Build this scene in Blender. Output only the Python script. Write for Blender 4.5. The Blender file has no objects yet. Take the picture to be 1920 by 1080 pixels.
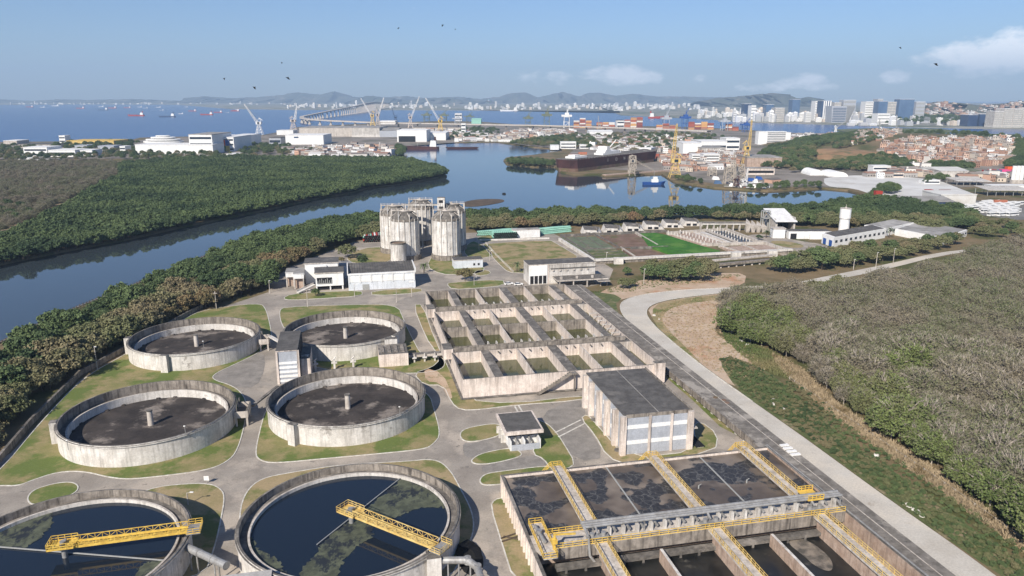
import bpy, math, random, numpy as np
from mathutils import Vector, Matrix
from mathutils.geometry import tessellate_polygon
random.seed(7); RNG=np.random.default_rng(7)
S=bpy.context.scene; COL=S.collection
# ---------------------------------------------------------------- camera model (used to read ground positions off the photograph)
F=1400.;HZ=184.;CH=90.
PT=math.atan((540-HZ)/F); cp,sp=math.cos(PT),math.sin(PT)
def P(px,py,z=0.):
    u=(px-960)/F;v=(py-540)/F
    dy=cp-v*sp; dz=-sp-v*cp
    t=(z-CH)/dz
    return Vector((u*t,dy*t,z))
def Hh(pb,pt,zb=0.):
    y=P(960,pb,zb).y; v=(pt-540)/F
    return CH+(-sp-v*cp)*(y/(cp-v*sp))
AN=math.radians(12.4); ca,sa=math.cos(AN),math.sin(AN); O=(-15.0,214.5)
def L(u,v,z=0.): return Vector((O[0]+u*ca-v*sa,O[1]+u*sa+v*ca,z))
def UV(p): 
    x=p[0]-O[0];y=p[1]-O[1]; return (x*ca+y*sa,-x*sa+y*ca)
def PU(px,py,z=0.): return UV(P(px,py,z))
cam=bpy.data.cameras.new('camera'); co=bpy.data.objects.new('camera',cam); COL.objects.link(co)
cam.sensor_width=36; cam.lens=F/1920*36; cam.clip_end=60000; cam.clip_start=.5
co.location=(0,0,CH); co.rotation_euler=(math.pi/2-PT,0,0); S.camera=co
S.render.resolution_x=1024;S.render.resolution_y=576
# ---------------------------------------------------------------- materials
def lin(c):
    return tuple(((v/255)/12.92 if v/255<=.04045 else ((v/255+.055)/1.055)**2.4) for v in c)+(1,)
class NT:
    def __init__(s,m): s.n=m.node_tree.nodes; s.l=m.node_tree.links
    def new(s,t,**k):
        n=s.n.new(t)
        for a,b in k.items(): setattr(n,a,b)
        return n
    def put(s,sock,v):
        if hasattr(v,'links'): s.l.new(v,sock)
        else: sock.default_value=v
    def noise(s,vec,scale,detail=5,rough=.6):
        n=s.new('ShaderNodeTexNoise'); s.put(n.inputs['Vector'],vec); n.inputs['Scale'].default_value=scale
        n.inputs['Detail'].default_value=detail; n.inputs['Roughness'].default_value=rough; return n.outputs[0]
    def rng(s,v,a,b,c=0.,d=1.):
        n=s.new('ShaderNodeMapRange'); s.put(n.inputs[0],v)
        for i,x in enumerate((a,b,c,d)): n.inputs[i+1].default_value=x
        return n.outputs[0]
    def mix(s,f,a,b,mode='MIX'):
        n=s.new('ShaderNodeMix',data_type='RGBA',blend_type=mode); s.put(n.inputs[0],f); s.put(n.inputs[6],a); s.put(n.inputs[7],b); return n.outputs[2]
    def math(s,op,a,b=0.):
        n=s.new('ShaderNodeMath',operation=op); s.put(n.inputs[0],a); s.put(n.inputs[1],b); return n.outputs[0]
    def scl(s,vec,xyz):
        n=s.new('ShaderNodeVectorMath',operation='MULTIPLY'); s.put(n.inputs[0],vec); n.inputs[1].default_value=xyz; return n.outputs[0]
def newmat(name):
    m=bpy.data.materials.new(name); m.use_nodes=True; t=NT(m); b=t.n['Principled BSDF']
    pos=t.new('ShaderNodeNewGeometry').outputs['Position']
    return m,t,b,pos
def mat(name,c1,c2=None,s=.25,st=0.,c3=(70,66,60),rough=.85,spec=.25,bump=0.,metal=0.,lo=.38,hi=.62,grain=.12,c4=None,s4=.05,l4=.52,rnd=None,sscale=1.,corr=0.,c5=None,s5=.1,l5=.55,drip=None):
    m,t,b,pos=newmat(name)
    col=lin(c1)
    if rnd:
        oi=t.new('ShaderNodeObjectInfo'); r=t.new('ShaderNodeValToRGB'); r.color_ramp.interpolation='CONSTANT'
        e=r.color_ramp.elements
        while len(e)<len(rnd): e.new(.5)
        for i,c in enumerate(rnd): e[i].position=i/len(rnd); e[i].color=lin(c)
        t.l.new(oi.outputs['Random'],r.inputs[0]); col=r.outputs[0]
    if c2: col=t.mix(t.rng(t.noise(pos,s),lo,hi),col,lin(c2))
    if c4: col=t.mix(t.rng(t.noise(pos,s4,7,.65),l4,l4+.1),col,lin(c4))
    if c5: col=t.mix(t.rng(t.noise(t.scl(pos,(1,1,1)),s5,8,.75),l5,l5+.06),col,lin(c5))
    if st:
        f=t.rng(t.noise(t.scl(pos,(1.1*sscale,1.1*sscale,.07*sscale)),1.,6,.7),.47,.66,0,st); col=t.mix(f,col,lin(c3))
    if drip:
        sp_=t.new('ShaderNodeSeparateXYZ'); t.l.new(pos,sp_.inputs[0])
        f=t.math('MULTIPLY',t.rng(t.noise(t.scl(pos,(1.6,1.6,.05)),1.,5,.7),.42,.62,0,.62),t.rng(sp_.outputs[2],drip[0],drip[1])); col=t.mix(f,col,lin((86,78,70)))
    if grain: col=t.mix(1.,col,t.rng(t.noise(pos,2.3,3),.3,.7,1-grain,1+grain),'MULTIPLY')
    if corr:
        w=t.new('ShaderNodeTexWave'); w.inputs['Scale'].default_value=corr; w.inputs['Distortion'].default_value=.3
        mp=t.new('ShaderNodeMapping'); mp.inputs['Rotation'].default_value=(0,0,-AN); t.l.new(pos,mp.inputs['Vector']); t.l.new(mp.outputs[0],w.inputs['Vector'])
        bp=t.new('ShaderNodeBump'); bp.inputs['Strength'].default_value=.5; bp.inputs['Distance'].default_value=.15
        t.l.new(w.outputs['Fac'],bp.inputs['Height']); t.l.new(bp.outputs[0],b.inputs['Normal'])
    t.put(b.inputs['Base Color'],col); b.inputs['Roughness'].default_value=rough; b.inputs['Specular IOR Level'].default_value=spec; b.inputs['Metallic'].default_value=metal
    if bump:
        bp=t.new('ShaderNodeBump'); bp.inputs['Strength'].default_value=.7; bp.inputs['Distance'].default_value=bump
        t.put(bp.inputs['Height'],t.noise(pos,1.2,6,.7)); t.l.new(bp.outputs[0],b.inputs['Normal'])
    return m
def leafmat(name,ca_,cb_,cc=None):
    m,t,b,pos=newmat(name)
    oi=t.new('ShaderNodeObjectInfo').outputs['Random']
    col=t.mix(t.rng(oi,0,1),lin(ca_),lin(cb_))
    col=t.mix(t.rng(t.noise(pos,.35,3),.35,.68),col,lin(cb_))
    if cc: col=t.mix(t.rng(t.noise(pos,.022,4,.6),.47,.6,0,.85),col,lin(cc))
    col=t.mix(1.,col,t.rng(t.noise(pos,2.1,2),.3,.7,.7,1.3),'MULTIPLY')
    t.put(b.inputs['Base Color'],col); b.inputs['Roughness'].default_value=.75; b.inputs['Specular IOR Level'].default_value=.15
    return m
X={}
X['conc']=mat('weathered_concrete',(196,188,178),(172,163,152),.35,.55,(92,86,78))
X['concw']=mat('pale_concrete',(212,207,199),(190,184,175),.3,.45,(112,108,102),c5=(150,144,136),s5=.12,l5=.58,drip=(3.6,7.4))
X['pink']=mat('pink_concrete',(220,207,195),(204,190,178),.4,.5,(120,107,96),drip=(3.4,6.8))
X['dtop']=mat('dark_mould_concrete',(112,107,100),(86,82,77),.7,0,c4=(142,135,126),s4=.16,l4=.53)
X['cstain']=mat('stained_concrete',(150,141,130),(120,112,103),.5,.85,(52,48,44))
X['silo']=mat('grid_stained_concrete',(218,214,207),(196,190,182),.3,.6,(104,99,93),sscale=1.5,c5=(126,120,112),s5=.9,l5=.575)
X['sludge']=mat('dried_sludge',(70,64,60),(48,44,42),.16,0,c4=(128,119,110),s4=.1,l4=.53,bump=.1,rough=.95)
X['asph']=mat('worn_asphalt',(150,142,131),(134,126,116),.12,0,c4=(168,157,143),s4=.05,l4=.5,c5=(116,110,102),s5=.3,l5=.585)
X['flume']=mat('mottled_flume_deck',(126,120,112),(100,95,88),.45,0,c4=(154,147,137),s4=.15,l4=.52,c5=(82,78,73),s5=.5,l5=.58)
X['pgrey']=mat('pale_wall_paint',(206,209,212),(194,198,202),.3,.3,(150,148,144))
X['asphd']=mat('dark_paving',(140,134,126),(118,113,106),.3,0,c4=(140,134,126),s4=.15,l4=.55)
X['road']=mat('pale_concrete_road',(188,182,171),(176,169,157),.1,0,c4=(194,185,170),s4=.03,l4=.5,c5=(160,150,136),s5=.25,l5=.61)
X['kerb']=mat('kerb_paint',(206,202,192),(176,170,158),.8)
X['grass']=mat('dry_lawn',(120,117,74),(142,128,92),.2,0,c4=(94,106,54),s4=.09,l4=.45,rough=.95,bump=.06)
X['grassb']=mat('brown_lawn',(136,124,88),(154,136,104),.15,0,c4=(106,110,64),s4=.1,l4=.49,rough=.95,bump=.06)
X['earth']=mat('scrub_ground',(104,92,66),(128,110,84),.06,0,c4=(78,80,46),s4=.03,l4=.48,rough=.95)
X['sand']=mat('sandy_dirt',(184,164,142),(170,146,122),.12,0,c4=(170,130,100),s4=.05,l4=.56,rough=.95,bump=.12,c5=(122,116,80),s5=.14,l5=.57)
X['weed']=mat('green_weeds',(76,88,52),(98,102,66),.3,0,c4=(140,126,100),s4=.16,l4=.54,rough=.95,bump=.3)
X['dryg']=mat('dry_straw',(166,148,120),(142,126,100),.3,0,c4=(120,104,76),s4=.2,rough=.95,bump=.3)
X['mulch']=mat('dark_soil',(76,66,54),(96,82,68),.2,rough=.95)
X['white']=mat('white_paint',(222,221,218),(208,206,202),.3,.18,(150,146,140))
X['grey']=mat('grey_cladding',(168,171,176),(156,159,164),.3,.2,(120,124,130))
X['roofd']=mat('dark_corrugated_roof',(100,97,93),(82,79,76),.4,0,corr=1.0,c4=(116,112,106),s4=.12,l4=.56)
X['roofg']=mat('grey_sheet_roof',(150,147,142),(126,122,116),.15,0,c4=(170,166,160),s4=.05)
X['wht2']=mat('bright_white_paint',(228,227,223),(216,214,209),.3,.1,(170,166,160))
X['dark']=mat('dark_opening_and_shade',(34,34,36),None,grain=0)
X['glass']=mat('window_glass',(46,54,64),None,rough=.12,spec=.6,grain=0)
X['blue']=mat('blue_door',(40,78,140),None)
X['yel']=mat('yellow_safety_paint',(218,184,88),(198,162,72),.6,.2,(120,90,40),rough=.5)
X['yel2']=mat('faded_yellow_steel',(210,184,118),(192,160,90),.6,.25,(120,90,50),rough=.6)
X['steel']=mat('galvanised_pipe',(164,163,160),(140,138,134),.6,.35,(110,104,98),rough=.5,metal=.3)
X['rust']=mat('rusty_hull',(86,54,50),(66,44,44),.05,.5,(46,38,40))
X['red']=mat('red_paint',(168,62,48),(146,52,42),.1)
X['mint']=mat('pale_green_pipe',(150,196,176),(132,178,160),.4)
X['black']=mat('black_pipe_bore',(22,22,22),None,grain=0)
X['bark']=mat('bark',(96,84,72),(74,64,54),.8)
X['barkp']=mat('pale_bark',(176,166,152),(146,136,124),.8)
X['bright']=mat('vivid_reed_bed',(62,112,36),(50,92,32),.15,0,c4=(84,120,50),s4=.06,bump=.3,rough=.95)
X['slime']=mat('grey_green_slime',(104,112,90),(88,96,72),.2,0,c4=(120,112,96),s4=.1,rough=.8)
X['redbed']=mat('reddish_dry_bed',(124,102,88),(104,84,70),.15,0,c4=(92,88,58),s4=.1,rough=.95)
X['asphb']=mat('bus_yard_asphalt',(120,118,114),(104,102,98),.05)
X['yardp']=mat('pale_yard_concrete',(206,204,198),(190,187,180),.03,0,c4=(180,174,164),s4=.02,l4=.56)
X['house']=mat('house_render',(200,190,180),None,.3,0,rnd=[(172,136,116),(188,156,134),(206,200,192),(154,120,102),(178,168,156),(192,166,148),(216,212,206),(160,138,122)],grain=.2)
X['townw']=mat('town_render',(200,190,180),None,.3,0,rnd=[(222,220,214),(206,202,194),(170,166,160),(232,231,228),(196,182,164),(150,144,138),(186,150,128),(214,212,210)],grain=.15)
X['hroof']=mat('house_roof',(140,130,122),None,rnd=[(150,142,134),(120,112,106),(160,126,106),(178,172,164),(132,124,116),(142,112,98),(104,98,94),(190,186,180)],grain=.15)
X['city']=mat('city_render',(220,216,208),None,.01,rnd=[(226,223,216),(206,204,200),(236,234,230),(188,186,184),(214,200,184),(222,222,224),(170,172,176)],grain=0)
X['tblue']=mat('blue_glass_tower',(86,108,136),(74,96,124),.02,rough=.25,spec=.5,grain=0)
X['tdark']=mat('dark_glass_tower',(58,76,104),(48,64,92),.02,rough=.25,spec=.5,grain=0)
X['cont']=mat('container_paint',(160,80,60),None,rnd=[(156,88,70),(190,142,90),(142,76,64),(196,154,100),(120,70,62),(150,120,100),(168,106,82),(206,202,196)],grain=.1)
X['hill']=mat('hill_woodland',(78,86,74),(100,98,86),.002,0,c4=(136,128,112),s4=.004,l4=.58,grain=0)
X['coast']=mat('city_ground',(150,146,136),(110,112,96),.006,0,c4=(92,100,80),s4=.003,l4=.5,grain=0)
X['port']=mat('port_ground',(140,132,122),(116,108,98),.02,0,c4=(98,94,80),s4=.01,l4=.52)
X['ochre']=mat('ochre_slope',(156,126,92),(134,104,74),.05,0,c4=(100,96,62),s4=.04,l4=.5)
X['brickw']=mat('aged_brick_wall',(178,158,142),(158,136,120),.5,.5,(84,72,64))
X['bwater']=mat('murky_basin_water',(74,76,40),(58,62,34),.2,rough=.12,spec=.5,grain=0)
X['blkw']=mat('dark_effluent',(26,27,27),(40,40,38),.3,0,c4=(84,80,72),s4=.25,l4=.6,rough=.3,spec=.5)
X['orange']=mat('orange_paint',(214,92,48),None)
X['pinkc']=mat('pink_paint',(206,80,130),None)
X['foam']=mat('grey_foam',(134,124,112),(84,80,74),.35,.0,lo=.4,hi=.6,rough=.6)
X['wrk']=mat('tarnished_rail_grey',(150,150,146),None)
X['leafm']=leafmat('mangrove_leaves',(66,81,52),(92,106,68),(58,74,50))
X['leafb']=leafmat('bank_leaves',(86,92,60),(110,112,78),(126,114,88))
X['leafd']=leafmat('dry_scrub_leaves',(112,108,85),(98,104,71),(123,113,96))
X['leafg']=leafmat('green_scrub_leaves',(84,98,56),(104,114,68),(112,108,78))
X['twig']=mat('grey_twigs',(154,145,132),(131,122,110),.3,grain=0)
X['leafr']=leafmat('rust_leaves',(124,108,80),(108,102,70),(130,100,78))
# river and bay: calm near, wind-ruffled on the open bay
def water():
    m,t,b,pos=newmat('river_water')
    sep=t.new('ShaderNodeSeparateXYZ'); t.l.new(pos,sep.inputs[0])
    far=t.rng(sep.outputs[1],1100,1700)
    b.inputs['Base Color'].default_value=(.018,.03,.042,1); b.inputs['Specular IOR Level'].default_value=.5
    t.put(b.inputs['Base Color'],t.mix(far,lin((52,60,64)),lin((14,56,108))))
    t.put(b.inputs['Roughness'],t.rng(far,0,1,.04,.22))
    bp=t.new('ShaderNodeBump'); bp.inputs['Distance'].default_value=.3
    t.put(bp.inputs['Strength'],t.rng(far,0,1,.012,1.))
    t.put(bp.inputs['Height'],t.math('ADD',t.noise(t.scl(pos,(.5,1,1)),.25,4),t.noise(pos,.03,3)))
    t.l.new(bp.outputs[0],b.inputs['Normal']); return m
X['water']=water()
def tankwater():
    m,t,b,pos=newmat('clarifier_water')
    b.inputs['Base Color'].default_value=(.01,.016,.026,1)
    b.inputs['Roughness'].default_value=.06; b.inputs['Specular IOR Level'].default_value=.38
    bp=t.new('ShaderNodeBump'); bp.inputs['Distance'].default_value=.05; bp.inputs['Strength'].default_value=.05
    t.put(bp.inputs['Height'],t.noise(pos,.8,4)); t.l.new(bp.outputs[0],b.inputs['Normal'])
    return m
X['tankw']=tankwater()
def algae():
    m,t,b,pos=newmat('floating_algae')
    n=t.noise(pos,.55,7,.7)
    col=t.mix(t.rng(n,.4,.62),lin((60,64,50)),lin((90,94,74)))
    col=t.mix(t.rng(t.noise(t.scl(pos,(1,.6,1)),.3,7,.75),.5,.56),col,lin((26,32,38)))
    t.put(b.inputs['Base Color'],col); b.inputs['Roughness'].default_value=.8; return m
X['algae']=algae()
def scum():
    m,t,b,pos=newmat('aerated_sludge')
    warp=t.new('ShaderNodeVectorMath',operation='ADD'); t.l.new(pos,warp.inputs[0])
    nz=t.new('ShaderNodeTexNoise'); nz.inputs['Scale'].default_value=.35; nz.inputs['Detail'].default_value=3; t.l.new(pos,nz.inputs['Vector'])
    sc=t.new('ShaderNodeVectorMath',operation='SCALE'); sc.inputs['Scale'].default_value=4.5; t.l.new(nz.outputs['Color'],sc.inputs[0]); t.l.new(sc.outputs[0],warp.inputs[1])
    vo=t.new('ShaderNodeTexVoronoi',feature='DISTANCE_TO_EDGE'); vo.inputs['Scale'].default_value=.42; t.l.new(warp.outputs[0],vo.inputs['Vector'])
    inside=t.rng(t.math('ADD',t.noise(t.scl(pos,(1,1,0)),.115,2,.5),t.math('MULTIPLY',t.noise(pos,.6,3),.12)),.55,.575)
    edge=t.rng(vo.outputs['Distance'],.0,.055)
    dark=t.mix(edge,lin((98,96,92)),t.mix(t.rng(t.noise(pos,1.5,4),.4,.6),lin((44,43,43)),lin((62,60,59))))
    brown=t.mix(t.rng(t.noise(pos,.15,6,.6),.35,.65),lin((78,69,61)),lin((102,91,80)))
    brown=t.mix(t.rng(t.noise(pos,.08,3,.5),.5,.66),brown,lin((136,124,110)))
    t.put(b.inputs['Base Color'],t.mix(inside,brown,dark)); b.inputs['Roughness'].default_value=.45; b.inputs['Specular IOR Level'].default_value=.3; return m
X['scum']=scum()
# ---------------------------------------------------------------- mesh helpers
class MB:
    def __init__(s): s.v=[];s.f=[];s.m=[]
    def add(s,vs,fs,m=0):
        o=len(s.v); s.v+=[tuple(p) for p in vs]; s.f+=[tuple(i+o for i in f) for f in fs]; s.m+=[m]*len(fs) if isinstance(m,int) else list(m); return s
    def box(s,x0,x1,y0,y1,z0,z1,m=0,top=None):
        vs=[(x0,y0,z0),(x1,y0,z0),(x1,y1,z0),(x0,y1,z0),(x0,y0,z1),(x1,y0,z1),(x1,y1,z1),(x0,y1,z1)]
        return s.add(vs,[(0,3,2,1),(4,5,6,7),(0,1,5,4),(1,2,6,5),(2,3,7,6),(3,0,4,7)],[m,m if top is None else top,m,m,m,m])
    def prism(s,pts,z0,z1,m=0,top=None):
        n=len(pts); tri=tessellate_polygon([[Vector((p[0],p[1],0)) for p in pts]])
        s.add([(p[0],p[1],z0) for p in pts]+[(p[0],p[1],z1) for p in pts],[(i,(i+1)%n,n+(i+1)%n,n+i) for i in range(n)],m)
        s.flat(pts,z1,m if top is None else top); return s
    def flat(s,pts,z,m=0):
        ps=[Vector((p[0],p[1],0)) for p in pts]; tri=[]
        for t in tessellate_polygon([ps]):
            a,b,c=(ps[i] for i in t)
            tri.append(t if (b-a).cross(c-a).z>0 else t[::-1])
        return s.add([(p[0],p[1],z) for p in pts],tri,m)
    def quad(s,a,b,c,d,m=0): return s.add([a,b,c,d],[(0,1,2,3)],m)
    def bar(s,p,q,w=.1,m=0,h=None):
        p=Vector(p);q=Vector(q);d=(q-p)
        if d.length<1e-6: return s
        d.normalize(); up=Vector((0,0,1)) if abs(d.z)<.95 else Vector((1,0,0))
        a=d.cross(up).normalized()*w/2; b=a.cross(d).normalized()*(h or w)/2
        return s.add([p-a-b,p+a-b,p+a+b,p-a+b,q-a-b,q+a-b,q+a+b,q-a+b],[(3,2,1,0),(4,5,6,7),(0,1,5,4),(1,2,6,5),(2,3,7,6),(3,0,4,7)],m)
    def tube(s,p,q,r,n=8,m=0,r2=None,cap=True):
        p=Vector(p);q=Vector(q);d=(q-p).normalized(); up=Vector((0,0,1)) if abs(d.z)<.95 else Vector((1,0,0))
        a=d.cross(up).normalized(); b=a.cross(d).normalized(); r2=r if r2 is None else r2
        vs=[p+(a*math.cos(k*2*math.pi/n)+b*math.sin(k*2*math.pi/n))*r for k in range(n)]+[q+(a*math.cos(k*2*math.pi/n)+b*math.sin(k*2*math.pi/n))*r2 for k in range(n)]
        fs=[(k,(k+1)%n,n+(k+1)%n,n+k) for k in range(n)]
        if cap: fs+=[tuple(range(n))[::-1],tuple(range(n,2*n))]
        return s.add(vs,fs,m)
    def cyl(s,x,y,z0,z1,r,n=32,m=0,r2=None,top=None):
        r2=r if r2 is None else r2
        vs=[(x+r*math.cos(k*2*math.pi/n),y+r*math.sin(k*2*math.pi/n),z0) for k in range(n)]+[(x+r2*math.cos(k*2*math.pi/n),y+r2*math.sin(k*2*math.pi/n),z1) for k in range(n)]
        return s.add(vs,[(k,(k+1)%n,n+(k+1)%n,n+k) for k in range(n)]+[tuple(range(n,2*n))],[m]*n+[m if top is None else top])
    def ring(s,x,y,r0,r1,z0,z1,n=96,m=0,top=None,a0=0,a1=2*math.pi):
        cs=[(math.cos(a0+k*(a1-a0)/n),math.sin(a0+k*(a1-a0)/n)) for k in range(n+1)]
        vs=[]
        for c,d in cs: vs+=[(x+r0*c,y+r0*d,z0),(x+r1*c,y+r1*d,z0),(x+r1*c,y+r1*d,z1),(x+r0*c,y+r0*d,z1)]
        fs=[];ms=[]; t=m if top is None else top
        for k in range(n):
            a=4*k;b=a+4
            fs+=[(a+1,b+1,b+2,a+2),(b,a,a+3,b+3),(a+2,b+2,b+3,a+3)];ms+=[m,m,t]
        return s.add(vs,fs,ms)
    def rail(s,pts,h=1.1,step=2.,w=.09,m=0):
        pts=[Vector(p) for p in pts]
        for a,b in zip(pts,pts[1:]):
            n=max(1,round((b-a).length/step))
            for k in range(n+1):
                q=a.lerp(b,k/n); s.bar(q,q+Vector((0,0,h)),w,m)
            for hh in (h,h*.52): s.bar(a+Vector((0,0,hh)),b+Vector((0,0,hh)),w,m)
            s.bar(a+Vector((0,0,.1)),b+Vector((0,0,.1)),w*.5,m,.16)
        return s
    def mesh(s,name,mats,origin=(0,0,0),smooth=False):
        me=bpy.data.meshes.new(name); o=origin
        me.from_pydata([(a-o[0],b-o[1],c-o[2]) for a,b,c in s.v],[],s.f)
        if not isinstance(mats,(list,tuple)): mats=[mats]
        for k in mats: me.materials.append(k)
        if len(mats)>1: me.polygons.foreach_set('material_index',s.m)
        if smooth: me.polygons.foreach_set('use_smooth',[True]*len(me.polygons))
        me.update(); return me
class T:
    """a thing: an Empty at its base; parts are given in the same frame as the thing ('w' world or 'p' plant grid)"""
    def __init__(s,name,label,cat,o,frame='w',group=None,rot=None):
        s.o=(o[0],o[1],o[2] if len(o)>2 else 0.); e=bpy.data.objects.new(name,None); COL.objects.link(e); s.e=e
        e.empty_display_size=1
        if frame=='p': e.location=L(*s.o); e.rotation_euler=(0,0,AN)
        else: e.location=s.o
        if rot is not None: e.rotation_euler=(0,0,rot)
        e['label']=label; e['category']=cat
        if group: e['group']=group
    def part(s,name,mb,mats,label=None,parent=None,smooth=False,kind=None):
        o=bpy.data.objects.new(name,mb.mesh(name,mats,s.o,smooth)); COL.objects.link(o); o.parent=parent or s.e
        if label: o['label']=label
        if kind: o['kind']=kind
        return o
def single(name,label,cat,mb,mats,o=(0,0,0),frame='w',group=None,kind=None):
    o=(o[0],o[1],o[2] if len(o)>2 else 0.)
    ob=bpy.data.objects.new(name,mb.mesh(name,mats,o)); COL.objects.link(ob)
    if frame=='p': ob.location=L(*o); ob.rotation_euler=(0,0,AN)
    else: ob.location=o
    if label: ob['label']=label
    if cat: ob['category']=cat
    if group: ob['group']=group
    if kind: ob['kind']=kind
    return ob
def struct(name,mb,mats,frame='w'): return single(name,None,None,mb,mats,frame=frame,kind='structure')
def copy_tree(o,parent=None):
    c=o.copy(); COL.objects.link(c)
    if parent: c.parent=parent; c.matrix_parent_inverse=o.matrix_parent_inverse.copy()
    for ch in o.children: copy_tree(ch,c)
    return c
def chaikin(pts,n=2,closed=True):
    for _ in range(n):
        q=[]
        m=len(pts)
        for i in range(m if closed else m-1):
            a,b=Vector(pts[i][:2]),Vector(pts[(i+1)%m][:2]); q+=[a*.75+b*.25,a*.25+b*.75]
        if not closed: q=[Vector(pts[0][:2])]+q+[Vector(pts[-1][:2])]
        pts=q
    return pts
def W(pxs,z=0): return [P(x,y,z) for x,y in pxs]
def offs(pts,d,closed=True):
    n=len(pts);out=[]
    ar=sum(pts[i][0]*pts[(i+1)%n][1]-pts[(i+1)%n][0]*pts[i][1] for i in range(n)) if closed else 1
    sg=1 if ar>0 else -1
    for i in range(n):
        a=Vector(pts[i-1][:2]) if (closed or i>0) else None; b=Vector(pts[i][:2]); c=Vector(pts[(i+1)%n][:2]) if (closed or i<n-1) else None
        t=Vector((0,0))
        if a is not None and (b-a).length>0: t+=(b-a).normalized()
        if c is not None and (c-b).length>0: t+=(c-b).normalized()
        if t.length<1e-6: t=Vector((1,0))
        t.normalize(); out.append(b+Vector((-t.y,t.x))*d*sg)
    return out
def inpoly(x,y,pl):
    r=False;n=len(pl);j=n-1
    for i in range(n):
        xi,yi=pl[i][0],pl[i][1];xj,yj=pl[j][0],pl[j][1]
        if (yi>y)!=(yj>y) and x<(xj-xi)*(y-yi)/(yj-yi)+xi: r=not r
        j=i
    return r
def fill(poly,sp,jit=.45,seed=0):
    r=random.Random(seed); xs=[p[0] for p in poly];ys=[p[1] for p in poly]; out=[]
    y=min(ys);k=0
    while y<max(ys):
        x=min(xs)+(sp/2 if k%2 else 0)
        while x<max(xs):
            a=x+r.uniform(-jit,jit)*sp;b=y+r.uniform(-jit,jit)*sp
            if inpoly(a,b,poly): out.append((a,b))
            x+=sp
        y+=sp*.87;k+=1
    return out
# ---------------------------------------------------------------- sky, sun, haze
SAZ=math.radians(27); SEL=math.radians(36)      # shadows run away from the camera, 27 degrees to the right
w=bpy.data.worlds.new('World'); S.world=w; w.use_nodes=True
wt=NT(w); bg=wt.n['Background']
sky=wt.new('ShaderNodeTexSky',sky_type='NISHITA'); sky.sun_disc=False; sky.sun_elevation=SEL; sky.sun_rotation=math.pi+SAZ
sky.altitude=90; sky.air_density=1.0; sky.dust_density=.3; sky.ozone_density=3.0
tc=wt.new('ShaderNodeTexCoord').outputs['Generated']
def dirof(px,py):
    u=(px-960)/F;v=(py-540)/F; return Vector((u,cp-v*sp,-sp-v*cp)).normalized()
def cloudmask():
    sx=wt.new('ShaderNodeSeparateXYZ'); wt.l.new(tc,sx.inputs[0])
    az=wt.math('ARCTAN2',sx.outputs[0],sx.outputs[1]); el=wt.math('ARCSINE',sx.outputs[2])
    nz=wt.noise(wt.scl(tc,(1,1,2.0)),38,8,.65); nb=wt.noise(wt.scl(tc,(1,1,1.8)),9,3,.5)
    tot=None
    for px,py,rx,ry,amp in [(1880,106,115,30,1.15),(1810,112,70,16,.75),(1905,95,60,34,1.1),(1160,141,75,17,.85),(1215,146,30,12,.7),(1020,146,75,14,.42),(1440,163,60,9,.62),(1505,154,48,16,.9),(1550,161,26,7,.5),(1677,141,27,14,.75),(1307,148,16,10,.45),(1385,161,12,6,.4)]:
        d=dirof(px,py); a0=math.atan2(d.x,d.y);e0=math.asin(d.z)
        q=wt.math('ADD',wt.math('POWER',wt.math('DIVIDE',wt.math('ABSOLUTE',wt.math('SUBTRACT',az,a0)),rx/F),2.),wt.math('POWER',wt.math('DIVIDE',wt.math('ABSOLUTE',wt.math('SUBTRACT',el,e0)),ry/F),2.))
        m=wt.rng(q,0.,1.7,amp,-.5)
        tot=m if tot is None else wt.math('MAXIMUM',tot,m)
    v=wt.math('ADD',tot,wt.math('ADD',wt.math('MULTIPLY',wt.math('SUBTRACT',nz,.5),2.8),wt.math('MULTIPLY',wt.math('SUBTRACT',nb,.5),.6)))
    return wt.rng(v,.08,.9,0,.92)
mk=cloudmask()
skyt=wt.mix(1.,sky.outputs[0],(.72,.87,1.13,1),'MULTIPLY'); skyc=wt.mix(mk,skyt,(14.5,14.8,15.2,1))
wt.l.new(skyc,bg.inputs['Color']); bg.inputs['Strength'].default_value=.066
sun=bpy.data.lights.new('sun','SUN'); so=bpy.data.objects.new('sun',sun); COL.objects.link(so)
sun.energy=4.5; sun.angle=math.radians(.5); sun.color=(1.,.93,.84)
so.rotation_euler=(math.pi/2-SEL,0,-SAZ)
S.view_settings.view_transform='Standard'; S.view_settings.look='None'; S.view_settings.exposure=0.6; S.view_settings.gamma=1
S.cycles.max_bounces=6; S.cycles.diffuse_bounces=2; S.cycles.glossy_bounces=3; S.cycles.transparent_max_bounces=4; S.cycles.volume_bounces=0
S.cycles.use_denoising=True; S.cycles.sample_clamp_indirect=6
try: S.cycles.denoiser='OPENIMAGEDENOISE'
except Exception: pass
hz=bpy.data.materials.new('haze_air'); hz.use_nodes=True; t=NT(hz); t.n.remove(t.n['Principled BSDF'])
pv=t.new('ShaderNodeVolumePrincipled'); pv.inputs['Color'].default_value=(.56,.76,1.,1); pv.inputs['Density'].default_value=7.5e-5; pv.inputs['Anisotropy'].default_value=.0
t.l.new(pv.outputs[0],t.n['Material Output'].inputs['Volume'])
single('haze',None,None,MB().box(-17000,17000,-400,21000,-5,900),hz,kind='stuff')
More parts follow.
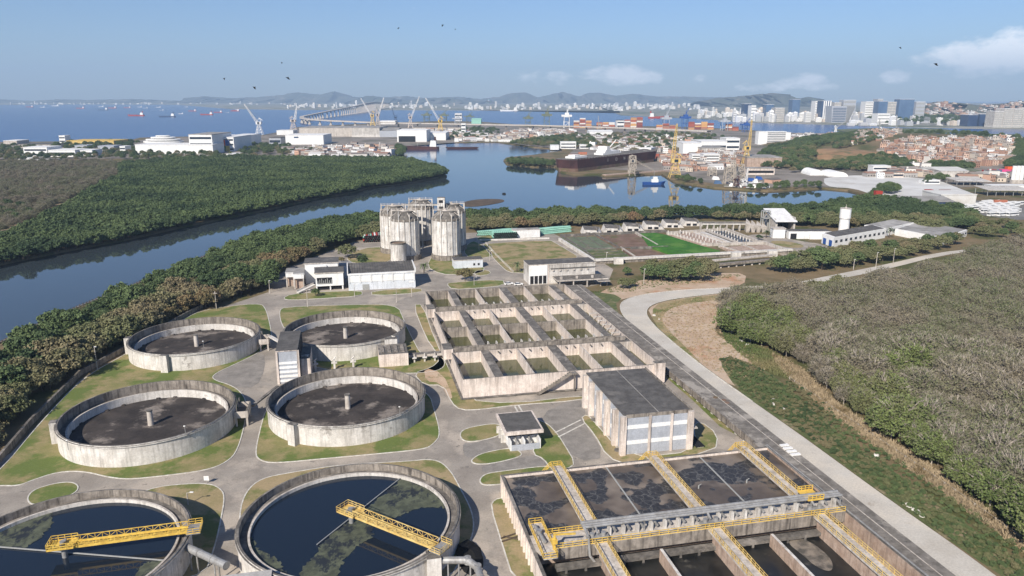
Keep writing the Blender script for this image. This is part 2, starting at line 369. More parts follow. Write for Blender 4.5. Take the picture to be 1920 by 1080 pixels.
# ---------------------------------------------------------------- water and land
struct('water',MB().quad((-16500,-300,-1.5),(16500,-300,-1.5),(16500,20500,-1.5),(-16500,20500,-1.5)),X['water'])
def land(name,pts,m,z=0,zb=-2.5):
    b=MB(); b.prism([(p[0],p[1]) for p in pts],zb,z); return struct(name,b,m)
bank=[(-500,800),(-150,690),(0,645),(30,632),(130,583),(300,515),(480,445),(600,418),(715,407),(880,407),(1000,404),(1150,403),(1300,401),(1450,396),(1560,388),(1629,374)]
fars=[(1629,366),(1590,356),(1545,352),(1500,354),(1440,357),(1400,355),(1340,351),(1300,345),(1262,339),(1240,325),(1135,330),(1120,326),(1075,327),(1052,322),(1040,312),(1033,312),(1000,312),(950,307),(944,300),(950,295),(1000,290),(1065,281),(1000,276),(950,269),(930,266),(865,267),(820,268),(758,275),(737,298),(775,303),(830,322),(838,329),(800,336),(740,346),(690,351),(650,362),(600,369),(552,380),(490,394),(400,412),(341,424),(237,447),(118,469),(0,493),(-300,580),(-700,720)]
main=W(bank)+W(fars)+W([(-900,560),(-900,300),(-600,266),(0,266),(240,264),(262,258),(350,256),(480,255),(515,249),(560,238),(700,231),(820,227),(900,228),(1000,236),(1100,235),(1300,238),(1420,245),(1500,250),(1620,249),(1760,255),(1920,262),(2500,270)])+[Vector((900,150,0)),Vector((500,-100,0)),Vector((-500,-100,0)),Vector((-350,80,0))]
land('ground',main,X['earth'])
land('coast',W([(1165,216),(1300,222),(1430,230),(1560,233),(1700,238),(1800,240),(1950,242),(2600,246)])+[Vector((9000,4000,0)),Vector((9000,17000,0)),Vector((1600,17000,0))],X['coast'])
land('coast',W([(-900,200),(-100,197),(150,195.5),(330,196),(430,204),(560,206),(700,206),(900,207),(1160,208),(1164,212)])+[Vector((1580,16800,0)),Vector((-9000,16800,0))],X['coast'])
land('wetland',W([(1560,243),(1640,240),(1760,241),(1800,246),(1730,251),(1600,249)]),X['weed'])
land('wetland',W([(1800,250),(1850,250.5),(1905,252),(1880,254),(1810,252)]),X['weed'])
def sheet(name,pxs,m,z,smooth=2,frame='px'):
    pts=chaikin(W(pxs) if frame=='px' else pxs,smooth) if smooth else (W(pxs) if frame=='px' else pxs)
    return struct(name,MB().flat([(p[0],p[1]) for p in pts],z),m)
# dry brown scrub zone of the mangrove island, port ground, yards
sheet('scrub_ground',[(-200,320),(60,305),(220,305),(225,330),(170,360),(110,395),(30,440),(-100,470),(-400,480)],X['dryg'],.03)
sheet('port_ground',[(-300,268),(240,266),(300,258),(480,257),(560,240),(700,233),(900,230),(990,238),(1000,262),(940,263),(870,266),(760,274),(735,296),(600,298),(450,295),(300,297),(-300,300)],X['port'],.02,0)
sheet('town_ground',[(945,266),(1000,238),(1300,240),(1420,247),(1600,252),(1760,257),(1960,268),(1960,330),(1900,345),(1640,362),(1600,352),(1500,350),(1400,352),(1310,340),(1250,322),(1080,316),(1045,310),(1075,281),(1000,275)],X['port'],.02,0)
sheet('concrete_yard',[(1545,332),(1620,328),(1700,332),(1760,338),(1790,350),(1830,365),(1800,376),(1740,372),(1690,378),(1640,366),(1600,353),(1560,351),(1545,345)],X['yardp'],.05,1)
sheet('bus_yard',[(1780,388),(1820,376),(1960,380),(1960,412),(1900,412),(1830,402)],X['asphb'],.05,0)
# plant yard and roads
sheet('yard',[(-200,960),(20,850),(150,712),(238,664),(350,600),(420,575),(503,548),(508,525),(545,500),(600,478),(660,455),(720,442),(900,436),(1030,434),(1062,450),(1150,505),(1140,530),(1070,545),(1250,700),(1440,840),(1760,1085),(1950,1260),(-400,1260)],X['asph'],.03,0)
road=W([(1500,533),(1420,537),(1345,540.5),(1260,545),(1200,553),(1168,563),(1160,576),(1172,600),(1222,640),(1300,705),(1400,788),(1500,868),(1600,948),(1700,1020),(1790,1085),(1900,1170)])
roadi=W([(1500,538),(1420,544),(1345,550),(1258,561),(1222,571),(1210,585),(1222,606),(1262,642),(1322,690),(1400,745),(1500,815),(1600,888),(1700,960),(1800,1030),(1874,1085),(1990,1170)])
ro=chaikin(road,2,False); ri=chaikin(roadi,2,False)
b=MB(); n=min(len(ro),len(ri))
b.flat([(p.x,p.y) for p in ro]+[(p.x,p.y) for p in ri[::-1]],.06); struct('road',b,X['road'])
def ribbon(name,pts,wd,z0,z1,m,closed=False):
    q=offs(pts,wd,closed); k=len(pts); b=MB(); r=range(k if closed else k-1)
    vs=[];
    for p,o_ in zip(pts,q): vs+=[(p[0],p[1],z0),(p[0],p[1],z1),(o_[0],o_[1],z1),(o_[0],o_[1],z0)]
    fs=[]
    for i in r:
        j=(i+1)%k; a=4*i;c=4*j
        fs+=[(a,c,c+1,a+1),(a+1,c+1,c+2,a+2),(a+2,c+2,c+3,a+3)]
    b.add(vs,fs); return struct(name,b,m)
nk=int(len(ro)*.62)
ribbon('kerb',ro[:nk],.35,.0,.2,X['kerb']); ribbon('kerb',ri[:nk],-.35,.0,.2,X['kerb'])
sheet('road',[(1385,446),(1420,438),(1452,442),(1500,452),(1545,458),(1560,468),(1530,480),(1490,486),(1462,478),(1430,462)],X['asph'],.05,1)
sheet('lawn',[(1440,452),(1475,452),(1510,460),(1500,466),(1460,462)],X['grassb'],.09,1)
far_road=[(1430,545),(1500,528),(1580,512),(1660,496),(1755,474),(1830,466),(1830,470),(1760,480),(1670,503),(1590,520),(1510,535),(1435,552)]
sheet('road',far_road,X['road'],.05,1)
# bare earth, weeds and straw beside the road
sheet('sandy_ground',[(1120,548),(1180,528),(1260,520),(1345,512),(1400,512),(1395,536),(1345,541),(1260,545.5),(1200,553.5),(1150,565),(1128,560)],X['sand'],.04,1)
sheet('sandy_ground',[(1213,585),(1224,572),(1260,562),(1345,551),(1400,547),(1420,570),(1345,600),(1340,630),(1400,650),(1440,690),(1420,720),(1380,730),(1325,690),(1262,641)],X['sand'],.045,1)
sheet('weed_strip',[(1345,675),(1370,668),(1430,690),(1470,720),(1520,770),(1600,835),(1700,900),(1800,975),(1960,1085),(1960,1150),(1900,1095),(1800,1028),(1700,958),(1600,886),(1500,813),(1440,772),(1385,735)],X['weed'],.05,1)
sheet('dry_grass',[(1440,664),(1500,694),(1560,752),(1640,812),(1740,878),(1850,962),(1960,1052),(1990,1092),(1970,1072),(1814,958),(1715,889),(1618,824),(1536,758),(1482,711)],X['dryg'],.07,1)
sheet('dry_grass',[(1225,572),(1260,563),(1350,552),(1360,560),(1270,572),(1240,590),(1245,612),(1300,665),(1320,688),(1270,648),(1222,604)],X['grassb'],.07,1)
# strip under and beyond the flume
sheet('lawn',[(1240,700),(1265,692),(1330,745),(1450,835),(1440,846),(1350,800),(1300,752)],X['grass'],.05,0)
sheet('lawn',[(1100,545),(1170,555),(1150,575),(1190,625),(1230,665),(1180,640),(1130,575)],X['weed'],.06,1)
LAWN=[]
def lawn(pxs,m='grass',sm=2,kerb=True):
    pts=chaikin(W(pxs),sm) if sm else [Vector(p[:2]) for p in W(pxs)]
    struct('lawn',MB().flat([(p[0],p[1]) for p in pts],.12),X[m])
    if kerb: ribbon('kerb',pts,-.28,.0,.16,X['kerb'],True)
    LAWN.append(pts)
lawn([(479,850),(490,800),(500,765),(545,735),(650,705),(760,715),(805,740),(812,765),(826,815),(812,833),(797,842),(718,850),(617,859),(513,869),(487,863)])
lawn([(-60,915),(0,910),(35,911),(62,900),(105,886),(140,883),(170,886),(200,894),(240,899),(300,893),(387,882),(425,867),(445,845),(460,787),(462,750),(440,725),(395,712),(403,700),(441,683),(494,657),(510,640),(506,610),(498,580),(488,568),(385,580),(345,598),(238,664),(156,708),(70,800),(5,880),(-60,930)])
lawn([(523,582),(536,576),(650,572),(745,571),(756,600),(775,640),(790,668),(830,668),(835,690),(800,700),(700,700),(570,690),(560,640),(530,615)])
lawn([(775,572),(792,571),(815,640),(870,750),(960,758),(1094,742),(1094,750),(961,760),(900,768),(864,769),(847,755),(832,722),(795,722),(776,700),(810,690),(826,675),(815,655),(800,635)],'grassb',1)
lawn([(1090,785),(1100,778),(1112,790),(1175,862),(1310,846),(1300,800),(1312,790),(1345,815),(1340,848),(1180,872),(1140,858),(1116,815)],'grassb',1)
lawn([(863,816),(868,807),(890,800),(936,794),(945,808),(930,820),(886,829),(868,826)])
lawn([(1008,788),(1026,795),(1045,815),(1057,834),(1078,869),(1064,879),(1035,882),(1020,860),(1000,852),(1004,830)],'grass',1)
lawn([(885,862),(905,850),(960,840),(978,850),(974,857),(930,868),(900,871),(886,868)])
lawn([(900,900),(910,890),(930,886),(1026,874),(1036,880),(1034,888),(950,907),(915,910),(903,908)])
lawn([(921,950),(928,938),(944,934),(975,1000),(996,1045),(1010,1090),(965,1090),(942,1018)],'grassb',1)
lawn([(771,866),(800,862),(825,866),(845,885),(860,913),(885,960),(888,1000),(865,1045),(840,1090),(700,1090),(452,1070),(449,964),(462,922),(490,898),(540,888),(640,872)],'grassb')
lawn([(277,916),(350,908),(390,908),(410,915),(421,930),(412,980),(402,1025),(378,1090),(150,1100),(200,960)],'grassb')
lawn([(51,936),(62,920),(95,909),(130,904),(147,911),(142,925),(100,940),(62,948)])
lawn([(530,560),(545,552),(600,548),(678,545),(679,555),(600,560),(545,563)],'grass',1)
lawn([(697,546),(790,540),(791,549),(698,555)],'grass',1)
lawn([(800,500),(812,478),(832,486),(868,478),(890,492),(908,500),(905,512),(860,515),(826,514)],'grass',1)
lawn([(838,533),(845,530),(942,524),(946,535),(900,540),(848,543)],'grass',1)
lawn([(890,508),(914,506),(922,514),(892,518)],'grass',1)
lawn([(905,460),(912,457),(1030,450),(1045,458),(1095,488),(1030,510),(965,513),(945,506)],'grassb',1)
lawn([(868,470),(880,455),(892,452),(930,480),(902,484),(885,490)],'grass',1)
lawn([(655,475),(700,462),(740,470),(735,490),(690,498),(650,490)],'grassb',1)
lawn([(893,445),(925,440),(930,452),(900,455)],'grass',1)
sheet('gravel_yard',[(395,712),(403,700),(441,683),(494,657),(498,690),(480,728),(440,726)],X['asphd'],.08,1)
sheet('gravel_yard',[(868,830),(884,832),(936,818),(965,828),(958,838),(905,848),(880,862),(868,850)],X['asphd'],.08,1)
sheet('paved_drive',[(902,873),(975,858),(1020,852),(1032,866),(1028,872),(930,884),(905,888)],X['asphd'],.08,1)
sheet('gravel_yard',[(1005,780),(1085,745),(1100,770),(1090,787),(1140,858),(1080,866),(1045,815)],X['asphd'],.07,1)
for k,(a,b_) in enumerate([((1041,812),(1089,788)),((1047,820),(1096,795)),((965,762),(978,785)),((972,760),(985,783))]):
    b=MB(); p,q_=P(*a),P(*b_); b.bar(Vector((p.x,p.y,.13)),Vector((q_.x,q_.y,.13)),.5,0,.03); struct('road_marking',b,X['kerb'])
# sand patches
sheet('dirt_patch',[(795,690),(830,700),(850,745),(842,750),(826,718),(798,716)],X['sand'],.14,1)
# ---------------------------------------------------------------- settling tanks
def tank(u,v,label,wet=False,box=None,seed=0):
    t=T('round_tank',label,'tank',(u,v),'p','round settling tanks'); R=22.5; n=128
    lz=4.3 if wet else 3.3; fz=4.0 if wet else 1.4
    b=MB(); b.ring(u,v,R-.45,R,0,6.0,n,0,1)
    for k in range(n): b.m[3*k+1]=2
    b.ring(u,v,R-.02,R+.35,5.45,5.75,n,0,1)
    t.part('outer_wall',b,[X['concw'],X['dtop'],X['cstain']])
    b=MB(); b.ring(u,v,R-2.0,R-.46,lz-.6,lz,n,0); t.part('launder',b,X['dtop'])
    b=MB(); b.ring(u,v,R-2.45,R-2.01,.6,lz+.45,n,0,1); t.part('inner_wall',b,[X['concw'],X['conc']])
    b=MB(); b.cyl(u,v,fz-.3,fz,R-2.46,n)
    if wet:
        t.part('water_surface',b,X['tankw'])
    else:
        t.part('sludge_floor',b,X['sludge'])
        b=MB(); b.cyl(u,v,fz-.1,5.6,.8,20,0,.72); b.cyl(u,v,5.6,5.9,.85,20,1); t.part('centre_column',b,[X['conc'],X['dtop']])
        for k in range(26):
            a=k/26*2*math.pi
            if math.sin(a)>-.2 and (k*7+seed)%3: b=MB(); b.cyl(u+(R-2.7)*math.cos(a),v+(R-2.7)*math.sin(a),fz-.1,fz+.35,.75,10,0,.5); t.part('sludge_heap',b,X['sludge'])
    if box:
        for a in box:
            a=math.radians(a); b=MB(); c_,s_=math.cos(a),math.sin(a)
            q=[(u+(R-.2)*c_-1.3*-s_*k-0*0, v+(R-.2)*s_-1.3*c_*k) for k in (1,-1)]
            q=[(u+(R+.02)*c_+1.2*s_,v+(R+.02)*s_-1.2*c_),(u+(R+1.7)*c_+1.2*s_,v+(R+1.7)*s_-1.2*c_),(u+(R+1.7)*c_-1.2*s_,v+(R+1.7)*s_+1.2*c_),(u+(R+.02)*c_-1.2*s_,v+(R+.02)*s_+1.2*c_)]
            b.prism(q,0,6.15,0,1); t.part('inlet_box',b,[X['concw'],X['dtop']])
    return t
tA=tank(-88.8,67.6,'empty round concrete tank nearest the river bank trees, pale mottled floor',box=[-105,178],seed=1)
tB=tank(-35.1,65.6,'empty round concrete tank behind the tall louvred building, beside the basin block',box=[-40],seed=2)
tC=tank(-34.7,-2.6,'empty round concrete tank with a white spill on its dark floor',box=[-128],seed=3)
tD=tank(-88.6,-2.5,'empty round concrete tank next to the boundary wall, below the one by the river trees',box=[188],seed=4)
tE=tank(-34.3,-69.7,'round tank of dark water with a green algae wedge and a faded yellow bridge',True)
tF=tank(-88.5,-70.,'round tank of dark water with a bright yellow bridge, cut by the photo corner',True)
# white spill and algae rafts (parts of their tanks)
def blob(u,v,pts,z,t,name,m,sm=2):
    ps=chaikin([Vector(p) for p in pts],sm); rj=random.Random(len(pts)*7+int(pts[0][0]*10))
    if name=='algae_raft':
        cc=sum(ps,Vector((0,0)))/len(ps); ou=[]
        for a_,b_ in zip(ps,ps[1:]+ps[:1]):
            for f_ in (0,.5):
                w_=a_.lerp(b_,f_)+Vector((rj.gauss(0,.28),rj.gauss(0,.28)))
                if math.hypot(w_.x-t.o[0],w_.y-t.o[1])>19.9: w_=Vector(t.o[:2])+(w_-Vector(t.o[:2])).normalized()*19.9
                ou.append(w_)
        ps=ou; b=MB(); b.prism([(p[0],p[1]) for p in ps],z-.02,z); return t.part(name,b,m)
spill=[PU(*p,1.5) for p in [(742,745),(752,741),(762,742),(760,748),(748,751)]]
blob(0,0,spill,1.46,tC,'white_spill',X['yardp'])
q=lambda x,y:PU(420+x/3.556,840+y/3.556,4.0)
blob(0,0,[q(*p) for p in [(1215,185),(1300,200),(1400,260),(1470,340),(1500,400),(1440,400),(1350,395),(1260,410),(1190,450),(1090,480),(1000,480),(930,430),(1000,365),(1100,280)]],4.06,tE,'algae_raft',X['algae'])
blob(0,0,[q(*p) for p in [(830,490),(900,470),(1000,520),(990,600),(900,640),(850,690),(800,750),(760,853),(700,900),(500,900),(500,820),(600,740),(640,640)]],4.06,tE,'algae_raft',X['algae'])
blob(0,0,[q(*p) for p in [(160,580),(200,610),(235,690),(320,720),(400,800),(430,880),(330,850),(240,790),(170,700)]],4.06,tE,'algae_raft',X['algae'])
b=MB(); a=q(1190,195);c=q(620,650); b.bar((a[0],a[1],4.2),(c[0],c[1],4.2),.18); tE.part('scum_baffle',b,X['wrk'])
q=lambda x,y:PU(x/4,830+y/4,4.0)
blob(0,0,[q(*p) for p in [(-60,640),(100,570),(250,510),(350,500),(405,540),(390,610),(330,690),(200,790),(60,795),(-100,780)]],4.06,tF,'algae_raft',X['algae'])
blob(0,0,[q(*p) for p in [(1060,900),(1230,885),(1250,900),(1180,970),(1100,1040),(980,1040),(1030,980)]],4.06,tF,'algae_raft',X['algae'])
b=MB(); a=q(-100,780);c=q(1240,890); b.bar((a[0],a[1],4.2),(c[0],c[1],4.2),.2); tF.part('scum_baffle',b,X['wrk'])
def bridge(u,v,ang,label,m):
    t=T('scraper_bridge',label,'bridge',(u,v,6.1),'p','scraper bridges on the water tanks')
    a=math.radians(ang); d=Vector((math.cos(a),math.sin(a),0)); s=Vector((-d.y,d.x,0)); c=Vector((u,v,0)); Lr=22.3
    f=lambda r,o,z:c+d*r+s*o+Vector((0,0,z))
    b=MB()
    b.bar(f(-1.2,-.95,6.45),f(Lr,-.95,6.45),.18,0,.45); b.bar(f(-1.2,.95,6.45),f(Lr,.95,6.45),.18,0,.45)
    b.quad(f(-1.2,-.84,6.5),f(Lr,-.84,6.5),f(Lr,.84,6.5),f(-1.2,.84,6.5)); t.part('girder',b,m)
    for o in (-.95,.95):
        b=MB(); n=16
        for k in range(n+1): b.bar(f(1.5+k*(Lr-1.5)/n,o,6.75),f(1.5+k*(Lr-1.5)/n,o,7.8),.08)
        for k in range(n): b.bar(f(1.5+k*(Lr-1.5)/n,o,6.75 if k%2 else 7.8),f(1.5+(k+1)*(Lr-1.5)/n,o,7.8 if k%2 else 6.75),.07)
        b.bar(f(1.5,o,7.8),f(Lr,o,7.8),.12)
        t.part('truss_side',b,m)
    b=MB(); b.prism([tuple(f(x,y,0)[:2]) for x,y in [(-2.4,-1.7),(2.2,-1.7),(2.2,1.7),(-2.4,1.7)]],6.55,6.75); cpf=t.part('centre_platform',b,m)
    b=MB(); b.rail([f(2.2,-1.7,6.75),f(-2.4,-1.7,6.75),f(-2.4,1.7,6.75),f(2.2,1.7,6.75)],1.1,1.2,.1); t.part('railing',b,m,parent=cpf)
    b=MB(); b.cyl(c.x,c.y,6.75,7.5,.55,14); b.bar(f(-.2,-1,7.1),f(.2,1,7.1),.5); t.part('gearbox',b,X['steel'],parent=cpf)
    b=MB(); b.cyl(c.x,c.y,2.5,6.54,.5,14); t.part('drive_shaft',b,X['steel'])
    b=MB(); b.prism([tuple(f(x,y,0)[:2]) for x,y in [(Lr,-1.9),(Lr+2.6,-1.9),(Lr+2.6,1.9),(Lr,1.9)]],6.3,6.5); ep=t.part('end_platform',b,X['steel'])
    b=MB(); b.rail([f(Lr,-1.9,6.5),f(Lr+2.6,-1.9,6.5),f(Lr+2.6,1.9,6.5),f(Lr,1.9,6.5)],1.1,1.3,.09); t.part('railing',b,m,parent=ep)
    for o in (-1.5,1.5):
        b=MB(); b.tube(f(21.9,o,6.05),f(22.4,o,6.05),.28,12); t.part('wheel',b,X['black'])
bridge(-34.3,-69.7,-45,'faded yellow scraper bridge across the algae streaked tank',X['yel2'])
bridge(-88.5,-70.,2,'bright yellow scraper bridge across the corner tank',X['yel'])
# outlet pipes and gate structures at the tanks
def gate(u0,u1,v0,v1,label,legs=True):
    t=T('gate_structure',label,'structure',((u0+u1)/2,(v0+v1)/2),'p')
    b=MB(); b.box(u0,u1,v0,v1,2.6,3.0,0,1); b.box(u0,u1,v0,v0+.3,3.0,4.6,0,1); b.box(u0,u1,v1-.3,v1,3.0,4.6,0,1); b.box(u1-.3,u1,v0+.3,v1-.3,3.0,4.6,0,1); t.part('trough',b,[X['conc'],X['dtop']])
    for x in (u0+.4,u1-.4):
        for y in (v0+.4,v1-.4):
            b=MB(); b.box(x-.25,x+.25,y-.25,y+.25,0,2.6); t.part('leg',b,X['conc'])
    b=MB(); b.box(u0+.6,u0+.8,v0+.5,v0+.7,4.0,6.2); b.box(u0+.6,u0+.8,v1-.7,v1-.5,4.0,6.2); b.box(u0+.6,u0+.8,v0+.7,v1-.7,6.0,6.2); t.part('gate_frame',b,X['dtop'])
gate(-66.0,-62.6,60.5,66.5,'small concrete gate box on legs at the river side tank edge')
gate(-65.9,-62.2,-6,1.5,'concrete gate box on legs between the two lower empty tanks')
b=MB(); b.bar((-62.4,63,4.9),(-56.8,54,4.4),1.3,0,.5); single('launder_channel','pale concrete launder linking the river side tank to the louvred building','channel',b,X['concw'],(-59,58,0),'p')
b=MB(); b.bar((-62,1.5,2.9),(-57.6,12,2.9),.9,0,.5); b.bar((-57.6,12,2.9),(-56,16,2.9),.9,0,.5); b.box(-57.9,-57.1,11,11.8,0,2.6); single('launder_channel','dark thin launder crossing the road beside the gravel yard','channel',b,X['dtop'],(-60,7,0),'p')
def pipe_run(name,label,pts,r,m,legs,o,ribs=True):
    t=T(name,label,'pipe',o,'p'); b=MB()
    for p,q in zip(pts,pts[1:]): b.tube(p,q,r,14)
    for p in pts[1:-1]: b.tube(Vector(p)-Vector((0,0,r*.98)),Vector(p)+Vector((0,0,r*.98)),r*.98,14)
    t.part('pipe',b,m)
    if ribs:
        for p,q in zip(pts,pts[1:]):
            p=Vector(p);q=Vector(q); d=(q-p).normalized(); n=max(1,int((q-p).length/3))
            for k in range(n+1):
                c=p.lerp(q,k/n); b=MB(); b.tube(c-d*.08,c+d*.08,r*1.15,14); t.part('flange',b,m)
    for x,y,z in legs:
        b=MB(); b.tube((x,y,0),(x,y,z),.16,8); t.part('leg',b,m)
t_=pipe_run('outlet_pipe','wide silver outlet pipe on legs between the two water tanks',[(-66,-72.5,4.6),(-57.5,-80.5,4.6)],.75,X['steel'],[(-65.2,-73.8,4),(-63.8,-74.8,4),(-60,-78.6,4),(-59,-79.7,4)],(-61,-76,0))
pipe_run('outlet_pipe','curved silver outlet pipe at the near edge of the algae streaked tank',[(-18,-87.5,4.6),(-12.8,-88.6,4.6),(-11.2,-90.8,4.2),(-11.2,-97,4.2)],.7,X['steel'],[(-16.5,-88.2,4),(-14.5,-88.6,4),(-12.4,-89.4,3.8)],(-14,-89,0))
b=MB(); b.box(-20.5,-17.8,-88.6,-85.5,0,5.8,0,1); b.box(-19.9,-18.4,-88.0,-86.3,5.7,5.81,1); single('inlet_chamber','open concrete inlet chamber at the algae streaked tank','chamber',b,[X['concw'],X['dtop']],(-19,-87,0),'p')
b=MB(); b.box(-57,-49,-92,-86.2,0,5.9,0,1); b.box(-57.4,-48.6,-92.2,-86.0,5.9,6.2,2,2)
single('plant_shed','ribbed grey metal roof of a shed at the bottom edge between the water tanks','shed',b,[X['conc'],X['roofg'],X['roofg']],(-53,-89,0),'p')
# ---------------------------------------------------------------- basin block
def basins():
    t=T('basin_block','large rectangular concrete basin block of open cells with murky green water','basin',(32,50),'p')
    z=6.5; wz=2.6
    b=MB(); b.box(0,64.8,0,.5,.5,z,0,1); b.box(0,.5,.5,109.5,.5,z,0,1); b.box(64.3,64.8,.5,109.5,.5,z,0,1); b.box(0,64.8,109.5,110,.5,z+.1,2,1)
    t.part('outer_wall',b,[X['pink'],X['dtop'],X['cstain']])
    b=MB(); b.box(-.8,65.6,-.8,110.8,.25,.5); t.part('base_slab',b,X['dtop'])
    b=MB()
    for k in range(20):
        b.box(k*3.3+.5,k*3.3+1.1,-.5,.3,0,.25)
    for k in range(30): b.box(-.7,.2,k*3.6+1,k*3.6+1.6,0,.25)
    t.part('footing',b,X['conc'])
    cols=[(.5,10.),(12.8,33.4),(36.8,56.6)]
    for u0,u1 in [(10,12.8),(33.4,36.8),(56.6,59.5)]:
        b=MB(); b.box(u0,u1,.5,109.5,.5,z-.02,0,1); t.part('walkway',b,[X['pink'],X['dtop']])
    for k,(v0,v1) in enumerate([(25,30.5),(75.8,82)]):
        for u0,u1 in [(.5,10.),(12.8,33.4),(36.8,56.6)]:
            b=MB(); b.box(u0,u1,v0+.4,v1,.5,z-.1,0,1); b.box(u0,u1,v0,v0+.4,.5,z+.1,0,1); 
            t.part('cross_channel',b,[X['pink'],X['dtop']])
        b=MB(); b.box(.5,62.5,v0+1.2,v0+1.5,z-.1,z+1.3,0,1); b.box(.5,62.5,v1-.5,v1-.2,z-.1,z+.5,0,1); t.part('channel_parapet',b,[X['cstain'],X['dtop']])
        b=MB(); b.box(59.5,64.3,v0,v1,.5,z-.3,0,1); t.part('channel_end',b,[X['conc'],X['dtop']])
        b=MB(); b.box(-2.6,.6,v0+.6,v1+2,4.2,z+1.2,0,1); t.part('valve_box',b,[X['pink'],X['dtop']])
    for u0,u1 in cols:
        b=MB(); b.box(u0,u1,53.8,54.2,.5,z,0,1); t.part('partition',b,[X['cstain'],X['dtop']])
    for u in (22.6,45.0):
        for v0,v1 in [(.5,25),(30.5,53.8),(54.2,75.8),(82,109.5)]:
            b=MB(); b.box(u-.2,u+.2,v0,v1,.5,z+.05,0,1); t.part('divider',b,[X['pink'],X['conc']])
    for v0,v1 in [(.5,25),(30.5,53.8),(54.2,75.8),(82,109.5)]:
        for u0,u1 in [(.5,10),(12.8,22.4),(22.8,33.4),(36.8,44.8),(45.2,56.6),(59.5,64.3)]:
            b=MB(); b.quad((u0,v0,wz),(u1,v0,wz),(u1,v1,wz),(u0,v1,wz)); t.part('basin_water',b,X['bwater'])
    for v in (33.4,84.5):
        for k in range(15):
            u=14+k*3.0
            if 33<u<37.2: continue
            b=MB(); b.box(u-.2,u+.2,v-.2,v+.2,wz-.3,7.0); b.box(u-.2,u+.2,v-1.9,v-.21,6.6,7.0); t.part('gate_post',b,X['concw'])
    for u in (16,20,27,31,40,43,49,53):
        for v in (24.7,75.5):
            b=MB(); b.tube((u,v+.2,6.0),(u,v-.6,6.0),.25,8); t.part('inlet_pipe',b,X['dtop'])
    for k in range(14):
        b=MB(); b.box(60.2,60.4,38+k*2.6-9,38.3+k*2.6-9,3,6.9); b.box(60.4,63.5,38+k*2.6-9,38.3+k*2.6-9,6.6,6.9)
        if k%2==0: t.part('gate_post',b,X['concw'])
    b=MB()
    for k in range(14):
        u=33.6-k*.75; zz=6.3-k*.44; b.box(u-.8,u,-1.9,-.85,zz-.35,zz,0,1)
    b.bar((34.2,-1.95,6.6),(23.2,-1.95,.5),.2,0,.9); b.box(33.6,36,-1.9,-.02,5.9,6.4,0,1); b.box(35,35.4,-1.6,-1.2,.5,5.9)
    t.part('stair',b,[X['cstain'],X['dtop']])
    b=MB(); b.box(62.4,65.9,-1.0,1.5,.5,7.2,0,1); t.part('corner_pier',b,[X['pink'],X['dtop']])
basins()
# ---------------------------------------------------------------- elevated flume along the road
def flume():
    t=T('concrete_flume','long dark concrete flume deck on low piers beside the pale road','flume',(73,30),'p')
    b=MB(); b.box(69.3,77.4,-150,124,.7,2.2,0,1); b.box(69.2,69.7,-50,66,2.2,2.75,0,1); t.part('deck',b,[X['cstain'],X['flume']])
    b=MB(); b.box(74.7,74.9,-150,124,2.2,2.26); t.part('deck_joint',b,X['conc'])
    for k in range(38):
        b=MB(); b.box(69.6,70.6,-55+k*4.7,-54+k*4.7,0,.7); t.part('pier',b,X['concw'])
    for v in (-20,-22.5,-24.5): 
        b=MB(); b.cyl(74+(v%2),v,2.2,2.35,.7,14); t.part('manhole_cover',b,X['redbed'])
flume()
for k in range(4):
    b=MB(); b.box(75.0-k*.1,77.3,-54.2-k*1.75,-53.3-k*1.75,2.25+.002*k,2.6); single('concrete_plank','white concrete plank lying on the flume deck beside the road','plank',b,X['wht2'],(77,-54-k*1.75,2.3),'p','planks stacked flat on the flume')
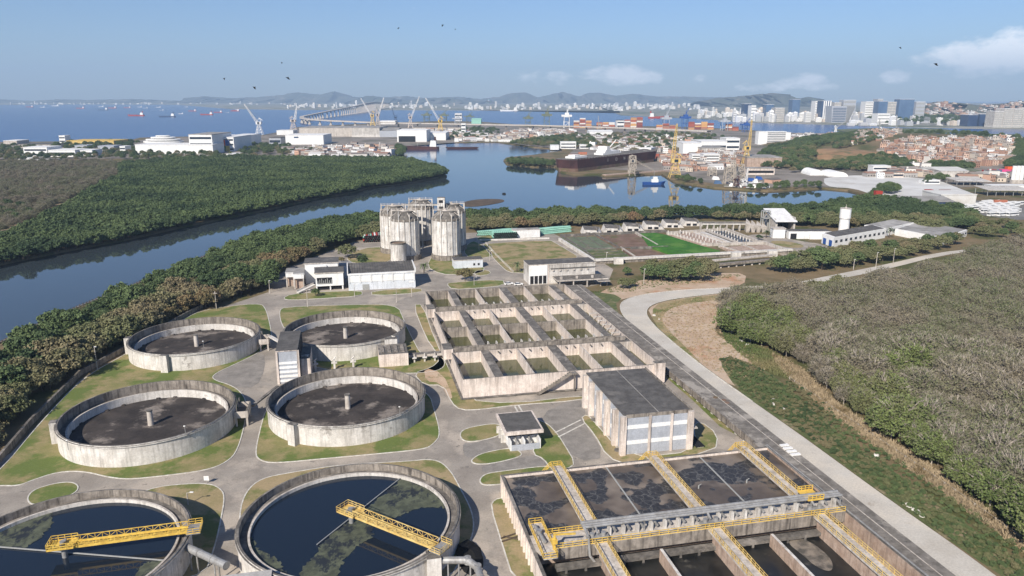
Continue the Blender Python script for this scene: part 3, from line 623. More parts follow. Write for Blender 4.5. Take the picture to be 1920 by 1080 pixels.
# ---------------------------------------------------------------- aeration tank
def aeration():
    t=T('aeration_tank','long rectangular aeration tank of brown foaming sludge and lower grey cells','tank',(35,-80),'p')
    z=4.5
    b=MB(); b.box(0,.7,-140,-57.2,0,z,0,1); b.box(.7,69.3,-57.9,-57.2,0,z,0,1); b.box(68.6,69.3,-140,-57.9,0,z,2,1); t.part('outer_wall',b,[X['pink'],X['dtop'],X['brickw']])
    for k in range(14):
        b=MB(); b.box(-.35,-.01,-60-k*2.2,-59.6-k*2.2,0,z-.4); t.part('buttress',b,X['pink'])
    b=MB(); b.box(.7,68.6,-88.6,-83.0,3.4,z,0,1); b.box(4,68.6,-88.9,-88.6,2.2,z+.25,2,1); t.part('cross_deck',b,[X['conc'],X['conc'],X['cstain']])
    b=MB(); b.box(.7,68.6,-86.8,-86.2,-1,3.4); t.part('cross_wall',b,X['brickw'])
    b=MB(); b.quad((.7,-83,3.9),(68.6,-83,3.9),(68.6,-57.9,3.9),(.7,-57.9,3.9)); t.part('sludge_surface',b,X['scum'])
    b=MB(); b.quad((.7,-140,.2),(68.6,-140,.2),(68.6,-86.8,.2),(.7,-86.8,.2)); t.part('lower_cell_water',b,X['blkw'])
    b=MB(); b.box(4.4,68.6,-90.6,-89,.8,1.5,0,0)
    for k in range(16): b.box(6+k*4,6.5+k*4,-90.7,-90.6,.2,1.45)
    t.part('ledge',b,X['dtop'])
    for u in (13.8,38.2,62.2):
        b=MB(); b.box(u-.25,u+.25,-140,-88.9,-1,z-.4); t.part('lower_wall',b,X['brickw'])
        b=MB(); b.box(u-1.3,u+1.3,-83,-57.2,4.25,4.75,0); t.part('walkway',b,X['conc'])
        b=MB(); b.box(u-1.3,u+1.3,-140,-88.9,4.2,4.7,0); t.part('walkway',b,X['conc'])
        for s in (-1.3,1.3):
            b=MB(); b.rail([(u+s,-82.6,4.75),(u+s,-57.2,4.75)],1.1,1.5,.1); t.part('railing',b,X['yel2'])
            b=MB(); b.rail([(u+s,-140,4.7),(u+s,-89,4.7)],1.1,1.5,.1); t.part('railing',b,X['yel2'])
        b=MB(); b.box(u-1.3,u+1.3,-56.9,-55.7,4.3,4.5)
        for k in range(5): b.box(u-.9,u+.9,-55.6+k*.35,-55.3+k*.35,3.4-k*.8,3.6-k*.8)
        t.part('end_landing',b,X['conc'])
        b=MB(); b.rail([(u-1.3,-57.2,4.75),(u-1.3,-55.7,4.6),(u+1.3,-55.7,4.6),(u+1.3,-57.2,4.75)],1.1,1.,.1); b.rail([(u-1.3,-55.7,4.6),(u-3.6,-55.7,2.2)],1.1,1.,.1); t.part('railing',b,X['yel'])
    for u in (25.8,50.2):
        b=MB(); b.box(u-.15,u+.15,-83,-57.9,3.2,4.05,0); t.part('baffle',b,X['wrk'])
        b=MB(); b.box(u-.3,u+.3,-140,-90.8,-1,3.0,0,1); t.part('lower_divider',b,[X['brickw'],X['concw']])
    b=MB(); b.rail([(4,-88.8,4.75),(68.5,-88.8,4.75)],1.1,2.,.1); b.rail([(4,-83.2,4.5),(12.4,-83.2,4.5)],1.1,1.5,.1); t.part('railing',b,X['yel'])
    b=MB(); b.box(1.4,4.2,-91.6,-79.2,4.5,4.75); t.part('side_platform',b,X['conc'])
    b=MB(); b.rail([(1.4,-79.2,4.75),(4.2,-79.2,4.75),(4.2,-91.6,4.75),(1.4,-91.6,4.75),(1.4,-79.2,4.75)],1.2,1.4,.1); t.part('railing',b,X['yel'])
    b=MB(); b.box(4.0,4.4,-89.3,-88.9,4.75,8.2); b.bar((4.2,-89.1,8.1),(8.5,-88.9,7.6),.3); b.box(3.7,4.7,-89.6,-88.6,6.2,7.1); t.part('jib_hoist',b,X['yel'])
    b=MB(); b.tube((2.4,-81,5.3),(2.9,-87,5.3),.35,10); b.cyl(2.6,-83.5,5.0,5.9,.6,12); t.part('gate_actuator',b,X['steel'])
    for k in range(18):
        b=MB(); u=16.5+k*3.0; 
        if abs(u-38.2)<1.8 or abs(u-62.2)<1.8: continue
        b.box(u-.3,u+.3,-86.6,-85.6,z,6.3); t.part('support_block',b,X['concw'])
        b=MB(); b.tube((u+1.2,-86.4,5.5),(u+1.2,-85.2,5.5),.32,10); t.part('air_valve',b,X['steel'])
    for u in (43,55):
        b=MB(); b.cyl(u,-72,3.9,4.7,.16,8); b.bar((u,-72,4.7),(u+.6,-72,5.0),.1); t.part('probe',b,X['wrk'])
    ps=chaikin([Vector(PU(1380+x/3.176,740+y/3.176,.2)) for x,y in [(300,880),(360,850),(430,870),(520,930),(580,1000),(570,1060),(480,1030),(390,950)]],2); b=MB(); b.flat([tuple(p) for p in ps],.24); t.part('foam_patch',b,X['foam'])
aeration()
pr=T('air_pipe_rack','rack of long silver air pipes crossing the aeration tank on a deck','pipe rack',(40,-85.4,4.5),'p')
for k,(v,r,zz) in enumerate([(-85.9,.3,6.75),(-85.2,.3,6.75),(-84.4,.38,6.8)]):
    b=MB(); b.tube((11,v,zz),(69.5,v,zz),r,12); pr.part('pipe',b,X['steel'])
for u in (13,24,38,50,62,69):
    b=MB(); b.box(u-.12,u+.12,-86.4,-86.15,4.5,6.4); b.box(u-.12,u+.12,-84.2,-83.95,4.5,6.4); b.box(u-.12,u+.12,-86.4,-83.95,6.25,6.42); pr.part('frame',b,X['steel'])
for u in (13.6,38,62):
    b=MB(); b.box(u-2.2,u+2.2,-88.2,-86.9,4.9,5.6); b.cyl(u-1.2,-87.5,5.6,6.3,.5,10); b.cyl(u+1.2,-87.5,5.6,6.3,.5,10); b.tube((u,-87.5,6.0),(u,-85.9,6.7),.25,8); pr.part('valve_set',b,X['steel'])
b=MB(); b.tube((11.3,-85.9,6.75),(11.3,-88.6,6.2),.28,10); b.tube((11.3,-88.6,6.2),(11.5,-89.3,2.4),.28,10); b.tube((11.5,-89.3,2.4),(12.6,-90,1.0),.28,10); pr.part('drop_pipe',b,X['steel'])
b=MB(); b.rail([(61,-82.6,6.9),(64.6,-82.6,6.9)],1.1,1.,.12); b.box(61,64.6,-86.6,-82.6,6.7,6.9); b.rail([(64.6,-86.6,6.9),(61,-86.6,6.9)],1.1,1.,.12); pr.part('cross_over',b,X['yel'])
b=MB(); b.tube((69.0,-57,4.85),(69.0,-84,4.85),.16,8); b.tube((69.0,-84,4.85),(69.0,-140,4.85),.18,8); b.tube((68.5,-57,4.8),(68.5,-83,4.8),.1,8); single('edge_pipe','thin silver pipe running on the tank edge beside the flume','pipe',b,X['steel'],(69,-90,4.6),'p')
for p in [(940,970),(946,985)]:
    pass
b=MB()
for a,c in [((939,1012),(975,1000)),((941,1018),(978,1006)),((944,1008),(972,1014))]:
    p=PU(*a);q2=PU(*c); b.bar((p[0],p[1],.35),(q2[0],q2[1],.35),.22)
single('timber_pile','few dark timber beams dropped on the grass by the aeration tank','timber',b,X['bark'],(PU(958,1010)[0],PU(958,1010)[1],.15),'p')
# black soil heap by tank
hb=MB(); c0=PU(880,1045)
rr=random.Random(3); rings=[]
for j,(rad,zz) in enumerate([(4.2,0.1),(3.3,.8),(2.0,1.5),(.6,1.8)]):
    for k in range(14): rings.append((c0[0]+(rad*(.8+.4*rr.random()))*.7*math.cos(k/14*6.283),c0[1]+rad*1.4*(.8+.3*rr.random())*math.sin(k/14*6.283),zz*(.8+.4*rr.random())))
fs=[(j*14+k,j*14+(k+1)%14,(j+1)*14+(k+1)%14,(j+1)*14+k) for j in range(3) for k in range(14)]+[tuple(range(42,56))]
hb.add(rings,fs); single('tarpaulin_heap','crumpled black tarpaulin heap beside the algae streaked tank','heap',hb,X['black'],(c0[0],c0[1],0),'p')
# ---------------------------------------------------------------- plant buildings
def blower():
    t=T('blower_building','tall grey clad building with dark corrugated roof and concrete pillars','building',(44,-30),'p')
    u0,u1,v0,v1,h=35.4,53.2,-45.6,-13.8,11.3
    b=MB(); b.box(u0,u1,v0,v1,0,10.6,0,1); wl=t.part('wall',b,[X['grey'],X['roofd']])
    b=MB(); b.add([(u0-.5,v0+.25,10.95),(u1+.3,v0+.25,10.85),(u1+.3,v1+.4,10.85),(u0-.5,v1+.4,10.95),(u0-.5,v0+.25,10.7),(u1+.3,v0+.25,10.62),(u1+.3,v1+.4,10.62),(u0-.5,v1+.4,10.7)],[(0,1,2,3),(4,7,6,5),(0,4,5,1),(1,5,6,2),(2,6,7,3),(3,7,4,0)]); t.part('roof',b,X['roofd'])
    b=MB(); b.box(44.4,44.6,v0+.3,v1+.3,10.94,11.0); t.part('ridge_strip',b,X['roofg'])
    b=MB(); b.box(u0+.05,u1+.4,v0-.06,v0+.2,10.3,11.2); b.box(u1+.31,u1+.55,v0-.06,v1+.4,10.2,11.3); t.part('parapet',b,X['cstain'])
    for v in (-46.2,-40.2,-33.8,-27.2,-20.3,-14.6):
        b=MB(); b.box(33.9,35.38,v,v+1.15,0,10.4 if v>-46 else 10.9,0,1); t.part('pillar',b,[X['pink'],X['conc']])
    b=MB(); b.box(52.4,53.9,-46.5,-45.3,0,10.9,0,1); t.part('pillar',b,[X['pink'],X['conc']])
    for u in (41.9,48):
        b=MB(); b.box(u-.3,u+.3,-46.0,-45.62,0,10.6); t.part('pilaster',b,X['pink'])
    for a,c in [(35.45,41.55),(42.25,47.65),(48.35,52.35)]:
        for z0 in (7.2,2.9):
            b=MB(); b.box(a,c,-45.72,-45.58,z0,z0+1.05); t.part('window_band',b,X['wht2'],parent=wl)
    for v in (-39,-32.6,-26,-19):
        for z0 in (7.2,2.9):
            b=MB(); b.box(35.28,35.42,v,v+4.5,z0,z0+1.05); t.part('window_band',b,X['wht2'],parent=wl)
    b=MB(); b.box(35.25,35.42,-18.6,-15.2,0,3.6); t.part('door',b,X['blue'],parent=wl)
    b=MB(); b.box(53.95,55.4,-45.9,-44.8,5.6,5.9); t.part('wall_lamp',b,X['conc'])
    for v in (-22,-41.6):
        b=MB(); b.cyl(34.4,v-1.4,0,.5,.9,14); t.part('drain_sump',b,X['dtop'])
b=MB(); b.box(55.6,57.4,-46,-34,.05,.2,1,0); b.box(55.3,55.59,-46,-34,.05,.5); b.box(57.41,57.7,-46,-34,.05,.5); single('drain_channel','dark open drain channel beside the tall grey building','channel',b,[X['dark'],X['conc']],(56.5,-40,0),'p')
blower()
def pump():
    t=T('pump_house','small concrete pump house with dark ribbed roof and walled pump bay','building',(11,-30),'p')
    b=MB(); b.box(6.6,15.2,-33.6,-24.2,0,4.0,0,0); t.part('wall',b,X['white'])
    b=MB(); b.box(5.6,16.0,-36.2,-23.4,4.0,4.9); t.part('fascia',b,X['pink'])
    b=MB(); b.box(6.1,15.5,-35.6,-23.9,4.9,4.95); b.box(10.7,10.85,-35.6,-23.9,4.95,5.0); t.part('roof',b,X['roofd'])
    for u in (6.7,10.4,14.6):
        b=MB(); b.box(u,u+.35,-37.3,-33.62,0,2.8,0); t.part('fin_wall',b,X['white'])
    b=MB(); b.box(7.06,14.59,-37.4,-37.1,0,1.7); t.part('bay_wall',b,X['grey'])
    for u in (8.7,12.4):
        b=MB(); b.tube((u,-36.8,1.1),(u,-34,2.6),.28,10); b.cyl(u,-35.4,.2,1.5,.4,10); t.part('pump',b,X['steel'])
    b=MB(); b.box(7.2,14.4,-33.75,-33.58,2.5,3.9); t.part('opening',b,X['dark'])
    for v in (-32,-29,-26):
        b=MB(); b.box(5.3,6.58,v,v+.4,0,2.2); t.part('buttress',b,X['concw'])
pump()
def louvre():
    t=T('louvred_building','tall narrow grey building with white louvre stripes and dark flat roof','building',(-53,36),'p')
    u0,u1,v0,v1=-56.6,-50.2,25.6,46.6
    b=MB(); b.box(u0,u1,v0,v1,0,11.0); wl=t.part('wall',b,X['grey'])
    b=MB(); b.box(u0-.25,u1+.25,v0-.2,v1+.3,11.0,11.25,1,0); t.part('roof',b,[X['roofd'],X['pink']])
    for k in range(5):
        b=MB(); b.box(u0+.6,u1-.2,v0-.14,v0-.01,6.6-k*1.5,7.4-k*1.5); t.part('louvre',b,X['wht2'],parent=wl)
    b=MB(); b.box(u0-.3,u0+.4,v0-.35,v0-.16,0,10.9); t.part('pilaster',b,X['pink']); b=MB(); b.box(u1-.05,u1+.6,v0-.35,v0+.4,0,11.1); t.part('pilaster',b,X['pink'])
    b=MB(); b.box(-49.5,-46.4,28,41,0,7.2,0,1); b.box(-49.2,-46.7,30,31,7.2,7.6); t.part('annex',b,[X['pink'],X['dtop']])
    b=MB(); b.box(-50.1,-49.6,26,45.5,2,11.0); t.part('side_shade_slab',b,X['dark'])  # dark slab paints the shadow on the building's right side
louvre()
def valvehouse():
    a=PU(717,689); t=T('valve_chamber','square concrete valve chamber with a dark grooved top beside the middle tanks','chamber',(a[0]+5,a[1]+4),'p')
    u,v=a[0]-1,a[1]
    b=MB(); b.box(u,u+10,v,v+11,0,4.6,0,1); t.part('wall',b,[X['pink'],X['dtop']])
    for k in range(4):
        b=MB(); b.box(u+.8+k*2.3,u+2.0+k*2.3,v+1.5,v+9,4.6,4.9); t.part('hatch',b,X['cstain'])
    b=MB(); b.box(u+2.6,u+7,v+11,v+13.5,3.2,6.4,0,1); t.part('outlet_box',b,[X['concw'],X['dtop']])
    q=PU(762,678); b=MB(); b.box(u+10,-1.2,v+3.5,v+6,1.6,2.5,0,1); c=single('link_channel','low dark concrete channel linking the valve chamber to the basin block','channel',b,[X['conc'],X['dtop']],(-12,v+5,0),'p')
    for k in range(5):
        b=MB(); x=u+12+k*3.6; b.box(x,x+.5,v+2.4,v+3.0,0,2.2); b.box(x-.5,x+1,v+1.8,v+3.0,1.6,2.0); b.tube((x+.25,v+2.7,2.2),(x+.25,v+2.7,3.2),.18,8)
        single('pipe_support','small pale concrete pipe cradle along the low dark channel','support',b,X['concw'],(x,v+2.6,0),'p','pipe cradles by the link channel')
    for k in range(4):
        b=MB(); x=u-28+k*6.3; y=v+1.2; b.box(x,x+.7,y,y+.7,0,3.4); b.box(x-.6,x+1.3,y-.1,y+.8,2.2,2.7); b.tube((x-.2,y+.3,3.4),(x+.9,y+.3,4.4),.22,8)
        single('pipe_support','pale concrete pipe stand in the gap between the two middle tanks','support',b,X['concw'],(x,y,0),'p','pipe stands between the middle tanks')
    b=MB()
    for k in range(7): b.box(u-30+k*.9,u-29.5+k*.9,v-.5+k%3,v+.2+k%3,0,1.2+(k%3)*.9)
    single('valve_cluster','cluster of pale valve spindles at the foot of the louvred building','valves',b,X['concw'],(u-27,v,0),'p')
valvehouse()
def whitehall():
    t=T('long_hall','long pale blue white hall with a dark ribbed roof below the digester towers','building',(-17,153),'p')
    u0,u1,v0,v1=-33.4,-1.3,144.5,163
    b=MB(); b.box(u0,u1,v0,v1,0,8.0); wl=t.part('wall',b,X['pgrey'])
    b=MB(); b.add([(u0+.1,v0+1.2,8.0),(u1-.1,v0+1.2,8.0),(u1-.1,v1,9.6),(u0+.1,v1,9.6),(u0+.1,v1,8.0),(u1-.1,v1,8.0)],[(0,1,2,3),(3,2,5,4),(0,3,4),(1,5,2)])
    for k in range(26): 
        x=u0+.6+k*1.24; b.bar((x,v0+1.3,8.09),(x,v1,9.69),.35,0,.16)
    t.part('roof',b,X['roofd'])
    b=MB(); b.box(u1-.1,u1+.35,v0-.15,v1+.2,7.6,9.9); b.box(u0-.35,u0+.1,v0-.15,v1+.2,7.6,9.9); b.box(u0+.1,u1-.1,v0-.2,v0+1.0,7.55,8.25); t.part('parapet',b,X['white'])
    w_=(u1-u0-1)/6
    for k in range(6):
        b=MB(); b.box(u0+.8+k*w_,u0+.2+(k+1)*w_,v0-.12,v0-.01,4.1,6.9); t.part('panel',b,X['wht2'],parent=wl)
    for k in range(7):
        b=MB(); b.box(u0+.25+k*w_,u0+.75+k*w_,v0-.3,v0-.13,3.7,7.5); t.part('pilaster',b,X['white'])
    b=MB(); b.box(u0+6.6,u0+9.8,v0-.1,v0-.01,0,2.8); t.part('door',b,X['wrk'],parent=wl)
    b=MB(); b.box(u1-3,u1-.6,v0-.1,v0-.01,2.6,3.3); t.part('wall_sign',b,X['wht2'],parent=wl)
whitehall()
def complex_():
    t=T('process_building','white block building with stepped wings and a dark framed opening','building',(-45,160),'p')
    b=MB(); b.box(-54.2,-38.2,163,176,0,10.0,0,1); t.part('wall',b,[X['wht2'],X['roofd']])
    b=MB(); b.box(-48.7,-35.7,147.5,160,2.2,8.4,0,1); fw=t.part('front_wing',b,[X['wht2'],X['roofd']])
    for x in (-48.4,-42,-36.2):
        b=MB(); b.box(x-.3,x+.3,147.8,148.4,0,2.2); b.box(x-.3,x+.3,158,158.6,0,2.2); t.part('column',b,X['white'])
    b=MB(); b.box(-48.1,-41.0,147.38,147.49,3.4,6.4); t.part('opening',b,X['dark'],parent=fw)
    b=MB()
    for k in range(8): b.box(-47.8+k*.9,-47.5+k*.9,147.25,147.37,3.5,5.0+(k%3)*.5)
    b.box(-48,-41.2,147.25,147.36,3.4,3.7); t.part('machinery',b,X['wrk'])
    b=MB(); b.box(-48.2,-36.2,149,159,0,2.15); t.part('undercroft_shade',b,X['dark'])  # dark block paints the shade in the open gap below the wing
    b=MB(); b.box(-49,-35.4,147.2,160.3,8.4,8.9,0,1); t.part('fascia',b,[X['conc'],X['roofd']])
    b=MB(); b.box(-54.6,-37.8,162.7,176.3,10,10.5,0,1); t.part('fascia',b,[X['conc'],X['roofd']])
    b=MB(); b.tube((-50,162,9.0),(-44,162,9.0),.7,12); b.tube((-50,162,9.0),(-50,162,6.0),.7,12); b.tube((-44,162,9.0),(-44,162,8.6),.7,12); t.part('duct',b,X['white'])
    t=T('side_shed','pair of grey roofed concrete sheds on posts at the west end of the white block','shed',(-58,160),'p')
    for u0,u1,v0,v1,h in [(-59.2,-54.4,153,166,7.4),(-63.2,-59.3,158,168,7.2)]:
        b=MB(); b.box(u0,u1,v0,v1,h-2.2,h,0,1); b.box(u0-.2,u1+.1,v0-.2,v1+.2,h,h+.3,0,1); t.part('upper_floor',b,[X['white'],X['roofg']])
        for x in (u0+.3,u1-.3):
            for y in (v0+.3,v1-.3):
                b=MB(); b.box(x-.25,x+.25,y-.25,y+.25,0,h-2.2); t.part('post',b,X['conc'])
        b=MB(); b.box(u0+.6,u1-.6,v0+2,v1-1,0,h-2.4); t.part('back_wall',b,X['brickw'])
    b=MB(); b.bar((-57,143.5,.6),(-49.5,151.5,2.2),1.6,0,.5); b.bar((-57.6,144.1,1.3),(-50,152.2,2.9),.15,0,.6); single('loading_ramp','concrete ramp rising to the white block building','ramp',b,X['concw'],(-53,147,0),'p')
    b=MB(); b.box(-38.0,-31.5,172,184,0,6.2,0,1); single('rear_block','grey blue concrete block behind the white block building','building',b,[X['pgrey'],X['roofg']],(-35,178,0),'p')
complex_()
def simple(name,label,cat,u0,u1,v0,v1,h,wm,rm,par=.35,extra=None):
    t=T(name,label,cat,((u0+u1)/2,(v0+v1)/2),'p')
    b=MB(); b.box(u0,u1,v0,v1,0,h); t.wl=t.part('wall',b,X[wm])
    b=MB(); b.box(u0-.2,u1+.2,v0-.2,v1+.2,h,h+par,1,0); t.part('roof',b,[X[rm],X['conc']])
    if extra: extra(t,u0,u1,v0,v1,h)
    return t
def ex1(t,u0,u1,v0,v1,h):
    for u in (u0+11,u0+13.5):
        b=MB(); b.box(u-.5,u+.5,v0-.08,v0-.01,1.4,2.6); t.part('window',b,X['dark'],parent=t.wl)
simple('switch_house','low pale grey hut with flat dark roof behind the round leafy tree','building',23,38.8,181,189,4.4,'pgrey','roofd',.4,ex1)
def ex2(t,u0,u1,v0,v1,h):
    b=MB(); b.box(u0,u0+9.4,v0-.35,v0-.01,4.4,h,0); t.part('white_front',b,X['wht2'])
    b=MB(); b.box(u0+.6,u0+9.2,v0-.12,v0-.01,.3,4.2); t.part('opening',b,X['dark'],parent=t.wl)
    for k in range(5):
        b=MB(); b.box(u0+.2+k*2.2,u0+.6+k*2.2,v0-.32,v0-.13,0,4.4); t.part('column',b,X['white'])
    b=MB(); b.box(u0+9.6,u0+10.2,v0-.3,v0-.02,0,h); t.part('pilaster',b,X['pink'])
    for k in range(6):
        b=MB(); b.box(u0+12+k*3.6,u0+12.8+k*3.6,v0-.6,v0-.02,h-3.2,h-2.4); t.part('scupper',b,X['conc'],parent=t.wl)
    b=MB(); b.box(u0+11,u1+.4,v0-.5,v0-.02,h-2.0,h-1.7); t.part('ledge',b,X['dtop'])
simple('grit_building','white fronted building with weathered side above the flume head','building',54.2,88.6,137.6,149,9.6,'concw','roofd',.5,ex2)
b=MB(); b.box(66,92,127,136.8,3.4,4.0,0,1); b.box(86,92,124,136.8,3.0,3.35,0,1)
for x in (67,74,81,88,91.3): b.box(x,x+.5,127.3,127.8,0,3.4)
for x in (68,76,84): b.box(x,x+1,129,130,4,5.2)
single('canopy_slab','stained flat concrete canopy in front of the white fronted building','canopy',b,[X['conc'],X['dtop']],(79,131,0),'p')
simple('pipe_store_shed','pale long shed beside the green pipe stacks','shed',74.4,92.4,263.5,270,5.2,'white','roofg')
# digesters
def digester(px,yb,label):
    c=P(px,yb); d=Vector((c.x,c.y)).normalized()*8.9; x,y=c.x+d.x,c.y+d.y
    t=T('digester_tower',label,'tower',(x,y),'w','concrete digester towers'); n=48
    b=MB(); b.cyl(x,y,0,3.0,8.8,n,0,None,1); t.part('base_ring',b,[X['cstain'],X['dtop']])
    b=MB(); b.cyl(x,y,3.0,23.6,7.9,n); t.part('shell',b,X['silo'])
    b=MB(); b.ring(x,y,7.85,8.15,22.6,23.8,n); t.part('ring_beam',b,X['cstain'])
    b=MB(); b.cyl(x,y,23.7,25.4,7.85,n,0,6.9); b.cyl(x,y,25.4,27.2,6.9,n,0,4.6); b.cyl(x,y,27.2,27.8,4.9,n); dm=t.part('dome',b,X['dtop'])
    b=MB(); b.cyl(x,y,27.8,28.2,2.2,20,0,1.6); b.box(x-1,x+.2,y-1,y+.5,27.8,29.0); t.part('cap',b,X['conc'],parent=dm)
    b=MB(); b.box(x-7.5,x+7.5,y-.7,y+.7,27.9,28.2); b.box(x-7.5,x-6.9,y-.7,y+.7,23.8,27.9); b.box(x+6.9,x+7.5,y-.7,y+.7,23.8,27.9); b.rail([(x-7.5,y-.65,28.2),(x+7.5,y-.65,28.2)],1.1,2.,.1); t.part('gangway',b,X['conc'])
    for k in range(16):
        a=k/16*2*math.pi+.1; bx,by=x+8.05*math.cos(a),y+8.05*math.sin(a)
        b=MB(); b.box(bx-.24,bx+.24,by-.24,by+.24,3.0,26.6 if k%4==1 else 23.9); t.part('pilaster',b,X['concw'])
        if k%4==3:
            b=MB(); b.tube((bx,by,23.9),(bx,by,28.6),.12,6); t.part('rod',b,X['white'])
        if k%2:
            b=MB(); b.bar((bx,by,25.0),(x+4.4*math.cos(a),y+4.4*math.sin(a),27.5),.3); t.part('rib',b,X['conc'],parent=dm)
digester(761.5,491,'weathered digester tower behind the small round tank')
digester(838,490,'weathered digester tower standing alone at the right front of the cluster')
digester(741,477,'weathered digester tower at the far left of the cluster, partly hidden')
digester(849,472,'weathered digester tower rear right, hidden behind the front right one')
digester(791,461,'weathered digester tower at the back centre of the cluster')
b=MB()
sx=P(826,478); b.box(sx.x-2.2,sx.x+2.2,sx.y+10,sx.y+15,0,32.5,0,1)
for k in range(8): b.box(sx.x-1.2,sx.x+1.2,sx.y+9.8,sx.y+9.98,3+k*3.8,4.6+k*3.8,2)
single('stair_tower','tall square concrete stair tower among the digester towers','tower',b,[X['silo'],X['dtop'],X['dark']],(sx.x,sx.y+12,0))
sx=P(800,470); b=MB(); b.box(sx.x-15,sx.x+9,sx.y+2,sx.y+4,27.2,28.1,0,1); b.box(sx.x-14,sx.x-13.2,sx.y+2.4,sx.y+3.2,23,27.2); b.box(sx.x+8,sx.x+8.8,sx.y+2.4,sx.y+3.2,23,27.2); b.box(sx.x-3,sx.x-2.2,sx.y+2.4,sx.y+3.2,0,27.2)
single('access_bridge','concrete access gangway linking the digester tower tops','bridge',b,[X['concw'],X['dtop']],(sx.x,sx.y,0))
c=P(745.5,497); t=T('round_storage_tank','short pale round tank with open rusty top in front of the digesters','tank',(c.x,c.y+4),'w')
b=MB(); b.cyl(c.x,c.y+4.3,0,11.4,4.3,40,0,None,1); t.part('shell',b,[X['concw'],X['redbed']])
b=MB(); b.ring(c.x,c.y+4.3,4.1,4.4,11.3,12.1,40); t.part('rim',b,X['dtop'])
# ---------------------------------------------------------------- filter basins and works behind
k7=lambda x,y:(840+x/4,370+y/4); k8=lambda x,y:(1200+x/4,360+y/4); kq=lambda x,y:(1300+x/3.097,160+y/3.097)
def wbar(b,p,q,wd,z0,z1,m=0):
    p=Vector((p[0],p[1],(z0+z1)/2));q=Vector((q[0],q[1],(z0+z1)/2)); return b.bar(p,q,wd,m,z1-z0)
c=P(1250,465); ft=T('filter_basin','wide low concrete filter beds, one choked with vivid green reeds','basin',(c.x,c.y))
def bed(name,pts,m,z,f=k7):
    b=MB(); b.prism([tuple(P(*f(*p),z)[:2]) for p in pts],0,z); ft.part(name,b,m)
bed('slime_bed',[(850,300),(1105,293),(1262,384),(1012,403)],X['slime'],1.2)
bed('planted_bed',[(1022,408),(1290,392),(1380,452),(1112,482)],X['weed'],1.25)
bed('dry_bed',[(1112,293),(1400,272),(1562,368),(1270,386)],X['redbed'],1.2)
bed('dry_bed',[(1312,392),(1500,386),(1640,444),(1400,458)],X['redbed'],1.22)
bed('reed_bed',[(0,310),(120,305),(200,322),(470,405),(600,440),(590,462),(300,478),(60,400)],X['bright'],1.5,k8)
bed('gravel_bed',[(212,322),(395,305),(640,385),(470,400)],X['brickw'],.9,k8)
bed('sloped_bed',[(398,305),(480,296),(720,388),(645,388)],X['concw'],1.0,k8)
bed('water_bed',[(484,296),(630,290),(880,382),(724,388)],X['blkw'],.8,k8)
bed('gravel_bed',[(600,412),(940,396),(1080,440),(720,460)],X['brickw'],.9,k8)
for a,c_,h in [((210,320),(480,403),1.8),((395,305),(645,390),1.8),((480,296),(722,390),1.9),((636,288),(900,388),2.0),((460,408),(950,392),2.0),((590,414),(740,462),1.7),((760,404),(880,455),1.6),((940,394),(1100,446),1.8),((200,318),(640,288),1.8)]:
    b=MB(); wbar(b,P(*k8(*a)),P(*k8(*c_)),1.0,0,h); ft.part('bed_wall',b,X['conc'])
for a,c_ in [((845,300),(1015,405)),((1010,405),(1110,485)),((1105,293),(1275,388)),((1010,405),(1650,384)),((1295,390),(1400,460)),((1405,275),(1570,372)),((840,298),(1640,262))]:
    b=MB(); wbar(b,P(*k7(*a)),P(*k7(*c_)),.9,0,1.75); ft.part('bed_wall',b,X['dtop'] if a[0]<1200 else X['conc'])
b=MB(); wbar(b,P(*k7(836,325)),P(*k7(1100,492)),1.6,0,1.9); ft.part('side_channel',b,X['concw'])
for a,c_ in [((940,305),(1060,390)),((1020,300),(1160,388)),((1110,430),(1290,420)),((1080,455),(1340,440))]:
    b=MB(); wbar(b,P(*k7(*a)),P(*k7(*c_)),.5,1.2,1.5); ft.part('bed_pipe',b,X['dtop'])
for row in [((210,322),(480,404)),((300,316),(570,398)),((500,300),(730,390)),((580,294),(820,386))]:
    p,q=P(*k8(*row[0])),P(*k8(*row[1]))
    for k in range(12):
        c_=p.lerp(q,k/11); b=MB(); b.box(c_.x-.3,c_.x+.3,c_.y-.3,c_.y+.3,0,3.0); ft.part('bed_post',b,X['concw'])
t=T('collector_channel','raised pale concrete collector channel along the front of the filter beds','channel',tuple(P(1300,484)))
p,q=P(1117,495),P(1484,475)
b=MB(); wbar(b,p,q,2.2,1.7,2.9); t.part('channel',b,X['concw']); b=MB(); wbar(b,p+Vector((0,2.4,0)),q+Vector((0,2.4,0)),2.4,1.4,2.4); t.part('slab',b,X['dtop'])
b=MB(); wbar(b,p,q,1.0,0,1.7); t.part('under_wall',b,X['cstain'])
for x,y in [(1159,494),(1379,483),(1447,480)]:
    c_=P(x,y); b=MB(); b.box(c_.x-2.6,c_.x+2.6,c_.y-2.2,c_.y+1,0,3.4); t.part('overflow_box',b,X['concw'])
t=T('lower_channel','double stained concrete channel on short piers below the filter beds','channel',tuple(P(1395,500)))
for (a,c_,z0,z1,m) in [((1336,504),(1452,493),1.6,2.6,'cstain'),((1336,497),(1452,486),2.2,3.0,'conc')]:
    b=MB(); wbar(b,P(*a),P(*c_),2.5,z0,z1); t.part('channel',b,X[m])
for k in range(9):
    c_=P(1336,504).lerp(P(1452,493),k/8); b=MB(); b.box(c_.x-.4,c_.x+.4,c_.y-.4,c_.y+.4,0,1.6); t.part('pier',b,X['conc'])
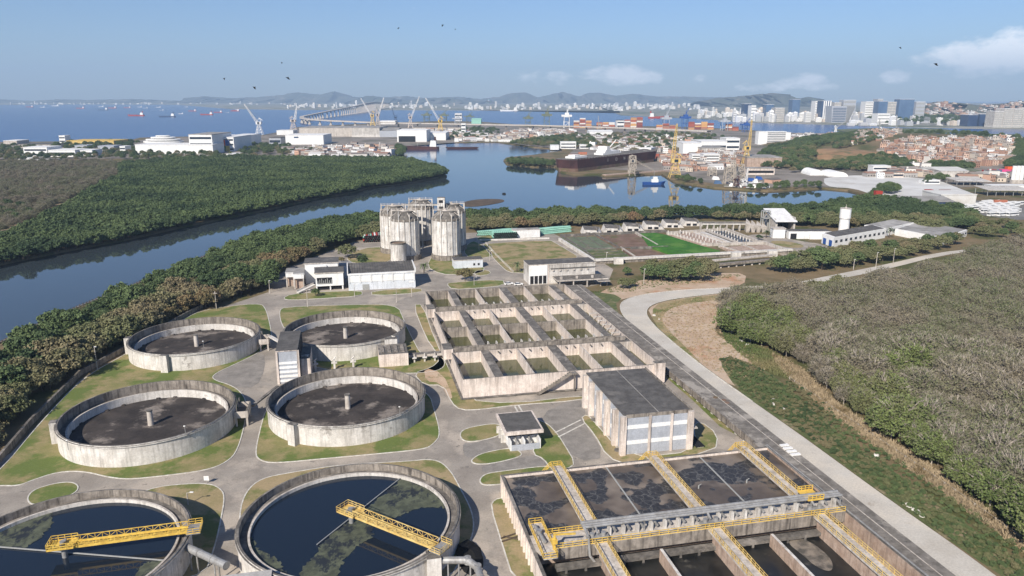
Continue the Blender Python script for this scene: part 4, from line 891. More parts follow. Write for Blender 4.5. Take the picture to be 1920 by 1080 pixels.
# sawtooth channels at the back of the beds
for k in range(6):
    c_=P(1112,441).lerp(P(1300,424),k/5); t=T('sawtooth_channel','broken pale concrete channel bay behind the filter beds','channel',tuple(c_),'w','channel bays behind the filter beds')
    b=MB(); b.add([(c_.x-7.5,c_.y,0),(c_.x+7,c_.y,0),(c_.x+7,c_.y+14,0),(c_.x-7.5,c_.y+14,0),(c_.x-6,c_.y,3.6),(c_.x+3.5,c_.y,3.2),(c_.x+5.5,c_.y+14,3.4),(c_.x-6,c_.y+14,4.2)],[(0,1,5,4),(1,2,6,5),(2,3,7,6),(3,0,4,7),(4,5,6,7)],[0,0,0,0,1]); t.part('wall',b,[X['concw'],X['dtop']])
    for x in (-5,-.5):
        b=MB(); b.box(c_.x+x,c_.x+x+3,c_.y-.1,c_.y+.02,.3,1.9); t.part('opening',b,X['dark'])
    b=MB(); b.box(c_.x+2,c_.x+2.6,c_.y-2,c_.y+10,3.5,4.6); t.part('fin',b,X['cstain'])
t=T('raised_launder','long pale launder on tall thin columns behind the filter beds','channel',tuple(P(1350,432)))
p,q=P(1313,433),P(1398,433)
b=MB(); wbar(b,p,q,3,4.6,6.2); t.part('trough',b,X['concw'])
b=MB(); wbar(b,p-Vector((0,1.8,0)),q-Vector((0,1.8,0)),.5,6.0,6.5); t.part('coping',b,X['dtop'])
for k in range(8):
    c_=p.lerp(q,k/7); b=MB(); b.box(c_.x-.4,c_.x+.4,c_.y-1.3,c_.y+1.3,0,4.6); t.part('column',b,X['conc'])
for k,(x,h) in enumerate([(1402,9),(1412,8),(1422,7.5),(1432,6)]):
    c_=P(x,436); b=MB(); b.add([(c_.x-1,c_.y,0),(c_.x+1,c_.y,0),(c_.x+1,c_.y+3,0),(c_.x-1,c_.y+3,0),(c_.x-2.4,c_.y-1,h*.7),(c_.x+1.8,c_.y-1,h*.6),(c_.x+1.8,c_.y+4,h*.8),(c_.x-.4,c_.y+4,h)],[(0,1,5,4),(1,2,6,5),(2,3,7,6),(3,0,4,7),(4,5,6,7)]); single('hopper','ragged grey concrete hopper in a row beside the open screen building','hopper',b,X['conc'],tuple(c_),'w','hoppers beside the screen building')
c_=P(1435,434); b=MB()
for x in (-2.4,2.4):
    for y in (0,4): b.box(c_.x+x-.3,c_.x+x+.3,c_.y+y-.3,c_.y+y+.3,0,14)
for z in (9,14): b.box(c_.x-2.7,c_.x+2.7,c_.y-.3,c_.y+4.3,z,z+.4)
for x in (-2.2,1.7): b.bar((c_.x+x,c_.y,9.4),(c_.x-x,c_.y,14),.25)
single('lift_frame','open square steel lift frame beside the screen building','frame',b,X['wrk'],tuple(c_))
c_=P(1454,438); t=T('screen_building','tall open fronted concrete screen building with a tilted white roof','building',tuple(c_)); u,v=c_.x,c_.y
b=MB(); b.box(u-1.2,u+.2,v-2,v+22,0,9.5); b.box(u+11,u+12.2,v-2,v+22,0,9.5); b.box(u+.2,u+11,v+21,v+22,0,9.5); t.part('side_wall',b,X['conc'])
b=MB(); b.add([(u-2,v-4,9.2),(u+12.8,v-4,9.2),(u+12.8,v+23,14.2),(u-2,v+23,14.2),(u-2,v-4,8.6),(u+12.8,v-4,8.6),(u+12.8,v+23,13.6),(u-2,v+23,13.6)],[(0,1,2,3),(4,7,6,5),(0,4,5,1),(1,5,6,2),(2,6,7,3),(3,7,4,0)]); t.part('roof',b,X['white'])
b=MB(); b.box(u-1.2,u-1.0,v-2,v+22,9.5,10.4); b.box(u+12,u+12.2,v-2,v+22,9.5,11.5); t.part('gable',b,X['concw'])
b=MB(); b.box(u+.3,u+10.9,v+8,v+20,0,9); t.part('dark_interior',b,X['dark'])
p=P(*k8(1115,352)); b=MB(); b.box(p.x,p.x+28,p.y,p.y+10,0,5.0,0,1); b.box(p.x+1,p.x+5,p.y-.12,p.y-.01,0,3.6,2); single('screen_annex','low white annex with dark roof attached beside the screen building','building',b,[X['white'],X['roofd'],X['dark']],tuple(p))
p=P(*k8(995,347)); b=MB(); b.box(p.x,p.x+8,p.y,p.y+6,0,6.2); b.box(p.x-.4,p.x+8.4,p.y-.4,p.y+6.4,6.2,6.7,1); single('control_hut','small white cube hut in front of the screen building','hut',b,[X['white'],X['conc']],tuple(p))
p=P(*k8(1272,355)); b=MB(); b.add([(p.x,p.y,0),(p.x+13,p.y,0),(p.x+13,p.y+6,0),(p.x,p.y+6,0),(p.x,p.y,4.5),(p.x+11,p.y,3.5),(p.x+11,p.y+6,3.5),(p.x,p.y+6,4.5)],[(0,1,5,4),(1,2,6,5),(2,3,7,6),(3,0,4,7),(4,5,6,7)]); single('white_shed','small white sloping shed between the screen annex and the water tower','shed',b,X['wht2'],tuple(p))
# water tower
c_=P(*k8(1542,303)); t=T('water_tower','white two tier cylindrical water tower behind the white office','tower',tuple(c_)); x,y=c_.x,c_.y+3.4
b=MB(); b.cyl(x,y,0,9.2,3.5,32,0,3.2); t.part('lower_shaft',b,X['wht2'])
b=MB(); b.cyl(x,y,9.2,9.5,3.6,32); b.cyl(x,y,16.1,16.4,3.8,32); t.part('band',b,X['conc'])
b=MB(); b.cyl(x,y,9.5,16.1,3.65,32); t.part('upper_tank',b,X['wht2'])
b=MB(); b.cyl(x,y,16.4,17.3,.7,10); b.tube((x,y,17.3),(x,y,19),.12,6); t.part('vent',b,X['conc'])
def prismb(name,label,pxs,yt,roofm,h=None,doors=0,wallm='wht2'):
    Aa,B,Cc=[P(*p) for p in pxs]; D=Aa+Cc-B; h=h or Hh(pxs[1][1],yt)
    t=T(name,label,'building',tuple(B)); pts=[tuple(Aa[:2]),tuple(B[:2]),tuple(Cc[:2]),tuple(D[:2])]
    b=MB(); b.prism(pts,0,h); wl=t.part('wall',b,X[wallm])
    ce=sum((Vector(p) for p in pts),Vector((0,0)))/4
    b=MB(); b.prism([tuple(ce+(Vector(p)-ce)*.93) for p in pts],h,h+.3); t.part('roof',b,X[roofm])
    e=(Cc-B); n=max(2,int(e.length/5)); nn=Vector((e.y,-e.x,0)).normalized()
    for k in range(n):
        a=B+e*((k+.3)/n)+nn*.05; c2=B+e*((k+.75)/n)+nn*.05
        b=MB(); b.bar(a+Vector((0,0,h*.55)),c2+Vector((0,0,h*.55)),.12,0,h*.25); t.part('window',b,X['glass'],parent=wl)
    e=(B-Aa); nn=Vector((e.y,-e.x,0)).normalized()
    for k in range(doors):
        a=Aa+e*((k+.25)/doors)+nn*.05; c2=Aa+e*((k+.75)/doors)+nn*.05
        b=MB(); b.bar(a+Vector((0,0,h*.32)),c2+Vector((0,0,h*.32)),.12,0,h*.6); t.part('door',b,X['blue'],parent=wl)
prismb('office_building','white flat roofed building with two blue doors below the water tower',[(1540,456),(1562,464),(1659,446)],0,'roofd',6.4,2)
prismb('office_building','white set back building with dark roof right of the water tower',[(1619,436),(1658,443),(1712,431)],0,'roofg',5.2)
prismb('office_building','widest white office building with dark roof near the dry scrub edge',[(1677,441),(1768,459),(1812,443)],0,'roofg',4.4)
# stacked pipes
def pipe_mesh(m,r=.62,ln=12):
    b=MB(); b.tube((0,0,0),(0,ln,0),r,10,0,None,False); b.add([(r*math.cos(k*.628),0.02,r*math.sin(k*.628)) for k in range(10)],[tuple(range(10))],1); b.add([(r*math.cos(k*.628),ln-.02,r*math.sin(k*.628)) for k in range(10)],[tuple(range(10))[::-1]],1)
    return b.mesh('storage_pipe',[m,X['black']])
pm={k:pipe_mesh(X[k]) for k in ('mint','white','red','steel')}
pm2=pipe_mesh(X['mint'],.62,22)
def stack(u,v,n,rows,keys,label,group,ang=0,me=None):
    for j in range(rows):
        for i in range(n-(j%2)):
            kk=keys[(j*n+i)%len(keys)]; o=bpy.data.objects.new('storage_pipe',me or pm[kk]); COL.objects.link(o)
            o.location=L(u+i*1.3+(j%2)*.65,v,.63+j*1.12); o.rotation_euler=(0,0,AN+ang); o['label']=label; o['category']='pipe'; o['group']=group
stack(60.6,261,13,4,['mint'],'pale green pipe with black open end in the wide stack before the pale shed','green pipes stacked before the shed',-.1)
stack(52,277,7,3,['mint'],'long pale green pipe lying crosswise in the small stack nearest the digesters','green pipes stacked nearest the digesters',-1.3,pm2)
stack(88,272,8,4,['mint'],'pale green pipe in the stack behind the pale shed','green pipes stacked behind the shed',-1.3,pm2)
p=PU(683,455); stack(p[0],p[1],17,4,['red','white','red','steel','mint'],'black mouthed storage pipe in the mixed stack left of the digesters','mixed pipes stacked left of the digesters',.0)
# poles, lamps, signs
def pole(px,pb,pt,label,arm=0,cross=False,m='conc'):
    c_=P(px,pb); h=Hh(pb,pt); t=T('utility_pole',label,'pole',tuple(c_))
    b=MB(); b.tube((c_.x,c_.y,0),(c_.x,c_.y,h),.17,8,0,.11); t.part('shaft',b,X[m])
    if cross:
        b=MB(); b.box(c_.x-1,c_.x+1,c_.y-.08,c_.y+.08,h-1,h-.8); t.part('cross_arm',b,X[m])
    else:
        b=MB(); b.bar((c_.x,c_.y,h-.1),(c_.x+arm,c_.y,h+.15),.1); t.part('arm',b,X[m])
        b=MB(); b.box(c_.x+arm-.1,c_.x+arm+.7,c_.y-.16,c_.y+.16,h+.08,h+.25); t.part('lamp_head',b,X['white'])
for a in [(183,694,651,'leaning pale pole beside the boundary wall and dry trees'),(406,580,546,'pale pole with a cross arm on the lawn above the river side tank',0,True),(506,550,527,'short pole at the bend of the plant road by the sheds'),
    (577,576,544,'thin lamp post on the lawn edge above the middle tank',1),(665,557,533,'thin lamp post before the long hall, left of its door',1),(743.7,567,541,'lamp post at the road junction by the basin block',1),(772,557,540,'lamp post at the far end of the long hall lawn',1),
    (297,590,570,'short pale pole among the bank trees'),(353,947,924,'white headed lamp post on the lawn by the corner tank',.8),(1207,533,505,'tall pole in front of the big bush by the sandy ground'),(1600,506,487,'thin pole on the far road, leftmost of three'),(1642,502,474,'thin pole on the far road, middle of three'),(1674,497,467,'thin pole on the far road, rightmost of three'),
    (690,437,420,'thin pole behind the mixed pipe stack'),(898,470,450,'thin lamp post beside the digester lane',.8),(918,489,470,'lamp post on the fence side of the mown field',.8),(889,535,520,'thin lamp post on the small lawn by the leafy tree',.8),(1137,490,474,'thin pole by the filter beds side channel')]:
    pole(*a)
c_=P(388,907); t=T('road_sign','small white square board beside the plant road junction','sign',tuple(c_)); b=MB(); b.box(c_.x-.6,c_.x+.6,c_.y-.05,c_.y+.05,.9,2.0); t.part('board',b,X['wht2']); b=MB(); b.box(c_.x-.05,c_.x+.05,c_.y+.06,c_.y+.16,0,1.9); t.part('post',b,X['steel'])
# tank edge lamps
for x,y,lab in [(128,842,'slim white headed lamp on the rim of the tank by the boundary wall, left'),(348,815,'slim lamp on the rim of the tank by the boundary wall, right'),(750,778,'slim lamp on the rim of the tank with the white spill'),(382,652,'slim lamp on the rim of the river side tank')]:
    c_=P(x,y,5.9); t=T('rim_lamp',lab,'lamp',tuple(c_)); b=MB(); b.tube((c_.x,c_.y,5.7),(c_.x,c_.y,8.2),.07,6); t.part('post',b,X['steel']); b=MB(); b.box(c_.x-.3,c_.x+.15,c_.y-.12,c_.y+.12,8.2,8.4); t.part('lamp_head',b,X['wht2'])
# cars
def car(px,py,rot,label,name='parked_car'):
    c_=P(px,py); t=T(name,label,'car',tuple(c_)); x,y=c_.x,c_.y
    b=MB(); b.prism([(x-2.1,y-.82),(x+2.1,y-.82),(x+2.2,y-.6),(x+2.2,y+.6),(x+2.1,y+.82),(x-2.1,y+.82),(x-2.2,y+.6),(x-2.2,y-.6)],.35,.95); t.part('body',b,X['wht2'])
    b=MB(); b.add([(x-1.7,y-.78,.95),(x+1.1,y-.78,.95),(x+1.1,y+.78,.95),(x-1.7,y+.78,.95),(x-1.3,y-.65,1.48),(x+.4,y-.65,1.48),(x+.4,y+.65,1.48),(x-1.3,y+.65,1.48)],[(0,1,5,4),(1,2,6,5),(2,3,7,6),(3,0,4,7),(4,5,6,7)],[1,1,1,1,0]); t.part('cabin',b,[X['wht2'],X['glass']])
    for sx in (-1.35,1.35):
        for sy in (-.85,.65):
            b=MB(); b.tube((x+sx,y+sy,.33),(x+sx,y+sy+.2,.33),.33,12); t.part('wheel',b,X['black'])
    t.e.rotation_euler=(0,0,rot)
car(954,534,.3,'white car parked left of its neighbour behind the basin block'); car(972,535,.2,'white car parked right of its neighbour behind the basin block')
# walls and fences
def wall(name,label,pxs,h,wd,m,top):
    pts=[P(*p) for p in pxs]; b=MB(); q1=offs(pts,wd/2,False);q2=offs(pts,-wd/2,False)
    b.prism([tuple(p) for p in q1]+[tuple(p) for p in q2[::-1]],0,h,0,1); single(name,label,'wall',b,[X[m],X[top]],tuple(pts[len(pts)//2]))
wall('boundary_wall','dark mossy boundary wall between the round tanks and the bank trees',[(-60,925),(0,866),(60,795),(151,704),(238,656),(300,622),(345,596),(380,577)],1.9,.7,'cstain','dtop')
wall('garden_wall','low pale wall along the far side of the mown field',[(893,452),(960,450),(1030,448)],1.0,.5,'concw','concw')
def fence(label,pxs,h,step,m,rails=2):
    pts=[P(*p) for p in pxs]; t=T('post_fence',label,'fence',tuple(pts[0])); b=MB(); r=MB()
    for p,q in zip(pts,pts[1:]):
        n=max(1,int((q-p).length/step))
        for k in range(n): c_=p.lerp(q,k/n); b.box(c_.x-.12,c_.x+.12,c_.y-.12,c_.y+.12,0,h)
        for k in range(rails): r.bar(p+Vector((0,0,h*(k+1)/rails-.1)),q+Vector((0,0,h*(k+1)/rails-.1)),.06)
    b.box(pts[-1].x-.12,pts[-1].x+.12,pts[-1].y-.12,pts[-1].y+.12,0,h)
    t.part('posts',b,X[m],kind='stuff'); t.part('rails',r,X[m])
fence('dark post fence along the river edge walkway',[(-60,672),(5,646),(60,618),(150,578),(300,517),(400,477)],1.8,2.2,'bark')
fence('pale post fence on the left edge of the mown field',[(911,458),(930,480),(962,512)],1.6,3,'concw')
fence('rusty wire fence along the dry scrub edge',[(1480,712),(1570,775),(1680,850),(1790,925),(1930,1025),(1990,1070)],1.1,3.,'barkp')
pts=[P(*p) for p in [(-60,664),(5,640),(60,613),(150,574),(300,514),(400,474)]]
b=MB(); q1=offs(pts,.6,False);q2=offs(pts,-.6,False); b.prism([tuple(p) for p in q1]+[tuple(p) for p in q2[::-1]],-2.4,.25); struct('path',b,X['dtop'])
# ---------------------------------------------------------------- vegetation
def np_mesh(name,quads,mats,mi=None,tris=False):
    n=quads.shape[0];k=quads.shape[1]
    me=bpy.data.meshes.new(name); me.vertices.add(n*k); me.vertices.foreach_set('co',quads.reshape(-1).astype(np.float32))
    me.loops.add(n*k); me.loops.foreach_set('vertex_index',np.arange(n*k,dtype=np.int32)); me.polygons.add(n)
    me.polygons.foreach_set('loop_start',np.arange(0,n*k,k,dtype=np.int32))
    for m in mats: me.materials.append(m)
    if mi is not None: me.polygons.foreach_set('material_index',mi.astype(np.int32))
    me.update(calc_edges=True); me.validate(); return me
def unit(a): return a/np.maximum(np.linalg.norm(a,axis=-1,keepdims=True),1e-6)
def quads_at(c,nrm,size,rng,asp=1.):
    r=unit(rng.normal(size=c.shape)); a=unit(np.cross(nrm,r)); b=np.cross(nrm,a)
    s=size[:,None]; return np.stack([c-a*s*asp-b*s,c+a*s*asp-b*s,c+a*s*asp+b*s,c-a*s*asp+b*s],1)
def crown(seed,R,H,z0,ncl,per,cr,leaf):
    g=np.random.default_rng(seed)
    th=g.uniform(0,2*np.pi,ncl); ph=np.arccos(g.uniform(-.35,1,ncl)); rr=g.uniform(.45,1.,ncl)**.6
    cc=np.stack([R*rr*np.sin(ph)*np.cos(th),R*rr*np.sin(ph)*np.sin(th),z0+H*(.42+.5*np.cos(ph)*rr)],1)
    cc[:,:2]*=g.uniform(.8,1.15,(ncl,1))
    d=unit(g.normal(size=(ncl,per,3))); d[...,2]=np.abs(d[...,2])*.9-.35*(g.random((ncl,per)))
    rad=g.uniform(.5,1.25,(ncl,per,1))*cr*g.uniform(.35,1.5,(ncl,1,1)); c=(cc[:,None]+d*rad*np.array([1,1,.75])).reshape(-1,3)
    c+=g.normal(size=c.shape)*cr*.22*(g.random((len(c),1))>.6)
    nr=unit(d.reshape(-1,3)+g.normal(size=c.shape)*.55+np.array([0,0,.35]))
    return quads_at(c,nr,leaf*g.uniform(.5,1.2,len(c)),g)
def trunk_mb(rnd,h,R,r=.2,limbs=6,m=0):
    b=MB(); top=Vector((rnd.uniform(-.4,.4),rnd.uniform(-.4,.4),h*.55)); b.tube((0,0,-.2),top,r,6,0,r*.6)
    for k in range(limbs):
        a=k/limbs*6.283+rnd.uniform(-.4,.4); s=top*rnd.uniform(.5,1.); e=Vector((math.cos(a)*R*rnd.uniform(.4,.8),math.sin(a)*R*rnd.uniform(.4,.8),h*rnd.uniform(.7,.98)))
        mid=s.lerp(e,.5)+Vector((0,0,-.08*h)); b.tube(s,mid,r*.5,4,0,r*.35,False); b.tube(mid,e,r*.35,4,0,r*.12,False)
    return b
class Tree:
    def __init__(s,name,cat,cm,tm): s.name,s.cat,s.cm,s.tm=name,cat,cm,tm
    def place(s,x,y,sc,rot,label,group=None,z=0):
        e=bpy.data.objects.new(s.name,None); COL.objects.link(e); e.location=(x,y,z); e.rotation_euler=(0,0,rot); e.scale=(sc*random.uniform(.92,1.08),sc*random.uniform(.92,1.08),sc)
        e['label']=label; e['category']=s.cat
        if group: e['group']=group
        k=bpy.data.objects.new('trunk',s.tm); COL.objects.link(k); k.parent=e
        c=bpy.data.objects.new('crown',s.cm); COL.objects.link(c); c.parent=e; s.src=c; return e
def mk(name,n,leafm,R,H,z0,ncl,per,cr,leaf,barkm,seed,r=.2):
    out=[]
    for i in range(n):
        rd=random.Random(seed+i); k=rd.uniform(.85,1.15)
        cm=np_mesh('crown',crown(seed+i,R*k,H,z0,ncl,per,cr,leaf),[leafm]); tm=trunk_mb(rd,z0+H*.8,R,r).mesh('trunk',barkm)
        out.append(Tree(name,'tree',cm,tm))
    return out
def bare(seed,R,H,nb,leaf_n,lm):
    R*=1.5;H*=1.65;nb=int(nb*1.5);leaf_n=int(leaf_n*1.7)
    """scrubby half bare tree: radiating twigs (one crown mesh) with sparse leaves"""
    g=np.random.default_rng(seed); rd=random.Random(seed)
    th=g.uniform(0,2*np.pi,nb); ph=np.arccos(g.uniform(.0,1,nb)); 
    base=np.stack([np.cos(th)*np.sin(ph)*R*.35,np.sin(th)*np.sin(ph)*R*.35,H*.35+H*.25*np.cos(ph)],1)
    tip=np.stack([np.cos(th)*np.sin(ph)*R,np.sin(th)*np.sin(ph)*R,H*.45+H*.55*np.cos(ph)],1)*g.uniform(.75,1.08,(nb,1))
    per=14; f=g.uniform(.45,1,(nb,per,1)); o=base[:,None]+(tip-base)[:,None]*f+g.normal(size=(nb,per,3))*.28
    d=unit(unit(tip-base)[:,None]*1.0+g.normal(size=(nb,per,3))*.75+np.array([0,0,.3])); ln=g.uniform(.35,.95,(nb,per,1))
    sd=unit(np.cross(d,g.normal(size=d.shape)))*.028
    tw=np.stack([o-sd,o+sd,o+d*ln+sd*.4,o+d*ln-sd*.4],2).reshape(-1,4,3)
    k=g.integers(0,nb*per,leaf_n); c=(o+d*ln*g.uniform(.3,1.1,ln.shape)).reshape(-1,3)[k]+g.normal(size=(leaf_n,3))*.15
    nr=unit(g.normal(size=c.shape)+np.array([0,0,.6])); lv=quads_at(c,nr,g.uniform(.07,.17,leaf_n),g)
    q=np.concatenate([tw,lv]); mi=np.concatenate([np.zeros(len(tw)),np.ones(len(lv))])
    cm=np_mesh('crown',q,[X['twig'],lm],mi)
    b=MB(); b.tube((0,0,-.2),(0,0,H*.3),.14,6,0,.1)
    for i in range(15):
        a=i/15*6.283+rd.uniform(-.3,.3); s_=Vector((0,0,H*rd.uniform(.12,.3))); r_=rd.uniform(.25,1.02)
        e=Vector((math.cos(a)*R*r_,math.sin(a)*R*r_,H*(.5+.53*math.sqrt(max(0,1.08-r_*r_))))); m_=s_.lerp(e,.5)+Vector((rd.uniform(-.3,.3),rd.uniform(-.3,.3),.15*H))
        b.tube(s_,m_,.12,4,0,.09,False); b.tube(m_,e,.09,4,0,.045,False)
        for _ in range(2): b.tube(m_.lerp(e,.3),e+Vector((rd.uniform(-1,1),rd.uniform(-1,1),rd.uniform(-.2,.5))),.05,3,0,.02,False)
    return Tree('scrub_tree','tree',cm,b.mesh('trunk',X['barkp']))
MANG=mk('mangrove_tree',5,X['leafm'],2.7,5.4,1.2,44,28,.75,.26,X['bark'],100)
BANKG=mk('bank_tree',4,X['leafm'],4.1,6.6,1.5,84,40,.85,.21,X['bark'],200)
BANKB=mk('bank_tree',4,X['leafb'],4.3,5.8,1.3,90,42,.85,.19,X['bark'],300)
BANKR=mk('bank_tree',2,X['leafr'],3.9,5.4,1.3,80,36,.85,.19,X['bark'],400)
SCRB=[bare(500+i,2.5,4.3,120,1100,X['leafd']) for i in range(4)]
SCRO=[bare(550+i,2.6,4.4,120,1700,X['leafd']) for i in range(4)]
SCRG=[bare(600+i,2.7,4.4,105,4600,X['leafg']) for i in range(3)]
for t_ in SCRB+SCRO+SCRG: pass
def visible(x,y,z=3):
    zc=y*cp-(z-CH)*sp
    if zc<5: return False
    px=960+F*x/zc; py=540-F*(y*sp+(z-CH)*cp)/zc
    return -40<px<1960 and -20<py<1120
def gnscatter(name,label,cat,pts,srcs,kind='stuff',smin=.8,smax=1.2,pick=None):
    """one stuff object: points with instances of crowns already used by real trees"""
    if not pts: return
    r=random.Random(len(pts)); me=bpy.data.meshes.new(name); me.from_pydata([(p[0],p[1],p[2] if len(p)>2 else 0) for p in pts],[],[])
    n=len(pts)
    for nm,ty,vals in [('isc','FLOAT',[r.uniform(smin,smax) for _ in pts]),('irot','FLOAT',[r.uniform(0,6.28) for _ in pts]),('iid','INT',[(pick(p) if pick else r.randrange(len(srcs))) for p in pts])]:
        a=me.attributes.new(nm,ty,'POINT'); a.data.foreach_set('value',vals)
    ob=bpy.data.objects.new(name,me); COL.objects.link(ob); ob['kind']=kind
    if label: ob['label']=label; ob['category']=cat
    ng=bpy.data.node_groups.new(name+'_scatter','GeometryNodeTree'); ng.interface.new_socket('Geometry',in_out='INPUT',socket_type='NodeSocketGeometry'); ng.interface.new_socket('Geometry',in_out='OUTPUT',socket_type='NodeSocketGeometry')
    N=ng.nodes; Lk=ng.links; gi=N.new('NodeGroupInput'); go=N.new('NodeGroupOutput'); ip=N.new('GeometryNodeInstanceOnPoints'); jn=N.new('GeometryNodeJoinGeometry')
    for s in srcs[::-1]:
        oi=N.new('GeometryNodeObjectInfo'); oi.transform_space='ORIGINAL'; oi.inputs['Object'].default_value=s; oi.inputs['As Instance'].default_value=True; Lk.new(oi.outputs['Geometry'],jn.inputs[0])
    def attr(nm,ty):
        a=N.new('GeometryNodeInputNamedAttribute'); a.data_type=ty; a.inputs['Name'].default_value=nm; return a.outputs['Attribute']
    Lk.new(gi.outputs[0],ip.inputs['Points']); Lk.new(jn.outputs[0],ip.inputs['Instance']); ip.inputs['Pick Instance'].default_value=True
    Lk.new(attr('iid','INT'),ip.inputs['Instance Index']); Lk.new(attr('isc','FLOAT'),ip.inputs['Scale'])
    cx=N.new('ShaderNodeCombineXYZ'); Lk.new(attr('irot','FLOAT'),cx.inputs[2]); Lk.new(cx.outputs[0],ip.inputs['Rotation'])
    Lk.new(ip.outputs[0],go.inputs[0]); md=ob.modifiers.new('scatter','NODES'); md.node_group=ng; return ob
def noise2(x,y,s): return math.sin(x*s+1.3)*math.cos(y*s*1.2+.7)+.6*math.sin(x*s*2.3-y*s*1.7)
# bank trees
bankp=[tuple(p[:2]) for p in W([(-160,756),(0,692),(60,658),(140,620),(310,540),(400,497),(480,463),(600,430),(712,416),(712,447),(655,455),(600,474),(548,497),(512,520),(503,543),(420,568),(350,590),(236,648),(146,694),(58,762),(-30,848),(-160,900)])]
rearp=[tuple(p[:2]) for p in W([(880,412),(1000,409),(1150,408),(1300,406),(1450,401),(1560,393),(1629,382),(1665,387),(1700,392),(1790,402),(1830,415),(1830,430),(1740,438),(1700,428),(1640,424),(1570,428),(1500,426),(1470,418),(1400,414),(1300,412),(1200,417),(1050,428),(900,434),(880,432)])]
bt=fill(bankp,4.6,.4,1)+[p for p in fill(rearp,5.6,.4,2)]
bt=[p for p in bt if visible(*p)]+[p for p in bt if not visible(*p)]
bt.sort(key=lambda p:(not visible(*p),p[0]**2+p[1]**2))
bl=[tuple(p[:2]) for p in W([(-200,800),(0,760),(150,650),(300,570),(500,500),(712,435),(800,425),(1000,424),(1300,410),(1500,415),(1700,420),(1900,420),(1900,600),(900,700),(0,1000),(-200,1000)])]
rest=[]
for i,(x,y) in enumerate(bt):
    inner=inpoly(x,y,bl); n_=noise2(x,y,.05)
    kind=(BANKR if n_>.75 else BANKB) if inner and n_>-.7 else BANKG
    if i<290 and visible(x,y):
        zone='by the boundary wall' if x<-75 and y<330 else ('on the bank behind the process sheds' if x<-20 else 'behind the filter beds and offices')
        col={id(BANKG):'dense dark green',id(BANKB):'olive green',id(BANKR):'rust tinged'}[id(kind)]
        random.choice(kind).place(x,y,random.choice((.6,.75,.9,1.,1.1,1.25,1.45))*random.uniform(.92,1.08),random.uniform(0,6.28),f'{col} leafy bank tree {zone}',f'{col} bank trees {zone}')
    else: rest.append((x,y,0,kind))
def ensure(trees):
    return [t_.src for t_ in trees]
bsrc=BANKG+BANKB+BANKR; bs=ensure(bsrc)
gnscatter('bank_woodland','continuous belt of leafy trees along the plant bank','woodland',[(p[0],p[1],0,p[3]) for p in rest],bs,pick=lambda p:bsrc.index(random.choice(p[3])),smin=.65,smax=1.4)
# mangrove island
isl=[tuple(p[:2]) for p in W([(225,312),(330,303),(450,299),(600,301),(735,302),(775,305),(830,322),(838,329),(800,337),(740,347.5),(690,352.5),(650,364),(600,371),(552,382),(490,396),(400,414),(341,427),(237,450),(118,472),(0,497),(-250,560),(-380,560),(-100,476),(30,445),(110,402),(170,366),(225,335)])]
mp=fill(isl,3.9,.47,3); mp.sort(key=lambda p:(not visible(*p),p[0]**2+p[1]**2)); 
ms=[]
for i,(x,y) in enumerate(mp[:280]):
    random.choice(MANG).place(x,y,random.uniform(.7,1.35),random.uniform(0,6.28),'dark green mangrove tree on the far river bank edge','mangrove trees along the far river bank')
gnscatter('mangrove_forest','dense green mangrove forest across the river','forest',mp[280:],ensure(MANG),smin=.65,smax=1.4)
# dry scrub to the right
scp=[tuple(p[:2]) for p in W([(1405,568),(1500,560),(1600,544),(1700,530),(1800,506),(1850,482),(1935,464),(2200,456),(2500,600),(2500,1000),(2200,1180),(2030,1120),(1950,1040),(1850,955),(1745,875),(1645,808),(1565,748),(1510,698),(1450,655),(1380,640),(1355,608),(1352,588),(1368,562)])]
sp_=fill(scp,4.9,.48,4); sp_.sort(key=lambda p:(not visible(*p),p[0]**2+p[1]**2))
edge=[tuple(p[:2]) for p in W([(1352,588),(1368,570),(1420,590),(1480,620),(1560,690),(1650,760),(1760,830),(1870,900),(1990,980),(2060,1120),(1950,1040),(1850,955),(1745,875),(1645,808),(1565,748),(1510,698),(1450,655),(1380,640),(1355,608)])]
rest=[];sall=SCRB+SCRO+SCRG
for i,(x,y) in enumerate(sp_):
    n_=noise2(x,y,.045)+random.uniform(-.5,.5); e_=inpoly(x,y,edge)
    kind=SCRG if (e_ and n_>-.25) or n_>1.3 else (SCRO if n_>-.15 else SCRB)
    if i<290:
        col={id(SCRG):'green leaved',id(SCRO):'olive half bare',id(SCRB):'grey nearly bare'}[id(kind)]; zone='at the straw grass edge by the road' if e_ else 'inside the dry thicket'
        random.choice(kind).place(x,y,random.choice((.65,.85,1.,1.15,1.5)),random.uniform(0,6.28),f'{col} scrub tree {zone}',f'{col} scrub trees {zone}')
    else: rest.append((x,y,0,kind))
for t_ in sall:
    if not hasattr(t_,'src'): t_.place(*rest.pop()[:2],1,0,'olive half bare scrub tree inside the dry thicket','olive half bare scrub trees inside the dry thicket')
gnscatter('dry_scrub','grey brown dry scrub woodland right of the road','scrub',rest,ensure(sall),pick=lambda p:sall.index(random.choice(p[3])),smin=.6,smax=1.5)
